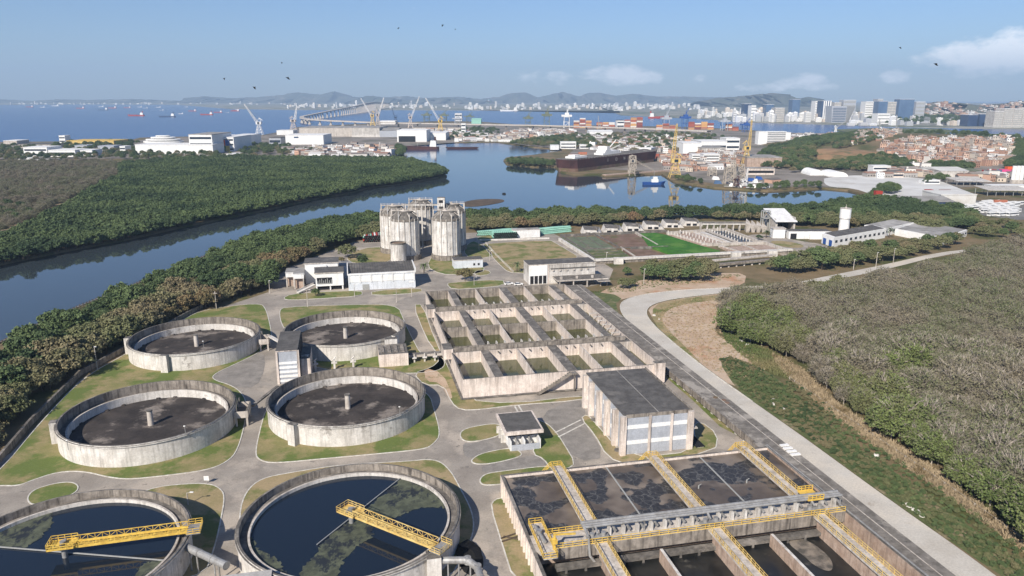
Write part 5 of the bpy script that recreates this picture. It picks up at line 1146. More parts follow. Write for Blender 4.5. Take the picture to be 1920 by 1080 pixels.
# single trees and bushes in the plant
for x,y,s,k,lab in [(872,527,1.05,BANKR,'round rust green tree beside the low grey hut'),(652,484,1.2,BANKB,'broad dark tree left of the round storage tank'),(681,498,.8,BANKG,'small dark green tree behind the long hall'),(592,556,.5,BANKG,'small green bush on the lawn before the white block'),(1175,517,.6,BANKG,'small green tree right of the canopy slab'),(1168,541,.75,BANKB,'sprawling brown bush beside the sandy ground'),(1185,538,.6,BANKB,'low brown bush at the head of the sandy ground'),(1423,450,.45,BANKG,'low dark bush on the lane by the screen building'),(640,492,.5,BANKR,'dry brown palm like clump by the yard')]:
    random.choice(k).place(*P(x,y)[:2],s,random.uniform(0,6),lab)
for zone,px,sc in [('in the big clump before the filter beds',[(1215,527),(1228,522),(1240,528),(1255,520),(1262,528),(1278,522),(1290,528),(1303,520),(1315,527),(1330,518),(1224,512),(1246,510),(1270,509),(1295,508),(1320,508)],1.1),('between the lower channel and the far road',[(1452,508),(1465,512),(1480,508),(1492,513),(1500,503),(1515,510),(1525,500),(1535,492),(1540,507),(1522,488)],1.25),('in front of the blue door office',[(1560,500),(1575,494),(1585,502),(1598,492),(1608,498),(1620,488),(1632,494),(1645,484),(1655,490),(1668,480),(1680,486),(1695,476),(1580,480),(1605,478),(1630,474),(1560,484),(1690,468),(1700,473),(1712,466),(1724,471),(1738,464),(1750,468),(1764,465),(1778,460),(1790,458),(1730,476),(1705,480)],1.1),('at the right edge beyond the dry scrub',[(1825,440),(1838,436),(1850,444),(1866,438),(1880,446),(1895,438),(1910,444),(1838,424),(1860,426),(1885,428),(1905,430)],1.0)]:
    for x,y in px: random.choice(BANKB+BANKG[:1]).place(*P(x,y)[:2],sc*random.uniform(.8,1.2),random.uniform(0,6),f'leafy olive tree {zone}',f'leafy trees {zone}')
def palm(px,py,h,label):
    c_=P(px,py); t=T('palm_tree',label,'tree',tuple(c_)); b=MB(); b.tube((c_.x,c_.y,0),(c_.x+.2,c_.y,h),.3,8,0,.22); t.part('trunk',b,X['bark'])
    b=MB(); r=random.Random(px)
    for k in range(26):
        a=r.uniform(0,6.28); dr=r.uniform(-.6,.9); p=Vector((c_.x+.2,c_.y,h)); d=Vector((math.cos(a),math.sin(a),dr)).normalized()
        for j in range(5):
            q=p+d*.75; b.bar(p,q,.5-.07*j,0,.04); p=q; d=(d+Vector((0,0,-.28))).normalized()
    t.part('crown',b,X['leafm'])
palm(795,512,4.5,'palm tree beside the end of the long hall'); palm(969,510,4.5,'palm tree standing in the corner of the mown field'); palm(1667,446,6,'palm tree between the white office buildings'); palm(1436,446,4.5,'palm tree by the hoppers and control hut'); palm(1762,428,6,'tall palm tree among the trees behind the offices')
X['weedl']=leafmat('weed_leaves',(72,88,50),(96,106,62),(126,116,84))
# weeds, straw tufts on the verge (ground cover)
def tufts(name,label,cat,poly,sp,m,h,seed,bl=7):
    g=np.random.default_rng(seed); pts=np.array(fill([tuple(p[:2]) for p in W(poly)],sp,.48,seed)); n=len(pts)
    c=np.repeat(np.concatenate([pts,np.zeros((n,1))],1),bl,0)+g.normal(size=(n*bl,3))*np.array([.3,.3,0]); d=unit(g.normal(size=c.shape)*np.array([.6,.6,.2])+np.array([0,0,1.])); ln=h*g.uniform(.4,1.2,(len(c),1)); sd=unit(np.cross(d,g.normal(size=c.shape)))*.11
    q=np.stack([c-sd,c+sd,c+d*ln+sd*.5,c+d*ln-sd*.5],1); o=bpy.data.objects.new(name,np_mesh(name,q,[m])); COL.objects.link(o); o['kind']='stuff'; o['label']=label; o['category']=cat
gnscatter('weeds','bushy green weeds on the verge between road and straw grass','weeds',fill([tuple(p[:2]) for p in W([(1350,676),(1372,670),(1430,695),(1470,724),(1520,772),(1600,836),(1700,902),(1800,978),(1960,1085),(1960,1150),(1890,1085),(1795,1020),(1700,954),(1600,882),(1500,808),(1440,768),(1390,732)])],1.05,.5,5),ensure(BANKG+BANKB),smin=.04,smax=.17)
tufts('straw_grass','dry straw grass between the weeds and the scrub','grass',[(1445,664),(1500,692),(1560,750),(1640,810),(1740,876),(1850,959),(1960,1050),(1990,1092),(1968,1071),(1812,957),(1713,888),(1616,823),(1534,757),(1480,710)],.55,X['dryg'],1.3,2)

tufts('sparse_grass','sparse dry grass on the bare sandy ground inside the road bend','grass',[(1225,585),(1262,565),(1350,553),(1420,560),(1430,600),(1400,660),(1440,690),(1400,720),(1330,690),(1262,640)],1.9,X['dryg'],.5,7,10)
tufts('sparse_grass','sparse green growth on the earth bank under the scrub trees','grass',[(1345,585),(1365,560),(1400,640),(1460,665),(1500,700),(1480,712),(1420,690),(1360,640)],.9,X['weedl'],.9,8,10)
tufts('sparse_grass','weedy grass along the sandy ground by the flume head','grass',[(1110,548),(1180,530),(1260,522),(1345,515),(1400,515),(1330,530),(1250,535),(1180,548)],2.2,X['weedl'],.6,9,9)
rs=random.Random(4)
for x,y in [(1450,750),(1456,755),(1449,759),(1463,764),(1468,768),(1690,938),(1697,945),(1704,950),(1712,956),(1720,961),(1642,855),(1728,968),(1226,592),(1236,599),(1390,640),(1401,647)]:
    p=P(x,y); b=MB(); n=7; r0=rs.uniform(.5,1.1); b.add([(p.x+r0*rs.uniform(.7,1.2)*math.cos(k/n*6.283),p.y+r0*rs.uniform(.7,1.2)*math.sin(k/n*6.283),-.05) for k in range(n)]+[(p.x+r0*.6*rs.uniform(.7,1.2)*math.cos(k/n*6.283),p.y+r0*.6*math.sin(k/n*6.283),r0*rs.uniform(.4,.7)) for k in range(n)],[(k,(k+1)%n,n+(k+1)%n,n+k) for k in range(n)]+[tuple(range(n,2*n))]); single('boulder','pale rubble stone lying on the weedy verge by the road','stone',b,X['concw'],tuple(p),'w','rubble stones on the verge')

b_=[L(77.3,v_) for v_ in (-75,70)]+[L(79.0,v_) for v_ in (70,-75)]
gnscatter('weeds','thin line of weeds between the flume deck and the pale road','weeds',[p for p in fill([tuple(p[:2]) for p in b_],.9,.5,6) if noise2(p[0],p[1],.12)>-.1],ensure(BANKB),smin=.04,smax=.11)

gnscatter('weeds','patchy low weeds between the straw grass and the green verge','weeds',fill([tuple(p[:2]) for p in W([(1470,722),(1482,708),(1536,755),(1618,821),(1715,886),(1814,955),(1970,1070),(1960,1086),(1800,974),(1700,904),(1600,838),(1520,774)])],1.3,.5,15),ensure(BANKG+BANKB),smin=.05,smax=.17)
# ---------------------------------------------------------------- far shore: hills
def ridge(px,D,wd,label,seed):
    g=random.Random(seed); pts=[]
    for (a,b_) in zip(px,px[1:]):
        n=max(1,int((b_[0]-a[0])/5))
        for k in range(n): 
            f=k/n; f=.5*f+.5*f*f*(3-2*f); pts.append((a[0]+(b_[0]-a[0])*k/n,a[1]+(b_[1]-a[1])*f-g.uniform(0,1.3)))
    pts.append(px[-1]); zc=D*cp; 
    prof=[]
    for x,y in pts:
        v=(y-540)/F; z=CH+(-sp-v*cp)*(D/(cp-v*sp)); prof.append(((x-960)/F*(D*cp-(z-CH)*sp),max(z,4)))
    rows=[(-1.,0.),(-.62,.28),(-.3,.7),(0,1.),(.4,.6),(1,0)]; b=MB(); n=len(prof); vs=[]
    for j,(o,hh) in enumerate(rows):
        for i,(x,z) in enumerate(prof): vs.append((x+g.uniform(-90,90)*(0 if hh==1 else 1),D+o*wd*(1+.25*math.sin(i*.9+j)),-3+ (z+3)*max(0,hh*(1 if hh==1 else 1+.25*math.sin(i*1.7+j*2)))))
    b.add(vs,[(j*n+i,j*n+i+1,(j+1)*n+i+1,(j+1)*n+i) for j in range(len(rows)-1) for i in range(n-1)])
    o=single('hill',label,None,b,X['hill'],(prof[n//2][0],D,0),kind='structure')
    o.data.polygons.foreach_set('use_smooth',[True]*len(o.data.polygons))
ridge([(-400,188),(0,187),(60,190),(110,186.5),(170,188),(250,186),(300,188),(340,190)],15500,900,'low hills behind the anchored ships',1)
ridge([(340,191),(380,181),(430,184.5),(480,183),(530,179),(560,174),(600,178),(628,172),(655,182),(700,184),(760,181),(800,184),(860,182),(900,186),(935,182),(960,174.5),(985,174.5),(1008,183),(1040,176),(1055,173),(1085,181),(1105,174),(1122,174),(1150,180),(1190,176.5),(1230,181),(1300,182),(1350,183),(1380,182),(1420,187)],15800,1500,'blue hazy hills across the bay',2)
ridge([(650,192),(690,180),(720,183),(760,188),(800,186),(840,184),(880,189),(930,191)],13000,800,'nearer hazy hills behind the bridge',3)
ridge([(1310,190),(1350,184),(1390,181),(1420,177.5),(1450,175),(1475,180),(1498,187),(1515,182),(1530,189),(1545,196)],9000,900,'steep hazy hill behind the city towers',4)
ridge([(1600,216),(1680,204),(1715,196),(1760,192),(1800,194),(1830,203),(1870,196),(1920,190),(2000,186),(2200,195)],4300,420,'hillside covered with small houses right of the towers',5)
# ---------------------------------------------------------------- generic far building
def fbox(name,label,x0,x1,yb,yt,depth,wm='white',rm='roofg',win=0,group=None,cat='building',gable=False,rot=0.,winm='glass'):
    p=P(x0,yb);q=P(x1,yb); h=max(2.5,Hh(yb,yt)); c=(p+q)/2; c.y+=depth/2
    t=T(name,label,cat,tuple(c),'w',group); w2=(q.x-p.x)/2; d2=depth/2; x,y=c.x,c.y
    hw=h*(.75 if gable else 1)
    b=MB(); b.box(x-w2,x+w2,y-d2,y+d2,0,hw); wl=t.part('wall',b,X[wm])
    b=MB()
    if gable:
        b.add([(x-w2-.5,y-d2-.5,hw),(x+w2+.5,y-d2-.5,hw),(x+w2+.5,y+d2+.5,hw),(x-w2-.5,y+d2+.5,hw),(x-w2-.5,y,h),(x+w2+.5,y,h)],[(0,1,5,4),(2,3,4,5),(1,2,5),(3,0,4)])
    else: b.box(x-w2-.3,x+w2+.3,y-d2-.3,y+d2+.3,hw,hw+min(1.,h*.08))
    t.part('roof',b,X[rm])
    for k in range(win):
        z0=hw*(k+.3)/win; b=MB(); b.box(x-w2*.93,x+w2*.93,y-d2-.12,y-d2-.02,z0,z0+hw*.38/win); t.part('window_band',b,X[winm],parent=wl)
    if rot: t.e.rotation_euler=(0,0,rot)
    return t
# left port and science park
for a in [('shed','low white roofed shed at the far left waterfront',7,32,270,264,40,'conc','wht2'),('shed','long low grey shed at the left waterfront',36,100,277,271,40,'conc','roofd'),
 ('tower_block','slim white tower left of the yellow shed',112,123,268,255,20,'wht2','white',2),('factory_shed','very long mustard yellow factory shed',126,214,274,264.5,60,'yel2','yel'),
 ('shed','light blue roofed shed before the yellow factory, left',141,164,282,273,30,'grey','grey'),('shed','light blue roofed shed before the yellow factory, right',184,214,282,274,30,'grey','grey'),
 ('block_building','white windowed block at the far left with red end',46,90,294,277,40,'wht2','white',2),('block_building','low white building left of the yellow faced one',92,142,294,282,40,'wht2','white',1),
 ('block_building','low white building with yellow corner',143,174,293,282,30,'wht2','white',1),('block_building','small white tower house beside a lone tree',226,236,289,275,20,'wht2','white',2),
 ('shed','tiny white shed at the edge of the dry scrub, far left',35,60,301,297,25,'wht2','white'),('shed','small low white house at the edge of the dry scrub',66,100,303,299,25,'white','roofg'),
 ('pavilion','long white wall building below the tiered pavilion',255,400,289,272,50,'wht2','white'),
 ('laboratory','large white laboratory block with roof plant',357,400,288,253,90,'wht2','roofg',3),('laboratory','wide white laboratory wing with dark window bands',400,440,284,258,90,'wht2','white',3),('laboratory','white office wing at the right of the laboratory',440,472,272,254,60,'wht2','white',3),
 ('block_building','small white pavilion on the mangrove edge',425,446,297,289,25,'wht2','white'),
 ('block_building','large white blank box building with a dark sign',536,607,271,254,70,'wht2','white'),('shed','grey open framed shed left of the white box',505,527,271,259,40,'grey','roofd',1),
 ('shed','row of small white sheds behind the white box',519,550,253,245,40,'white','white'),
 ('warehouse','long grey warehouse of many bays, left half',562,660,256,240,120,'conc','roofg'),('warehouse','long grey warehouse of many bays, right half',660,712,257,240,120,'concw','roofg'),('warehouse','grey green gabled warehouse end bay',712,745,257,241,90,'grey','roofg',0,None,'building',True),
 ('shipyard_hall','big white shipyard hall with dark open front',745,800,266,245,80,'wht2','wht2'),('shipyard_hall','lower white wing of the shipyard hall',800,836,263,250,80,'wht2','white'),
 ('shed','white flat shed beyond the long warehouse',712,741,233,227,60,'wht2','white'),('tower_block','white block tower near the green tent structure',853,866,227,213,40,'white','white',2),
 ('tower_block','thin white tower right of the last yellow crane',865,873,252,232,20,'wht2','white',3),('shed','vivid green tent like structure by the harbour',884,902,233,222,60,'mint','mint',0,None,'structure',True),
 ('shed','long dark dockside shed along the viaduct',775,870,246,239,40,'conc','roofd'),('shed','white roofed warehouse behind the shipyard',830,905,252,246,60,'white','wht2',0,None,'building',True),
 ('house_block','white house block right of the white tower',880,915,258,250,30,'wht2','roofg',2)]:
    fbox(*a)
c=P(290,272); t=T('tiered_pavilion','white building of stacked oval tiers at the waterfront','building',(c.x,c.y+40)); 
for k,(r,z0,z1) in enumerate([(36,3,6),(31,7.5,10),(22,11.5,14),(13,15,16.8)]):
    b=MB(); n=36; b.add([(c.x+r*math.cos(a/n*6.283)*1.1,c.y+40+r*.7*math.sin(a/n*6.283),z) for z in (z0,z1) for a in range(n)],[(a,(a+1)%n,n+(a+1)%n,n+a) for a in range(n)]+[tuple(range(n,2*n))]); t.part('tier',b,X['wht2'])
    b=MB(); b.add([(c.x+r*.9*math.cos(a/n*6.283)*1.1,c.y+40+r*.63*math.sin(a/n*6.283),z) for z in (max(0,z0-3),z0) for a in range(n)],[(a,(a+1)%n,n+(a+1)%n,n+a) for a in range(n)]); t.part('glazing',b,X['glass'])
p=P(414,283.2); t=T('colour_facade','block with a patchwork facade of yellow, red, green and blue panels','building',(p.x,p.y-3)); w_=P(436,283.2).x-p.x
b=MB(); b.box(p.x,p.x+w_,p.y-12,p.y-1,0,20); t.part('wall',b,X['conc'])
for k,m in enumerate(['red','bright','yel','tblue','orange','blue']):
    i,j=k%3,k//3; b=MB(); b.box(p.x+i*w_/3,p.x+(i+1)*w_/3-.1,p.y-12.2,p.y-12.05,j*10,j*10+9.6); t.part('panel',b,X[m])
p=P(745,266); b=MB(); w_=P(800,266).x-p.x; b.box(p.x+w_*.05,p.x+w_*.62,p.y-.6,p.y-.4,0,12); single('hall_doorway','dark open doorway of the big white shipyard hall','doorway',b,X['dark'],tuple(p))
p=P(546,256); p=P(552,271); b=MB(); b.box(p.x,p.x+9,p.y-.5,p.y-.3,13,15.5); single('wall_sign','small dark sign on the big white box building','sign',b,X['tdark'],tuple(p))
# centre and right buildings
for a in [('block_building','long white two storey building on the green headland',1051,1080,279,267,20,'wht2','wht2',2),('shed','small white shed left of the headland building',1032,1048,281,273,20,'white','white'),('shed','low white shed right of the headland building',1087,1116,279,272,20,'white','wht2',1),
 ('warehouse','white roofed warehouse behind the headland trees',1105,1149,253,244.5,60,'white','wht2',0,None,'building',True),('block_building','white ship like block above the container stacks',1157,1170,240,226,40,'wht2','dark',2),
 ('factory','large white factory wing with dark open bay',1280,1314,291,269,50,'wht2','white'),('factory','white factory main hall with window band',1314,1362,287,266,60,'wht2','white',1),('factory','tall white square factory block',1360,1386,281,260,40,'wht2','white',2),('factory','cream low hall before the white factory',1314,1360,293,278,40,'concw','roofg'),
 ('unfinished_building','white concrete frame building with rows of empty windows, right part',1318,1348,311,290,20,'wht2','white',4,None,'building',False,0,'dark'),('unfinished_building','white concrete frame building with rows of empty windows, left part',1297,1318,308,291,20,'wht2','white',4,None,'building',False,0,'dark'),
 ('block_building','cream building at the shipyard gate',1302,1322,316,303,16,'pink','roofg',1),
 ('office_slab','tall white end block of the slab office',1421,1437,271,247.5,20,'wht2','white'),('office_slab','long slab office with sun screen bands',1437,1473,267,247.5,20,'white','wht2',6),('shed','white hall right of the slab office',1470,1482,262,249,20,'wht2','white'),
 ('warehouse','long pale waterfront warehouse before the bay',1500,1545,256,252,30,'conc','wht2'),('warehouse','long white quay building behind the brick houses',1745,1816,262,255,30,'wht2','wht2',1),('warehouse','low white quay shed at the right',1834,1878,264,259.5,30,'wht2','wht2'),('warehouse','brown roofed wharf shed at the right edge',1850,1930,272,264,40,'redbed','roofg'),
 ('shed','grey hangar with broken roof by the shipyard',1400,1465,314,296,50,'brickw','roofg',0),('shed','orange roofed low shed in the shipyard',1450,1475,301,293,25,'pink','orange'),
 ('workshop','long pale workshop arcade behind the boats',1400,1452,328,316,15,'pink','roofg',1,None,'building',False,0,'dark'),
 ('warehouse','pale arched roof warehouse beside the concrete yard',1738,1772,330,318,30,'concw','yardp',0,None,'building',True),('warehouse','wide pale grey warehouse roof before the tree row',1762,1815,333,316,50,'concw','yardp',0,None,'building',True),('warehouse','dull brown arched warehouse',1812,1838,331,318,40,'brickw','slime',0,None,'building',True),
 
 ('warehouse','pale blank sided warehouse beside the bus yard',1762,1828,388,366,30,'yardp','yardp'),('warehouse','grey pitched warehouse with dark gable before the bank trees',1702,1790,396,373,40,'tdark','roofg',0,None,'building',True),
 ('house_block','white walled house block at the top of the concrete yard',1733,1762,345,338,12,'wht2','white',1),('shed','grey metal shed roof at the inlet corner',1629,1668,382,373,20,'conc','roofg',0,None,'building',True),
 ('block_building','white walled base behind the carports',1858,1930,355,348,12,'wht2','white'),('house_block','white house cluster at the foot of the brick houses',1636,1668,328,312,14,'wht2','white',2),('house_block','pink brick block beside the white cluster',1672,1694,333,324,14,'pink','hroof',1)]:
    fbox(*a)
for x0,x1,yb,yt,lab in [(1519,1543,329,318,'bigger white dome tent by the concrete yard'),(1552,1590,331,322,'lower white dome tent by the concrete yard')]:
    p=P(x0,yb);q=P(x1,yb); h=Hh(yb,yt); c=(p+q)/2; r=(q.x-p.x)/2; b=MB(); n=12
    for k in range(n):
        a0,a1=k/n*math.pi,(k+1)/n*math.pi; b.add([(c.x-r*math.cos(a0),c.y,h*math.sin(a0)),(c.x-r*math.cos(a1),c.y,h*math.sin(a1)),(c.x-r*math.cos(a1),c.y+30,h*math.sin(a1)),(c.x-r*math.cos(a0),c.y+30,h*math.sin(a0))],[(0,3,2,1)])
    b.add([(c.x-r*math.cos(k/n*math.pi),c.y,h*math.sin(k/n*math.pi)) for k in range(n+1)],[tuple(range(n+1))[::-1]]); single('dome_tent',lab,'tent',b,X['wht2'],tuple(c))
for x0,x1,yb,yt,lab in [(1793,1858,348,338,'long flat grey carport roof in the truck yard'),(1850,1935,368,355,'second grey carport roof near the right edge')]:
    p=P(x0,yb);q=P(x1,yb); h=Hh(yb,yt); t=T('carport',lab,'canopy',tuple((p+q)/2)); b=MB(); b.add([(p.x,p.y-1,h-.5),(q.x,p.y-1,h-1.2),(q.x,p.y+22,h+.6),(p.x,p.y+22,h+1.2),(p.x,p.y-1,h-.9),(q.x,p.y-1,h-1.6),(q.x,p.y+22,h+.2),(p.x,p.y+22,h+.8)],[(0,1,2,3),(4,7,6,5),(0,4,5,1),(1,5,6,2),(2,6,7,3),(3,7,4,0)]); t.part('roof',b,X['concw'])
    for k in range(6):
        for yy in (1,20): b=MB(); xx=p.x+1+(q.x-p.x-2)*k/5; b.box(xx-.2,xx+.2,p.y+yy-.2,p.y+yy+.2,0,h-.8); t.part('post',b,X['wrk'])
# earth mound with trees
def mound(name,px,py,rx,ry,h,m):
    c=P(px,py); b=MB(); n=28; vs=[];R_=[1,.85,.6,.3,0.02]; Z=[0,.25,.7,.95,1]
    for r,z in zip(R_,Z):
        for k in range(n): a=k/n*6.283; vs.append((c.x+rx*r*math.cos(a)*(1+.12*math.sin(3*a)),c.y+ry*r*math.sin(a)*(1+.1*math.cos(2*a)),h*z-.3))
    b.add(vs,[(j*n+k,j*n+(k+1)%n,(j+1)*n+(k+1)%n,(j+1)*n+k) for j in range(4) for k in range(n)]+[tuple(range(4*n,5*n))]); o=struct(name,b,X[m]); o.data.polygons.foreach_set('use_smooth',[True]*len(o.data.polygons)); return c
def mz(x,y,c,rx,ry,h):
    d=math.hypot((x-c.x)/rx,(y-c.y)/ry); return max(0,h*(1-d*d)) if d<1 else 0
mc=mound('mound',1575,298,110,150,14,'ochre')
fc=mound('hill',1745,280,260,330,26,'earth')
def mzz(x,y): return max(mz(x,y,mc,100,135,14),mz(x,y,fc,240,310,25))
# houses
def house_mesh(seed,wm,w,d,h,gable):
    r=random.Random(seed); b=MB(); b.box(-w/2,w/2,-d/2,d/2,-3,h)
    if gable: b.add([(-w/2-.3,-d/2-.3,h),(w/2+.3,-d/2-.3,h),(w/2+.3,d/2+.3,h),(-w/2-.3,d/2+.3,h),(-w/2-.3,0,h+1.6),(w/2+.3,0,h+1.6)],[(0,1,5,4),(2,3,4,5),(1,2,5),(3,0,4)],1)
    else:
        b.box(-w/2-.2,w/2+.2,-d/2-.2,d/2+.2,h,h+.25,1); b.box(-w/2+.5,-w/2+2.,-d/2+.5,-d/2+2,h+.25,h+1.5,0)
    nf=max(1,int(h/3))
    for f in range(nf):
        for k in range(max(1,int(w/3))):
            x=-w/2+1+k*3; b.box(x,x+1.2,-d/2-.05,-d/2+.02,f*3+.9,f*3+2.2,2)
    return b.mesh('house',[X[wm],X['hroof'],X['dark']])
HB=[house_mesh(i,'house',*s) for i,s in enumerate([(8,9,6,0),(9,8,9,0),(7,8,6.5,0),(10,9,5,1),(8,10,3.5,1),(6,7,9.5,0)])]
HW=[house_mesh(i+10,'townw',*s) for i,s in enumerate([(12,10,4,1),(9,9,6.5,0),(16,10,4.5,1),(10,9,8,0),(20,12,5,1),(8,9,3.5,1)])]
def hplace(name,label,cat,group,meshes,pts):
    for x,y in pts:
        o=bpy.data.objects.new(name,random.choice(meshes)); COL.objects.link(o); o.location=(x,y,max(0,mzz(x,y)-1)); o.rotation_euler=(0,0,random.uniform(-.5,.5)); s=random.uniform(.85,1.2); o.scale=(s,s,s*random.uniform(.8,1.25))
        o['label']=label; o['category']=cat; o['group']=group
def wp(pxs): return [tuple(p[:2]) for p in W(pxs)]
fav=fill(wp([(1650,292),(1672,296),(1700,305),(1760,312),(1830,314),(1900,306),(1900,272),(1830,264),(1740,262),(1690,264),(1665,278)]),13,.35,11)
fav.sort(key=lambda p:p[1]); hplace('brick_house','small brick or rendered house packed in the dense hillside settlement','house','houses of the hillside settlement',HB,fav[:300])
fav2=fill(wp([(1600,285),(1660,284),(1690,268),(1690,256),(1600,258)]),13,.35,12); hplace('ridge_house','small brick house on the ridge behind the dark tree row','house','houses on the ridge behind the tree row',HB,fav2[:280])
hl=fill(wp([(612,297),(560,292),(535,284),(600,279),(690,276),(740,279),(735,295)]),14,.4,13); hplace('port_house','small grey white house between the white box building and the mangroves','house','houses behind the mangrove island',HW,hl[:250])
hh_=fill(wp([(942,267),(940,258),(975,242),(1075,241),(1078,252),(1010,256),(965,266)]),18,.4,14); hplace('headland_house','small pale house crowded on the headland by the channel','house','houses on the headland',HW,hh_[:220])
hc=fill(wp([(1080,262),(1100,250),(1280,250),(1300,262),(1275,288),(1180,287),(1110,280)]),21,.42,15); hplace('town_house','small pale house in the town behind the rusty ship','house','houses of the town behind the rusty ship',HW,hc[:300])
hg=fill(wp([(1480,262),(1620,262),(1620,254),(1490,255)]),22,.42,23)+fill(wp([(760,262),(850,256),(900,246),(780,246)]),30,.42,24); hplace('quay_house','small pale shed on the open ground near the quay','house','sheds near the quay',HW,hg[:220])
hd=fill(wp([(850,266),(930,266),(945,258),(900,246),(840,252)]),24,.4,16); hplace('waterside_house','small pale house on the far bank of the channel mouth','house','houses at the channel mouth',HW,hd[:70])
he=fill(wp([(1770,336),(1840,342),(1915,345),(1915,330),(1840,332)]),20,.4,17)+fill(wp([(1840,300),(1915,300),(1915,275),(1870,280)]),14,.4,18)+fill(wp([(1620,335),(1735,332),(1735,318),(1640,322)]),14,.4,28)+fill(wp([(1440,345),(1545,340),(1545,326),(1450,320),(1410,330)]),16,.4,29); hplace('yard_house','small pale shed or house around the truck yards at the right','house','sheds around the truck yards',HW,he[:130])
hf=fill(wp([(1240,296),(1300,300),(1300,290),(1400,292),(1400,312),(1300,322),(1250,318)]),12.5,.4,19); hplace('shipyard_shed','small rusty shed in the shipyard','shed','small sheds of the shipyard',HW+HB,hf[:190])
rj=fill(wp([(1690,234),(1830,237),(1830,226),(1700,221),(1640,226)]),60,.4,20)
# houses on the far right hillside (on the ridge mesh)
R5=[(1600,216),(1680,204),(1715,196),(1760,192),(1800,194),(1830,203),(1870,196),(1920,190)]
rnd=random.Random(5)
for k in range(290):
    x=rnd.uniform(1645,1918); j=max(i for i in range(len(R5)) if R5[i][0]<=x); a,b_=R5[j],R5[min(j+1,len(R5)-1)]; f=(x-a[0])/max(1,b_[0]-a[0]); yt=a[1]+(b_[1]-a[1])*f
    o_=rnd.uniform(.0,1.) ; D=4300-420*o_; z=max(2,(Hh(0,0) if False else 0)+0)
    v=(yt-540)/F; ztop=CH+(-sp-v*cp)*(4300/(cp-v*sp)); hh=1-.3*o_/.3 if o_<.3 else (.7-.42*(o_-.3)/.32 if o_<.62 else .28*(1-(o_-.62)/.38))
    z=max(0,ztop*hh-6); xx=(x-960)/F*(D*cp-(z-CH)*sp)
    o=bpy.data.objects.new('slope_house',rnd.choice(HB[:4]+HW[:2])); COL.objects.link(o); o.location=(xx,D,z); s=rnd.uniform(1.2,2.2); o.scale=(s,s,s*rnd.uniform(1,1.8)); o['label']='tiny house on the far hillside right of the city towers'; o['category']='house'; o['group']='houses on the far hillside'
# tree masses among the far land
def fartrees(label,pxs,sp,src,sc,name='far_trees'):
    pl=wp(pxs); pts=[(x,y,mzz(x,y)) for x,y in fill(pl,sp,.45,len(label))]; gnscatter(name,label,'trees',pts,ensure(src),smin=sc*.7,smax=sc*1.3)
fartrees('dark trees between the sheds at the left port',[(-60,305),(-60,282),(40,276),(130,283),(250,283),(258,289),(420,291),(610,290),(600,282),(480,277),(480,300),(300,303),(200,300)],17,BANKG+BANKB,1.0)
fartrees('dark trees behind the left factories',[(100,283),(260,280),(260,270),(110,272)],24,BANKG,1.3)
fartrees('tree belt beside the colour panelled block',[(440,292),(560,288),(545,275),(470,275)],16,BANKG,1.)
fartrees('small mangrove island clump before the ship',[(947,306),(960,303),(1000,303),(1040,307),(1038,313),(1000,313),(955,309)],6.,MANG,1.,'mangrove_clump')
fartrees('dark tree slope on the headland',[(950,272),(1010,261),(1080,255),(1110,262),(1130,276),(1110,280),(1000,276)],14,BANKG+BANKB,1.1)
fartrees('trees by the channel mouth boat sheds',[(738,292),(752,296),(760,285),(745,276)],8,BANKG,1.)
fartrees('trees scattered in the town behind the rusty ship',[(1110,285),(1100,258),(1240,252),(1330,256),(1390,268),(1290,270),(1270,290)],30,BANKG+BANKB,1.3)
fartrees('dark tree belt on the mound before the slab office',[(1418,300),(1450,292),(1500,284),(1560,281),(1640,279),(1640,268),(1500,268),(1440,282)],10,BANKG,1.1)
fartrees('dark trees on the left flank of the ochre slope',[(1425,316),(1480,318),(1530,306),(1520,290),(1460,292),(1425,304)],8.5,BANKG+BANKB,1.1)
fartrees('trees over the hill between the tree belt and the brick houses',[(1560,287),(1650,284),(1660,276),(1640,262),(1560,262)],10,BANKG+BANKB,1.)
fartrees('big dark grove before the ochre slope',[(1480,326),(1530,318),(1600,321),(1640,324),(1705,322),(1720,312),(1660,306),(1600,309),(1520,312)],8,BANKG+BANKB[:2],1.1)
fartrees('dark tree row at the foot of the brick houses',[(1733,322),(1826,322),(1820,313),(1745,313)],8,BANKG,1.1)
fartrees('trees at the right edge behind the pink containers',[(1885,318),(1960,322),(1960,292),(1905,290)],9,BANKG,1.2)
fartrees('bushes along the inlet and boat moorings',[(1375,356),(1420,357),(1500,355),(1540,353),(1535,346),(1480,348),(1420,352)],10,BANKG,.75)
fartrees('bushes on the rubble shore by the yellow crane',[(1250,338),(1300,344),(1320,347),(1300,338),(1270,332)],10,BANKG,.7)
fartrees('trees at the inlet corner of the concrete yard',[(1628,376),(1655,366),(1685,362),(1690,356),(1665,352),(1640,358)],6,BANKG,.8)
fartrees('trees around the truck yard',[(1735,345),(1775,340),(1775,333),(1740,335)],9,BANKG,.8)
fartrees('trees behind the harbour sheds',[(830,262),(925,262),(940,246),(870,240)],34,BANKG,1.3)
fartrees('tree cover on the far right hill foot',[(1640,234),(1960,238),(1960,228),(1700,220),(1600,222)],75,BANKG,2.6)
fartrees('tree cover along the brick houses and wharf',[(1840,285),(1930,290),(1930,268),(1850,262),(1640,262),(1640,268)],28,BANKG,1.3)
for k,(a,b_) in enumerate([((-20,345),(70,385))]):
    pass
scr=wp([(-200,470),(-40,450),(40,430),(110,392),(170,358),(222,332),(215,308),(60,306),(-200,325)])
gnscatter('island_scrub','pale olive dry scrub on the mangrove island','scrub',[p for p in fill(scr,9,.48,33)],ensure(SCRB+SCRO[:2]),smin=.7,smax=1.2)
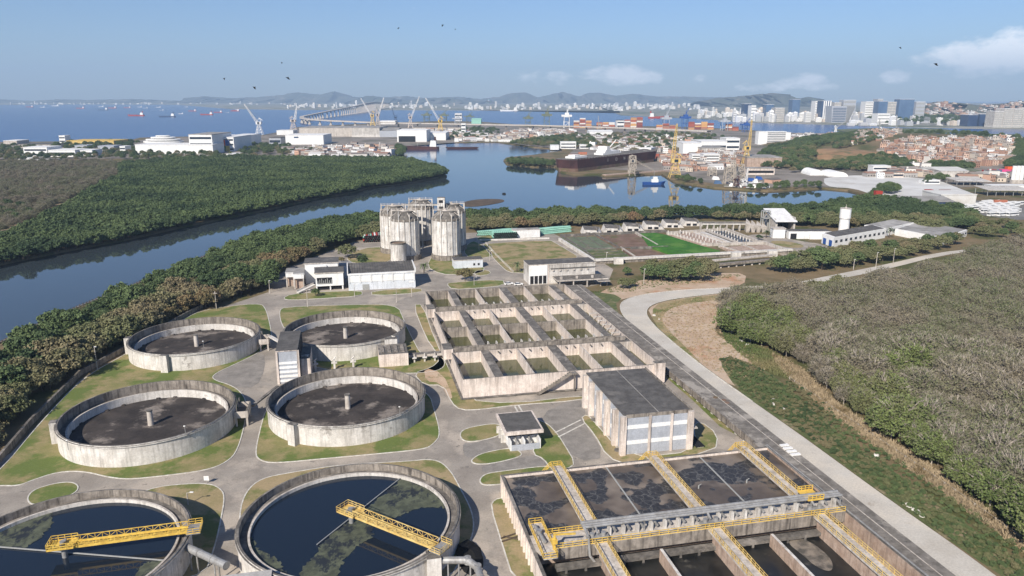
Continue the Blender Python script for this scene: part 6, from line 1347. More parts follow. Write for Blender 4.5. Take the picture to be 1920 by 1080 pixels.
for x,y,s in [(40,398,1.2),(15,392,1.1),(20,410,1.),(5,405,1.1),(55,405,.9),(30,415,.9)]:
    random.choice(BANKG).place(*P(x,y)[:2],s,1,'dark leafy tree in the clump at the left photo edge across the river','trees in the clump across the river')
# ---------------------------------------------------------------- containers
def cont_mesh(): 
    b=MB(); b.box(-6.1,6.1,-1.22,1.22,0,2.6)
    for k in range(12): b.box(-5.9+k*1.02,-5.4+k*1.02,-1.27,-1.22,.2,2.4)
    return b.mesh('shipping_container',X['cont'])
CM=cont_mesh()
def cstack(x0,x1,yb,hi,label,group,sc=1.,rows=1,seed=1):
    r=random.Random(seed); p=P(x0,yb);q=P(x1,yb); n=max(1,int((q.x-p.x)/(13*sc))); k0=0
    for j in range(rows):
        for i in range(n):
            for k in range(r.randint(max(1,hi-2),hi)):
                o=bpy.data.objects.new('shipping_container',CM); COL.objects.link(o); o.location=(p.x+(i+.5)*13*sc,p.y+j*4*sc,k*2.6*sc); o.scale=(sc,sc,sc); o['label']=label; o['category']='container'; o['group']=group
for a in [(1075,1115,240,8,'rust red or orange container in the harbour stack left of the white block','containers left of the white block',1.45,1,1),(1118,1156,241,7,'container in the harbour stack beside the white block','containers beside the white block',1.45,1,2),(1170,1215,241,9,'orange or red container in the harbour stacks right of the white block','containers right of the white block',1.45,1,3),
   (1230,1275,244,6,'container stacked below the blue gantry crane','containers below the blue crane',1.45,1,4),(1290,1348,243,6,'yellow or orange container in the long quay row','containers in the long quay row',1.45,1,5),(1360,1385,245,5,'container at the right end of the quay row','containers at the end of the quay row',1.45,1,6),
   (1067,1112,296,3,'container stacked behind the bow of the rusty ship','containers behind the ship bow',1.1,2,7),(1155,1300,297,2,'container in the long yard row behind the rusty ship','containers behind the rusty ship',1.3,2,8),(1862,1888,385,3,'orange or red container in the pile beside the bus yard','containers beside the bus yard',.9,1,9),(1760,1800,360,2,'container standing in the truck yard by the concrete apron','containers in the truck yard',.9,1,10)]:
    cstack(*a)
for x,yb,m,lab in [(1640,375,'red','red container stack by the inlet corner'),(1735,372,'red','red steel frames stacked on the concrete yard')]:
    p=P(x,yb); b=MB()
    for k in range(3): b.box(p.x+k*.3,p.x+6+k*.3,p.y,p.y+5,k*2.7,k*2.7+2.6)
    single('container_pile',lab,'containers',b,X[m],tuple(p))
p=P(1845,331); t=T('painted_container_row','row of containers painted red, blue and pink in the right yard','containers',tuple(p))
for k,m in enumerate(['red','red','tblue','pinkc','pinkc','orange']):
    b=MB(); b.box(p.x+k*6.8,p.x+6.7+k*6.8,p.y,p.y+6,0,7.5+(k%2)*.8); t.part('container',b,X[m])
p=P(1888,326); b=MB(); b.box(p.x,p.x+40,p.y,p.y+6,0,8.5); b.box(p.x+.2,p.x+39,p.y-.2,p.y,3,3.4); single('container_wall','long orange container wall at the right edge','containers',b,X['orange'],tuple(p))
p=P(1898,344); t=T('cement_silo','group of white cement silos at the right edge','silo',tuple(p))
for k in range(3):
    b=MB(); b.cyl(p.x+k*4.4,p.y,4,19,2.1,16); b.cyl(p.x+k*4.4,p.y,1.5,4,.6,16,0,2.1); t.part('silo_body',b,X['wht2'])
b=MB(); b.box(p.x-2,p.x+11,p.y-2,p.y+2,0,4); t.part('base_frame',b,X['conc'])
# buses
b=MB(); b.box(-6,6,-1.25,1.25,.4,3.2); bw=MB(); bw.box(-5.8,5.8,-1.29,1.29,1.7,2.6); bw.box(-6.04,6.04,-1.1,1.1,1.6,2.7); bk=MB()
for x in (-4,3.5):
    for y in (-1.3,1.05): bk.tube((x,y,.5),(x,y+.25,.5),.5,10)
busb=b.mesh('body',X['wht2']); busw=bw.mesh('windows',X['glass']); busk=bk.mesh('wheels',X['black'])
r=random.Random(2); nb=0
for j,(yb,x0,x1) in enumerate([(382,1850,1925),(384.5,1840,1925),(387,1835,1925),(390,1800,1925),(393,1796,1925),(396,1805,1925),(399,1850,1925),(402,1855,1925),(405,1862,1925)]):
    p=P(x0,yb);q=P(x1,yb); n=int((q.x-p.x)/7.6)
    for i in range(n):
        if r.random()<.12: continue
        e=bpy.data.objects.new('parked_bus',None); COL.objects.link(e); e.location=(p.x+i*7.6+(j%2)*3,p.y,0); e.rotation_euler=(0,0,.42); e['label']='white bus parked in a slanted row of the bus yard'; e['category']='bus'; e['group']='buses in the bus yard'
        for nm,me in (('body',busb),('windows',busw),('wheels',busk)): o=bpy.data.objects.new(nm,me); COL.objects.link(o); o.parent=e
# ---------------------------------------------------------------- ships
def ship(px,py,lpx,hull,sup,label,right=True,name='anchored_ship',beam=.15,hh=.045,top='wht2',group=None,z0=-1.5):
    c=P(px,py,z0); zc=c.y*cp+CH*sp; Ln=lpx*zc/F; s=1 if right else -1; B=Ln*beam; h=Ln*hh
    t=T(name,label,'ship',tuple(c),'w',group); X0=c.x;Y0=c.y; f=lambda u:X0+s*u*Ln
    b=MB(); lo=[(f(-.5),Y0),(f(-.42),Y0-B/2),(f(.44),Y0-B/2),(f(.49),Y0-B*.3),(f(.49),Y0+B*.3),(f(.44),Y0+B/2),(f(-.42),Y0+B/2)]; hi=[(f(-.53),Y0),(f(-.42),Y0-B*.55)]+lo[2:6]+[(f(-.42),Y0+B*.55)]
    n=7; zz=[h*1.6,h*1.3,h,h*1.05,h*1.05,h,h*1.3]
    fs=[(i,(i+1)%n,n+(i+1)%n,n+i) for i in range(n)]; fs=fs if s>0 else [q[::-1] for q in fs]
    b.add([(x,y,z0) for x,y in lo]+[(x,y,z0+zz[i]) for i,(x,y) in enumerate(hi)],fs+[tuple(range(n,2*n)) if s>0 else tuple(range(n,2*n))[::-1]]); t.part('hull',b,X[hull])
    b=MB(); a0,a1=sorted((f(.24),f(.42)))
    for k in range(3): b.box(a0+(a1-a0)*.06*k,a1-(a1-a0)*.04*k,Y0-B*(.42-.06*k),Y0+B*(.42-.06*k),z0+h+k*h*.8,z0+h+(k+1)*h*.8)
    ss=t.part('superstructure',b,X[top])
    b=MB(); q0,q1=sorted((f(.36),f(.41))); b.box(q0,q1,Y0-B*.12,Y0+B*.12,z0+h*3.4,z0+h*4.8); t.part('funnel',b,X[hull],parent=ss)
    b=MB(); m_=f(.3); b.box(m_-.5*h*.1,m_+.5*h*.1,Y0-.05*h,Y0+.05*h,z0+h*3.4,z0+h*5.5); b.box(f(-.1)-h*.06,f(-.1)+h*.06,Y0-.06*h,Y0+.06*h,z0+h,z0+h*2.6); t.part('mast',b,X['wrk'])
    return t
for a in [(56,201,14,'red','white','white and red ship, first from the left in the anchorage'),(80,201.5,9,'white','white','small white ship second from the left in the anchorage'),(104,199,14,'white','w','pale ship third from the left in the anchorage'),(151,203.5,16,'red','w','bright red offshore ship in the left anchorage'),
   (193,206.5,20,'tdark','w','dark low ship left of centre in the anchorage'),(211,203,16,'red','w','red ship behind the dark low one'),(190,200.5,10,'white','w','faint white ship far behind the dark low one'),(239,202.5,13,'red','w','red and white ship in the middle of the anchorage'),(262,201,9,'white','w','pair partner pale ship, left one'),(273,203,9,'grey','w','pale grey ship beside the faint white one'),
   (297,201.5,9,'white','w','small pale ship near the far shore'),(303,207,8,'grey','w','tiny grey ship right of the middle'),(256,217.5,31,'red','w','long red ship nearest to the camera in the anchorage'),(314,219.5,31,'tdark','w','long black ship nearest to the camera in the anchorage'),(339,213.5,9,'white','w','small white ship just behind the black one'),(361,208.5,15,'red','w','dull red ship right of the black one'),
   (388,215.5,24,'red','w','red ship with white bridge at the anchorage right'),(409,211,16,'red','w','red ship behind the right hand one'),(426,211.5,6,'grey','w','tiny pale ship between two red ones'),(441,208.5,17,'red','w','last red ship before the bridge'),(440,207,9,'red','w','smaller red ship beside the last one'),(349,201,6,'white','w','white speck of a ship on the horizon'),
   (955,208.5,34,'wht2','w','long white ship on the far side of the bay'),(1160,208,18,'wht2','w','white ferry on the far side of the bay')]:
    ship(a[0],a[1],a[2],a[3],a[4],a[5],True,'anchored_ship',.16,.06)
ship(1235,222,40,'red','w','red ship moored before the white far quay',False,'anchored_ship',.16,.07)
ship(790,280,68,'rust','w','red brown supply ship moored at the shipyard',True,'moored_ship',.2,.07)
p=P(868,279,-1.5); b=MB(); b.add([(p.x-28,p.y-6,-1.5),(p.x+26,p.y-5,-1.5),(p.x+26,p.y+6,-1.5),(p.x-28,p.y+6,-1.5),(p.x-32,p.y-7,1.6),(p.x+30,p.y-6,1.6),(p.x+30,p.y+7,1.6),(p.x-32,p.y+7,1.6)],[(0,1,5,4),(1,2,6,5),(2,3,7,6),(3,0,4,7),(4,5,6,7)]); p2=P(843,279,-1.5); single('barge','rusty flat barge moored at the end of the supply ship','barge',b,X['rust'],tuple(p))
for o in ():
    pass
# rusty hulk
def hulk():
    a=P(1079,325,-1.5); c=P(1244,303,-1.5); d=(c-a); Ln=d.length; d.normalize(); nrm=Vector((-d.y,d.x,0)); B=32.; t=T('rusty_ship','huge rusty tanker hulk laid up at the quay with a small deckhouse','ship',tuple((a+c)/2))
    f=lambda u,w_,z:a+d*(u*Ln)+nrm*(w_*B)+Vector((0,0,z+1.5-1.5*0))
    lo=[(.0,.25),(.03,0),(.86,0),(1.,.5),(.86,1),(.03,1),(.0,.75)]; hi=[(-.02,.2),(.01,-.02),(.88,-.06),(1.05,.5),(.88,1.06),(.01,1.02),(-.02,.8)]; zt=[15,15,15.5,18.5,15.5,15,15]; n=7
    b=MB(); b.add([f(u,w_,-3) for u,w_ in lo]+[f(u,w_,4.) for u,w_ in [(-.005,.23),(.02,-.01),(.865,-.02),(1.015,.5),(.865,1.02),(.02,1.01),(-.005,.77)]]+[f(u,w_,z) for (u,w_),z in zip(hi,zt)],[(i+o,(i+1)%n+o,n+(i+1)%n+o,n+i+o) for o in (0,n) for i in range(n)]+[tuple(range(2*n,3*n))],[1]*n+[0]*n+[2]); t.part('hull',b,[X['rust'],X['redbed'],X['dtop']])
    b=MB()
    for k in range(30): p,q=f(.02+k*.029,-.01,15.1),f(.032+k*.029,-.015,15.1); b.bar(p,q,.5,0,1.4)
    t.part('bulwark',b,X['rust'])
    b=MB(); b.prism([tuple(f(u,w_,0)[:2]) for u,w_ in [(.02,.15),(.14,.15),(.14,.6),(.02,.6)]],16,18.4); b.prism([tuple(f(u,w_,0)[:2]) for u,w_ in [(.03,.2),(.08,.2),(.08,.5),(.03,.5)]],18.4,20.4); t.part('deckhouse',b,X['wht2'])
    b=MB()
    for z0,z1,u0,u1 in ((16,18.6,.34,.54),(18.6,20.8,.36,.52),(20.8,23,.37,.42),(23,27,.38,.41)): b.prism([tuple(f(u,w_,0)[:2]) for u,w_ in [(u0,.3),(u1,.3),(u1,.75),(u0,.75)]],z0,z1)
    t.part('bridge_house',b,X['wht2'])
    b=MB(); p=f(.43,.5,22); b.bar(p,p+Vector((11,0,13)),1.2); b.bar(p+Vector((0,0,-4)),p+Vector((0,0,4)),1.6); t.part('deck_crane',b,X['white'])
    b=MB(); b.prism([tuple(f(u,w_,0)[:2]) for u,w_ in [(.88,.2),(.99,.4),(.99,.6),(.88,.8)]],17,19.5); t.part('forecastle',b,X['white'])
    for ch,u in (('I',.315),('O',.40),('N',.49),('T',.535)):
        cu=bpy.data.curves.new('hull_letter','FONT'); cu.body=ch; cu.size=6.2; cu.extrude=.04; o=bpy.data.objects.new('hull_letter',cu); COL.objects.link(o)
        p=f(u,-.028,8.4); o.parent=t.e; o.location=p-Vector(t.o)-nrm*.5; o.rotation_euler=(math.pi/2-.03,0,math.atan2(d.y,d.x)); cu.materials.append(X['concw']); bpy.context.view_layer.update(); me_=bpy.data.meshes.new_from_object(o); o2=bpy.data.objects.new('hull_letter',me_); COL.objects.link(o2); o2.parent=t.e; o2.location=o.location; o2.rotation_euler=o.rotation_euler; bpy.data.objects.remove(o); (me_.materials.append(X['concw']) if not me_.materials else None)
hulk()
p=P(1133,329,0); q=P(1262,320,0); b=MB(); b.bar(p,q,7,0,2.5); single('mooring_pontoon','long low pontoon quay along the hull of the rusty tanker','pontoon',b,X['brickw'],tuple(p))
# tug and small boats
def boat(px,py,Ln,hull,label,rot=0,name='small_boat'):
    c=P(px,py,-1.5); t=T(name,label,'boat',tuple(c)); x,y=c.x,c.y; B=Ln*.3
    b=MB(); lo=[(x-Ln/2,y-B*.4),(x+Ln*.3,y-B*.4),(x+Ln*.46,y),(x+Ln*.3,y+B*.4),(x-Ln/2,y+B*.4)]; hi=[(x-Ln/2,y-B/2),(x+Ln*.32,y-B/2),(x+Ln*.54,y),(x+Ln*.32,y+B/2),(x-Ln/2,y+B/2)]; n=5
    b.add([(a,b_,-1.6) for a,b_ in lo]+[(a,b_,-1.5+Ln*.11*(1.5 if i==2 else 1)) for i,(a,b_) in enumerate(hi)],[(i,(i+1)%n,n+(i+1)%n,n+i) for i in range(n)]+[tuple(range(n,2*n))]); t.part('hull',b,X[hull])
    b=MB(); h=-1.5+Ln*.11; b.box(x-Ln*.12,x+Ln*.18,y-B*.3,y+B*.3,h,h+Ln*.13); b.box(x-Ln*.04,x+Ln*.14,y-B*.25,y+B*.25,h+Ln*.13,h+Ln*.24); t.part('cabin',b,X['wht2'])
    b=MB(); b.box(x-.12,x+.12,y-.12,y+.12,h+Ln*.24,h+Ln*.5); t.part('mast',b,X['wrk']); t.e.rotation_euler=(0,0,rot)
boat(1226,346,24,'blue','blue hulled tug with white cabin before the yellow crane',.05,'tug_boat')
for i,(x,y,l,m,lab) in enumerate([(1370,352,14,'white','leftmost white moored boat below the shipyard frames'),(1386,354,12,'orange','orange and white boat by the shipyard frames'),(1402,351,13,'wht2','white boat behind the orange one'),(1412,354.5,14,'white','white boat nearest the open water'),(1432,356,11,'conc','grey boat at the outer mooring'),(1440,354.5,9,'wht2','small white boat at the outer mooring'),(1395,347,16,'wht2','longer white boat on the slip'),(1415,345,16,'wht2','white boat under the blue tarpaulins')]):
    boat(x,y,l,m,lab,random.uniform(-.4,.4),'moored_boat')
for x,y,m,lab in [(1410,340,'blue','blue tarpaulin heap above the moored boats, left'),(1424,337,'blue','blue tarpaulin heap above the moored boats, right'),(1347,345,'tblue','blue tank box on the shore'),(1343,337,'wht2','white tank on the shore')]:
    p=P(x,y); b=MB(); b.add([(p.x-4,p.y,0),(p.x+4,p.y,0),(p.x+4,p.y+5,0),(p.x-4,p.y+5,0),(p.x-2.4,p.y+1,3.6),(p.x+2.6,p.y+1.4,3.0),(p.x+2,p.y+4,3.2),(p.x-2.8,p.y+4,3.8)],[(0,1,5,4),(1,2,6,5),(2,3,7,6),(3,0,4,7),(4,5,6,7)]); single('covered_heap',lab,'heap',b,X[m],tuple(p))
p=P(945,364,-1.5); b=MB(); b.add([(p.x-2,p.y-1,-1.6),(p.x+2,p.y-1,-1.6),(p.x+2,p.y+1,-1.6),(p.x-2,p.y+1,-1.6),(p.x-1.2,p.y-.6,-.3),(p.x+1.4,p.y-.5,-.1),(p.x+1,p.y+.7,-.3),(p.x-1.3,p.y+.6,-.2)],[(0,1,5,4),(1,2,6,5),(2,3,7,6),(3,0,4,7),(4,5,6,7)]); single('buoy','dark float alone in the river','buoy',b,X['black'],tuple(p))
pts=chaikin(W([(868,378),(900,373),(940,373),(948,377),(935,381),(900,387),(868,388)],-1.4),2); struct('mudflat',MB().flat([(p[0],p[1]) for p in pts],-1.38),X['mulch'])
# ---------------------------------------------------------------- cranes
def lattice(b,p,q,w0,w1,n,t_,m=0):
    p=Vector(p);q=Vector(q); d=(q-p).normalized(); up=Vector((0,0,1)) if abs(d.z)<.9 else Vector((1,0,0)); a=d.cross(up).normalized(); c=a.cross(d).normalized()
    def cor(k): 
        o=p.lerp(q,k/n); w_=(w0+(w1-w0)*k/n)/2; return [o+a*w_*i+c*w_*j for i,j in ((1,1),(1,-1),(-1,-1),(-1,1))]
    for k in range(n):
        A=cor(k);B=cor(k+1)
        for i in range(4): b.bar(A[i],B[i],t_,m); b.bar(A[i],B[(i+1)%4] if k%2 else B[(i-1)%4],t_*.7,m)
        for i in range(4): b.bar(B[i],B[(i+1)%4],t_*.6,m)
def luff(px,pb,ptop,tipx,tipy,label,tm,jm,leg=1.,th=1.):
    c=P(px,pb); zc=c.y*cp+CH*sp; sc=zc/F; H=Hh(pb,ptop); tip=Vector((c.x+(tipx-px)*sc,c.y,Hh(pb,tipy))); w_=max(3.5,6.5*sc*leg); th_=.45*sc*th
    t=T('harbour_crane',label,'crane',tuple(c))
    for sx in (-1,1):
        for sy in (-1,1):
            b=MB(); b.bar((c.x+sx*w_,c.y+sy*w_*.7,0),(c.x+sx*w_*.3,c.y+sy*w_*.3,H*.62),th_*1.6); t.part('leg',b,X[tm])
    b=MB(); 
    for k in range(1,4):
        f=1-.7*k/4; 
        for sy in (-1,1): b.bar((c.x-w_*f,c.y+sy*w_*f*.7,H*.62*k/4),(c.x+w_*f,c.y+sy*w_*f*.7,H*.62*k/4),th_)
        for sx in (-1,1): b.bar((c.x+sx*w_*f,c.y-w_*.7*f,H*.62*(k)/4),(c.x-sx*w_*(f-.175),c.y-w_*.7*(f-.1),H*.62*(k+1)/4),th_*.8)
    t.part('bracing',b,X[tm])
    b=MB(); b.box(c.x-w_*.75,c.x+w_*.75,c.y-w_*.5,c.y+w_*.5,H*.62,H*.78); mh=t.part('machinery_house',b,X[tm])
    b=MB(); b.box(c.x-w_*.3,c.x+w_*.3,c.y-w_*.62,c.y-w_*.51,H*.66,H*.76); t.part('cab_window',b,X['glass'],parent=mh)
    b=MB(); s=1 if tipx>=px else -1; b.bar((c.x+s*w_*.4,c.y-w_*.3,H*.78),(c.x-s*w_*.2,c.y,H),th_*1.3); b.bar((c.x-s*w_*.7,c.y,H*.78),(c.x-s*w_*.2,c.y,H),th_*1.3); b.bar((c.x-s*w_*.2,c.y,H),(c.x-s*w_*1.1,c.y,H*.86),th_*2); t.part('a_frame',b,X[tm])
    b=MB(); lattice(b,(c.x+s*w_*.5,c.y,H*.76),tip,w_*.55,w_*.2,8,th_*.9); t.part('jib',b,X[jm])
    b=MB(); b.bar((c.x-s*w_*.2,c.y,H),tip,th_*.35); b.bar(tip,tip-Vector((0,0,H*.25)),th_*.35); t.part('cable',b,X['wrk'])
for a in [(487,253,221,463,195,'white lattice luffing crane alone at the left dock, jib to the left','white','white'),(551,246,218,560,198,'pale harbour crane with orange house left of the bridge','pink','white'),(699,238,208,679,184,'yellow crane with white jib leaning left, near the bridge','yel2','white',.7),(709,238,206,722,183,'white and red crane with jib leaning right, near the bridge','pink','white',.7),(709,237,208,708,200,'faint thin crane behind the crossed pair','wrk','wrk',.4,.6),(770,240,212,788,181,'red and white crane with upright jib in the centre harbour','pink','white',.7),(826,248,218,800,184,'yellow legged crane with long jib leaning left over the white hall','yel','white',.8),(742,230,216,735,200,'dark thin crane beyond the long warehouse','tdark','tdark',.5,.7),
   (1265,334,287,1264,232,'huge yellow shipyard crane beside the inlet','yel2','yel2',1.7,1.3),(1398,312,263,1403,225,'tall yellow crane behind the unfinished building','yel2','yel2',1.2,1.2),(1185,330,290,1226,320,'rusty lattice crane beside the ship with lowered jib','barkp','barkp',.8),(1380,352,330,1372,285,'rusty derrick frame over the moored boats','rust','barkp',1.),(1395,350,335,1400,315,'pale floating derrick between the boats','white','white',.5),
   (1566,251,235,1585,226,'white slim crane on the quay, left of the dark trees','wht2','wrk',.4,.8),(1649,253,238,1646,222,'white slim mast crane behind the ridge houses','wht2','wrk',.4,.8),(1681,251,240,1677,215,'thin white mast crane near the small white tower house','wht2','wrk',.4,.8),(1124,242,232,1121,217,'thin pale crane behind the container stacks','wrk','wrk',.5,.8),(1140,300,275,1162,271,'small white deck crane behind the rusty ship','white','white',.5)]:
    luff(*a)
def gantry(px,pb,pt,label,m,boom=1):
    c=P(px,pb); sc=(c.y*cp+CH*sp)/F; H=Hh(pb,pt); w_=8*sc; t=T('gantry_crane',label,'crane',tuple(c)); th=.8*sc; g=H*.55
    for sx in (-1,1):
        for sy in (-1,1):
            b=MB(); b.bar((c.x+sx*w_*.6,c.y+sy*10,0),(c.x+sx*w_*.6,c.y+sy*10,g*1.05),th); t.part('leg',b,X[m])
    b=MB(); 
    for sy in (-1,1): b.bar((c.x-w_*.6,c.y+sy*10,g*.5),(c.x+w_*.6,c.y+sy*10,g*.5),th*.8); b.bar((c.x-w_*.6,c.y+sy*10,g*.1),(c.x+w_*.6,c.y+sy*10,g*.5),th*.5)
    b.bar((c.x-w_*.6,c.y-10,g*.9),(c.x+w_*.6,c.y-10,g*.9),th); t.part('bracing',b,X[m])
    b=MB(); b.box(c.x-w_*1.2,c.x+w_*1.2,c.y-11,c.y+11,g*.92,g*1.08); b.box(c.x-w_*.4,c.x+w_*.5,c.y-8,c.y+8,g*1.08,g*1.25); t.part('girder',b,X[m])
    b=MB(); b.bar((c.x,c.y,g),(c.x+w_*.1,c.y,H*.86),th*.9); b.bar((c.x+w_*.4,c.y,g),(c.x+w_*.1,c.y,H*.86),th*.7); t.part('mast',b,X[m])
    b=MB(); b.bar((c.x-w_*.2,c.y,g),(c.x+boom*w_*.8,c.y,H),th*.9); b.bar((c.x+boom*w_*.8,c.y,H),(c.x+w_*.1,c.y,H*.86),th*.4); t.part('boom',b,X[m])
for a in [(990,237,208,'pale green container gantry crane, leftmost at the centre quay','slime'),(1025,238,197,'pale green container gantry crane with raised boom','slime'),(1062,240,198,'grey and white container gantry crane with raised boom','white',1),(1248,243,204,'white and blue container gantry crane left of the dark blue one','grey'),(1284,242,202,'dark blue container gantry crane with raised boom','blue'),(1357,245,212,'blue grey container gantry crane at the right quay','grey'),(1398,248,222,'blue container gantry crane at the end of the quay','blue'),(800,228,205,'dark green gantry frame by the white block tower','slime'),(832,228,206,'second dark green gantry frame near the harbour','slime'),(880,228,210,'green gantry frame beside the green tent','slime'),(858,232,214,'grey gantry frame behind the white tower','grey')]:
    gantry(*a)
# shipyard lattice frames
for x,y,h,lab in [(1185,326,22,'tall rusty lattice tower standing in front of the ship'),(1365,345,18,'rusty scaffold frame on the shipyard slip, left'),(1385,347,22,'rusty scaffold frame on the shipyard slip, right'),(1335,330,10,'low scaffold frame behind the rubble shore')]:
    p=P(x,y); b=MB(); lattice(b,(p.x,p.y,0),(p.x,p.y,h),9,7,4,.7); single('scaffold_frame',lab,'scaffold',b,X['barkp'],tuple(p))
# viaduct and the great bridge
def deckline(name,label,pts,wd,th,piers,m,pm_,pw=6):
    t=T(name,label,'bridge',tuple(pts[0][:2])+(0,)); 
    ch=[Vector(p) for p in pts]; fine=[]
    for a,b_ in zip(ch,ch[1:]):
        n=max(1,int((b_-a).length/60)); fine+=[a.lerp(b_,k/n) for k in range(n)]
    fine.append(ch[-1]); q1=offs(fine,wd/2,False);q2=offs(fine,-wd/2,False); b=MB(); n=len(fine); vs=[]
    for i in range(n): vs+=[(q1[i].x,q1[i].y,fine[i].z),(q2[i].x,q2[i].y,fine[i].z),(q2[i].x,q2[i].y,fine[i].z-th),(q1[i].x,q1[i].y,fine[i].z-th)]
    b.add(vs,[(4*i+k,4*i+(k+1)%4,4*i+4+(k+1)%4,4*i+4+k) for i in range(n-1) for k in range(4)]); t.part('deck',b,X[m])
    acc=0;last=fine[0]
    for i in range(1,n):
        acc+=(fine[i]-last).length; last=fine[i]
        if acc>piers:
            acc=0; b=MB(); c=fine[i]; b.box(c.x-pw/2,c.x+pw/2,c.y-pw/2,c.y+pw/2,-2,c.z-th); b.box(c.x-pw,c.x+pw,c.y-pw*.9,c.y+pw*.9,-2,2.5); t.part('pier',b,X[pm_])
def at(px,d,z): return ((px-960)/F*(d*cp-(z-CH)*sp),d,z)
def atp(px,py,z):
    p=P(px,py,z); return (p.x,p.y,z)
deckline('bay_bridge','long white highway bridge curving out across the bay on many piers',[at(745,2450,15),at(690,2490,15.5),at(620,2620,17),at(580,2750,18),at(566,2900,19),at(566,3050,20),at(580,3250,22),at(605,3600,27),at(640,4200,36),at(668,4700,46),at(685,5200,58),at(702,5900,62),at(716,6800,52),at(740,8200,34),at(770,9600,22)],17,4,62,'conc','conc',5)
deckline('port_viaduct','grey elevated road viaduct running behind the port',[atp(712,229,14),atp(820,231,14),atp(900,232.5,14),atp(1000,234,14),atp(1100,236.5,14),atp(1250,241.5,14),atp(1330,245,13)],20,3,55,'conc','cstain',4)
# ---------------------------------------------------------------- city towers
kq=lambda x,y:(1300+x/3.097,160+y/3.097)
def tower(x0,x1,yt,m,label,yb=229,win=0,d=45,rm='white',wm='wrk'):
    a=kq(x0,yt); c=kq(x1,yt); fbox('city_tower',label,a[0],c[0],yb,a[1],d,m,rm,win,None,'tower',False,0,wm)
for a in [(292,332,108,'tdark','dark glass tower at the left end of the skyline',226),(332,358,118,'wht2','white tower beside the leftmost dark tower',227,5),(418,462,112,'tblue','blue glass tower left of the pale blocks',226),(470,525,132,'concw','broad pale tower right of the first blue one',228,6),(568,612,82,'tblue','blue glass tower standing highest at the left of the skyline',225),(700,736,92,'wht2','white slab tower with many floors',226,8),(736,792,91,'tdark','black and white striped tower beside the slanted glass building',228),(812,850,100,'concw','pale tower behind the slanted glass building, left',224,6),(862,935,86,'grey','grey stepped tower behind the slanted glass building',224,5),
   (990,1035,95,'wht2','white twin tower in the right middle skyline',226,8),(1058,1090,80,'grey','pale tall tower behind the blue cube',224,6),(1066,1118,93,'tblue','blue glass cube tower',227),(1118,1168,97,'concw','grey beige tower beside the blue cube',227,7),(1184,1270,81,'tblue','wide blue glass tower with a central groove',226),(1282,1335,96,'grey','pale grey wide tower right of the widest blue tower',225,5),(1066,1136,165,'wht2','low white block before the blue cube',232,3),
   (1590,1645,172,'tdark','dark blue glass block right of the hillside',237),(1656,1745,167,'tdark','wider dark blue glass block beside the beige towers',237),
   (1738,1790,152,'concw','first beige residential tower at the right edge',239,9),(1792,1846,136,'concw','second beige residential tower at the right edge',239,9),(1848,1900,138,'concw','third beige residential tower at the right edge',239,9),(1902,1990,148,'concw','fourth beige residential tower cut by the right edge',239,8)]:
    tower(*a)
for x in (746,757,770,783): 
    a=kq(x,93); p=P(a[0],228); b=MB(); b.box(p.x,p.x+5,p.y-1.5,p.y-.6,0,Hh(228,189.5)); single('tower_fin','white vertical fin on the black and white striped tower','fin',b,X['wht2'],tuple(p),'w','fins of the striped tower')
a0,a1,a2=P(1557,230),P(1586,230),P(1591,230); hT=Hh(230,199); p3=P(1602,230)
t=T('slanted_tower','big mirrored building with an outward slanting glass side','tower',tuple(a0)); d_=60
b=MB(); b.add([(a0.x+4,a0.y,0),(a1.x-2,a0.y,0),(a1.x-2,a0.y+d_,0),(a0.x+4,a0.y+d_,0),(a0.x,a0.y,hT),(a1.x-2,a0.y,hT*.99),(a1.x-2,a0.y+d_,hT),(a0.x,a0.y+d_,hT)],[(0,1,5,4),(2,3,7,6),(3,0,4,7),(4,5,6,7)]); t.part('facade',b,X['grey'])
for k in range(9):
    b=MB(); z=hT*(.06+k*.1); b.box(a0.x+5,a1.x-4,a0.y-1.2,a0.y-.3,z,z+hT*.035); t.part('window_band',b,X['tdark'])
b=MB(); b.add([(a1.x-2,a0.y,0),(a2.x,a0.y+4,0),(a2.x,a0.y+d_,0),(a1.x-2,a0.y+d_,0),(a1.x-2,a0.y,hT*.99),(p3.x,a0.y+6,hT*.97),(p3.x,a0.y+d_,hT*.97),(a1.x-2,a0.y+d_,hT*.99)],[(0,1,5,4),(1,2,6,5),(2,3,7,6),(4,5,6,7)]); t.part('slanted_side',b,X['steel'])
rnd=random.Random(9)
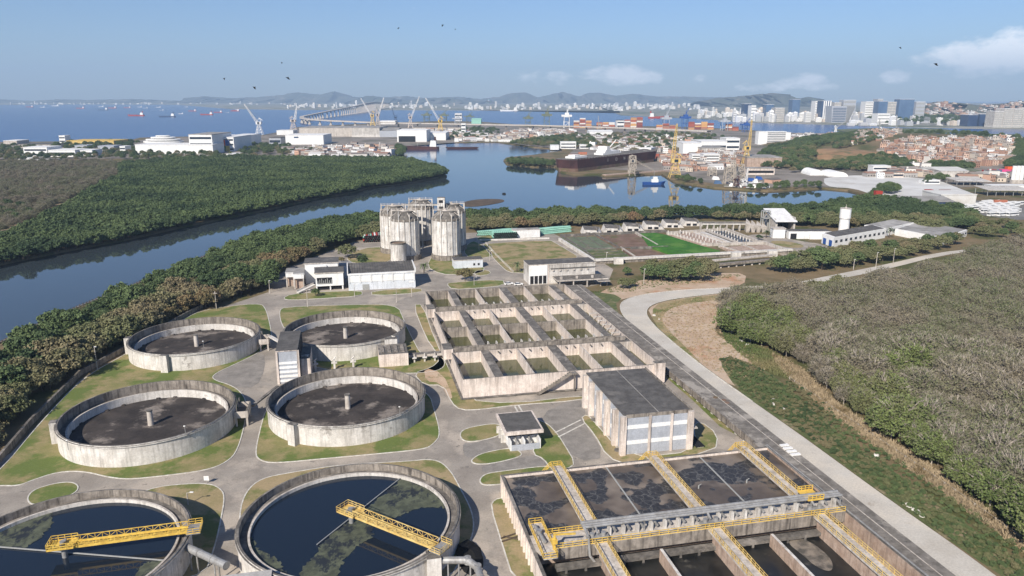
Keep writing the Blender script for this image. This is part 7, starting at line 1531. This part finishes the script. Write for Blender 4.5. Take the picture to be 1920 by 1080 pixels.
def cityblocks(n,xr,yr,hr,wr,label,group,name):
    me=[]
    for i in range(5):
        b=MB(); b.box(-.5,.5,-.5,.5,0,1); b.box(-.15,.2,-.2,.2,1,1.07)
        for k in range(5): b.box(-.46,.46,-.505,-.501,.1+k*.17,.17+k*.17,1)
        me.append(b.mesh(name,[X['city'],X['wrk']]))
    for k in range(n):
        x=rnd.uniform(*xr); y=rnd.uniform(*yr); p=P(x,y); sc=(p.y*cp+CH*sp)/F
        o=bpy.data.objects.new(name,rnd.choice(me)); COL.objects.link(o); o.location=(p.x,p.y,0); o.scale=(rnd.uniform(*wr)*sc,rnd.uniform(*wr)*sc,(rnd.uniform(*hr)**1.0)*sc*(1 if rnd.random()>.15 else 1.7)); o['label']=label; o['category']='building'; o['group']=group
cityblocks(130,(1375,1645),(222,229),(5,15),(4,11),'pale mid rise block in the city centre between the towers','mid rise blocks of the city centre','city_block')
cityblocks(40,(1590,1830),(229,236),(3,9),(4,14),'low pale block on the right city waterfront','blocks on the right waterfront','waterfront_block')
cityblocks(150,(870,1310),(198,206),(1.5,6),(2,6),'tiny white tower of the city on the far side of the bay','towers across the bay','far_city_block')
cityblocks(70,(540,860),(197.5,204),(2,6),(1.5,6),'tiny white building on the shore beyond the bridge','buildings beyond the bridge','far_shore_block')
cityblocks(60,(20,540),(194,196.5),(1.2,3),(1.5,5),'tiny pale building on the far shore behind the anchored ships','buildings behind the anchorage','anchorage_shore_block')
cityblocks(70,(1310,1440),(210,222),(3,9),(2,9),'pale waterfront building left of the city towers','waterfront left of the towers','harbour_front_block')
# birds
for k,(x,y,d) in enumerate([(421,148,90),(477,165,80),(540,147,90),(528,118,130),(830,48,110),(747,53,150),(854,55,140),(1755,121,90),(1688,90,140)]):
    di=dirof(x,y); p=Vector((0,0,CH))+di*d*1.6; s=.24; b=MB(); b.add([(-s*.9,0,.25),(-s*.3,-.1,.05),(-s*.3,.25,.05),(0,-.45,0),(0,.5,0),(s*.3,-.1,.05),(s*.3,.25,.05),(s*.9,0,.25),(0,-.1,.12),(0,-.1,-.12)],[(0,1,2),(7,6,5),(1,3,8),(3,5,8),(2,1,8),(5,6,8),(6,4,8),(4,2,8),(1,2,9),(3,1,9),(5,3,9),(6,5,9),(4,6,9),(2,4,9)])
    o=bpy.data.objects.new('soaring_bird',b.mesh('soaring_bird',X['black'])); COL.objects.link(o); o.location=p; o.rotation_euler=(.5,.3*(k%3-1),k); o['label']='small dark bird soaring high in the sky'; o['category']='bird'; o['group']='birds in the sky'
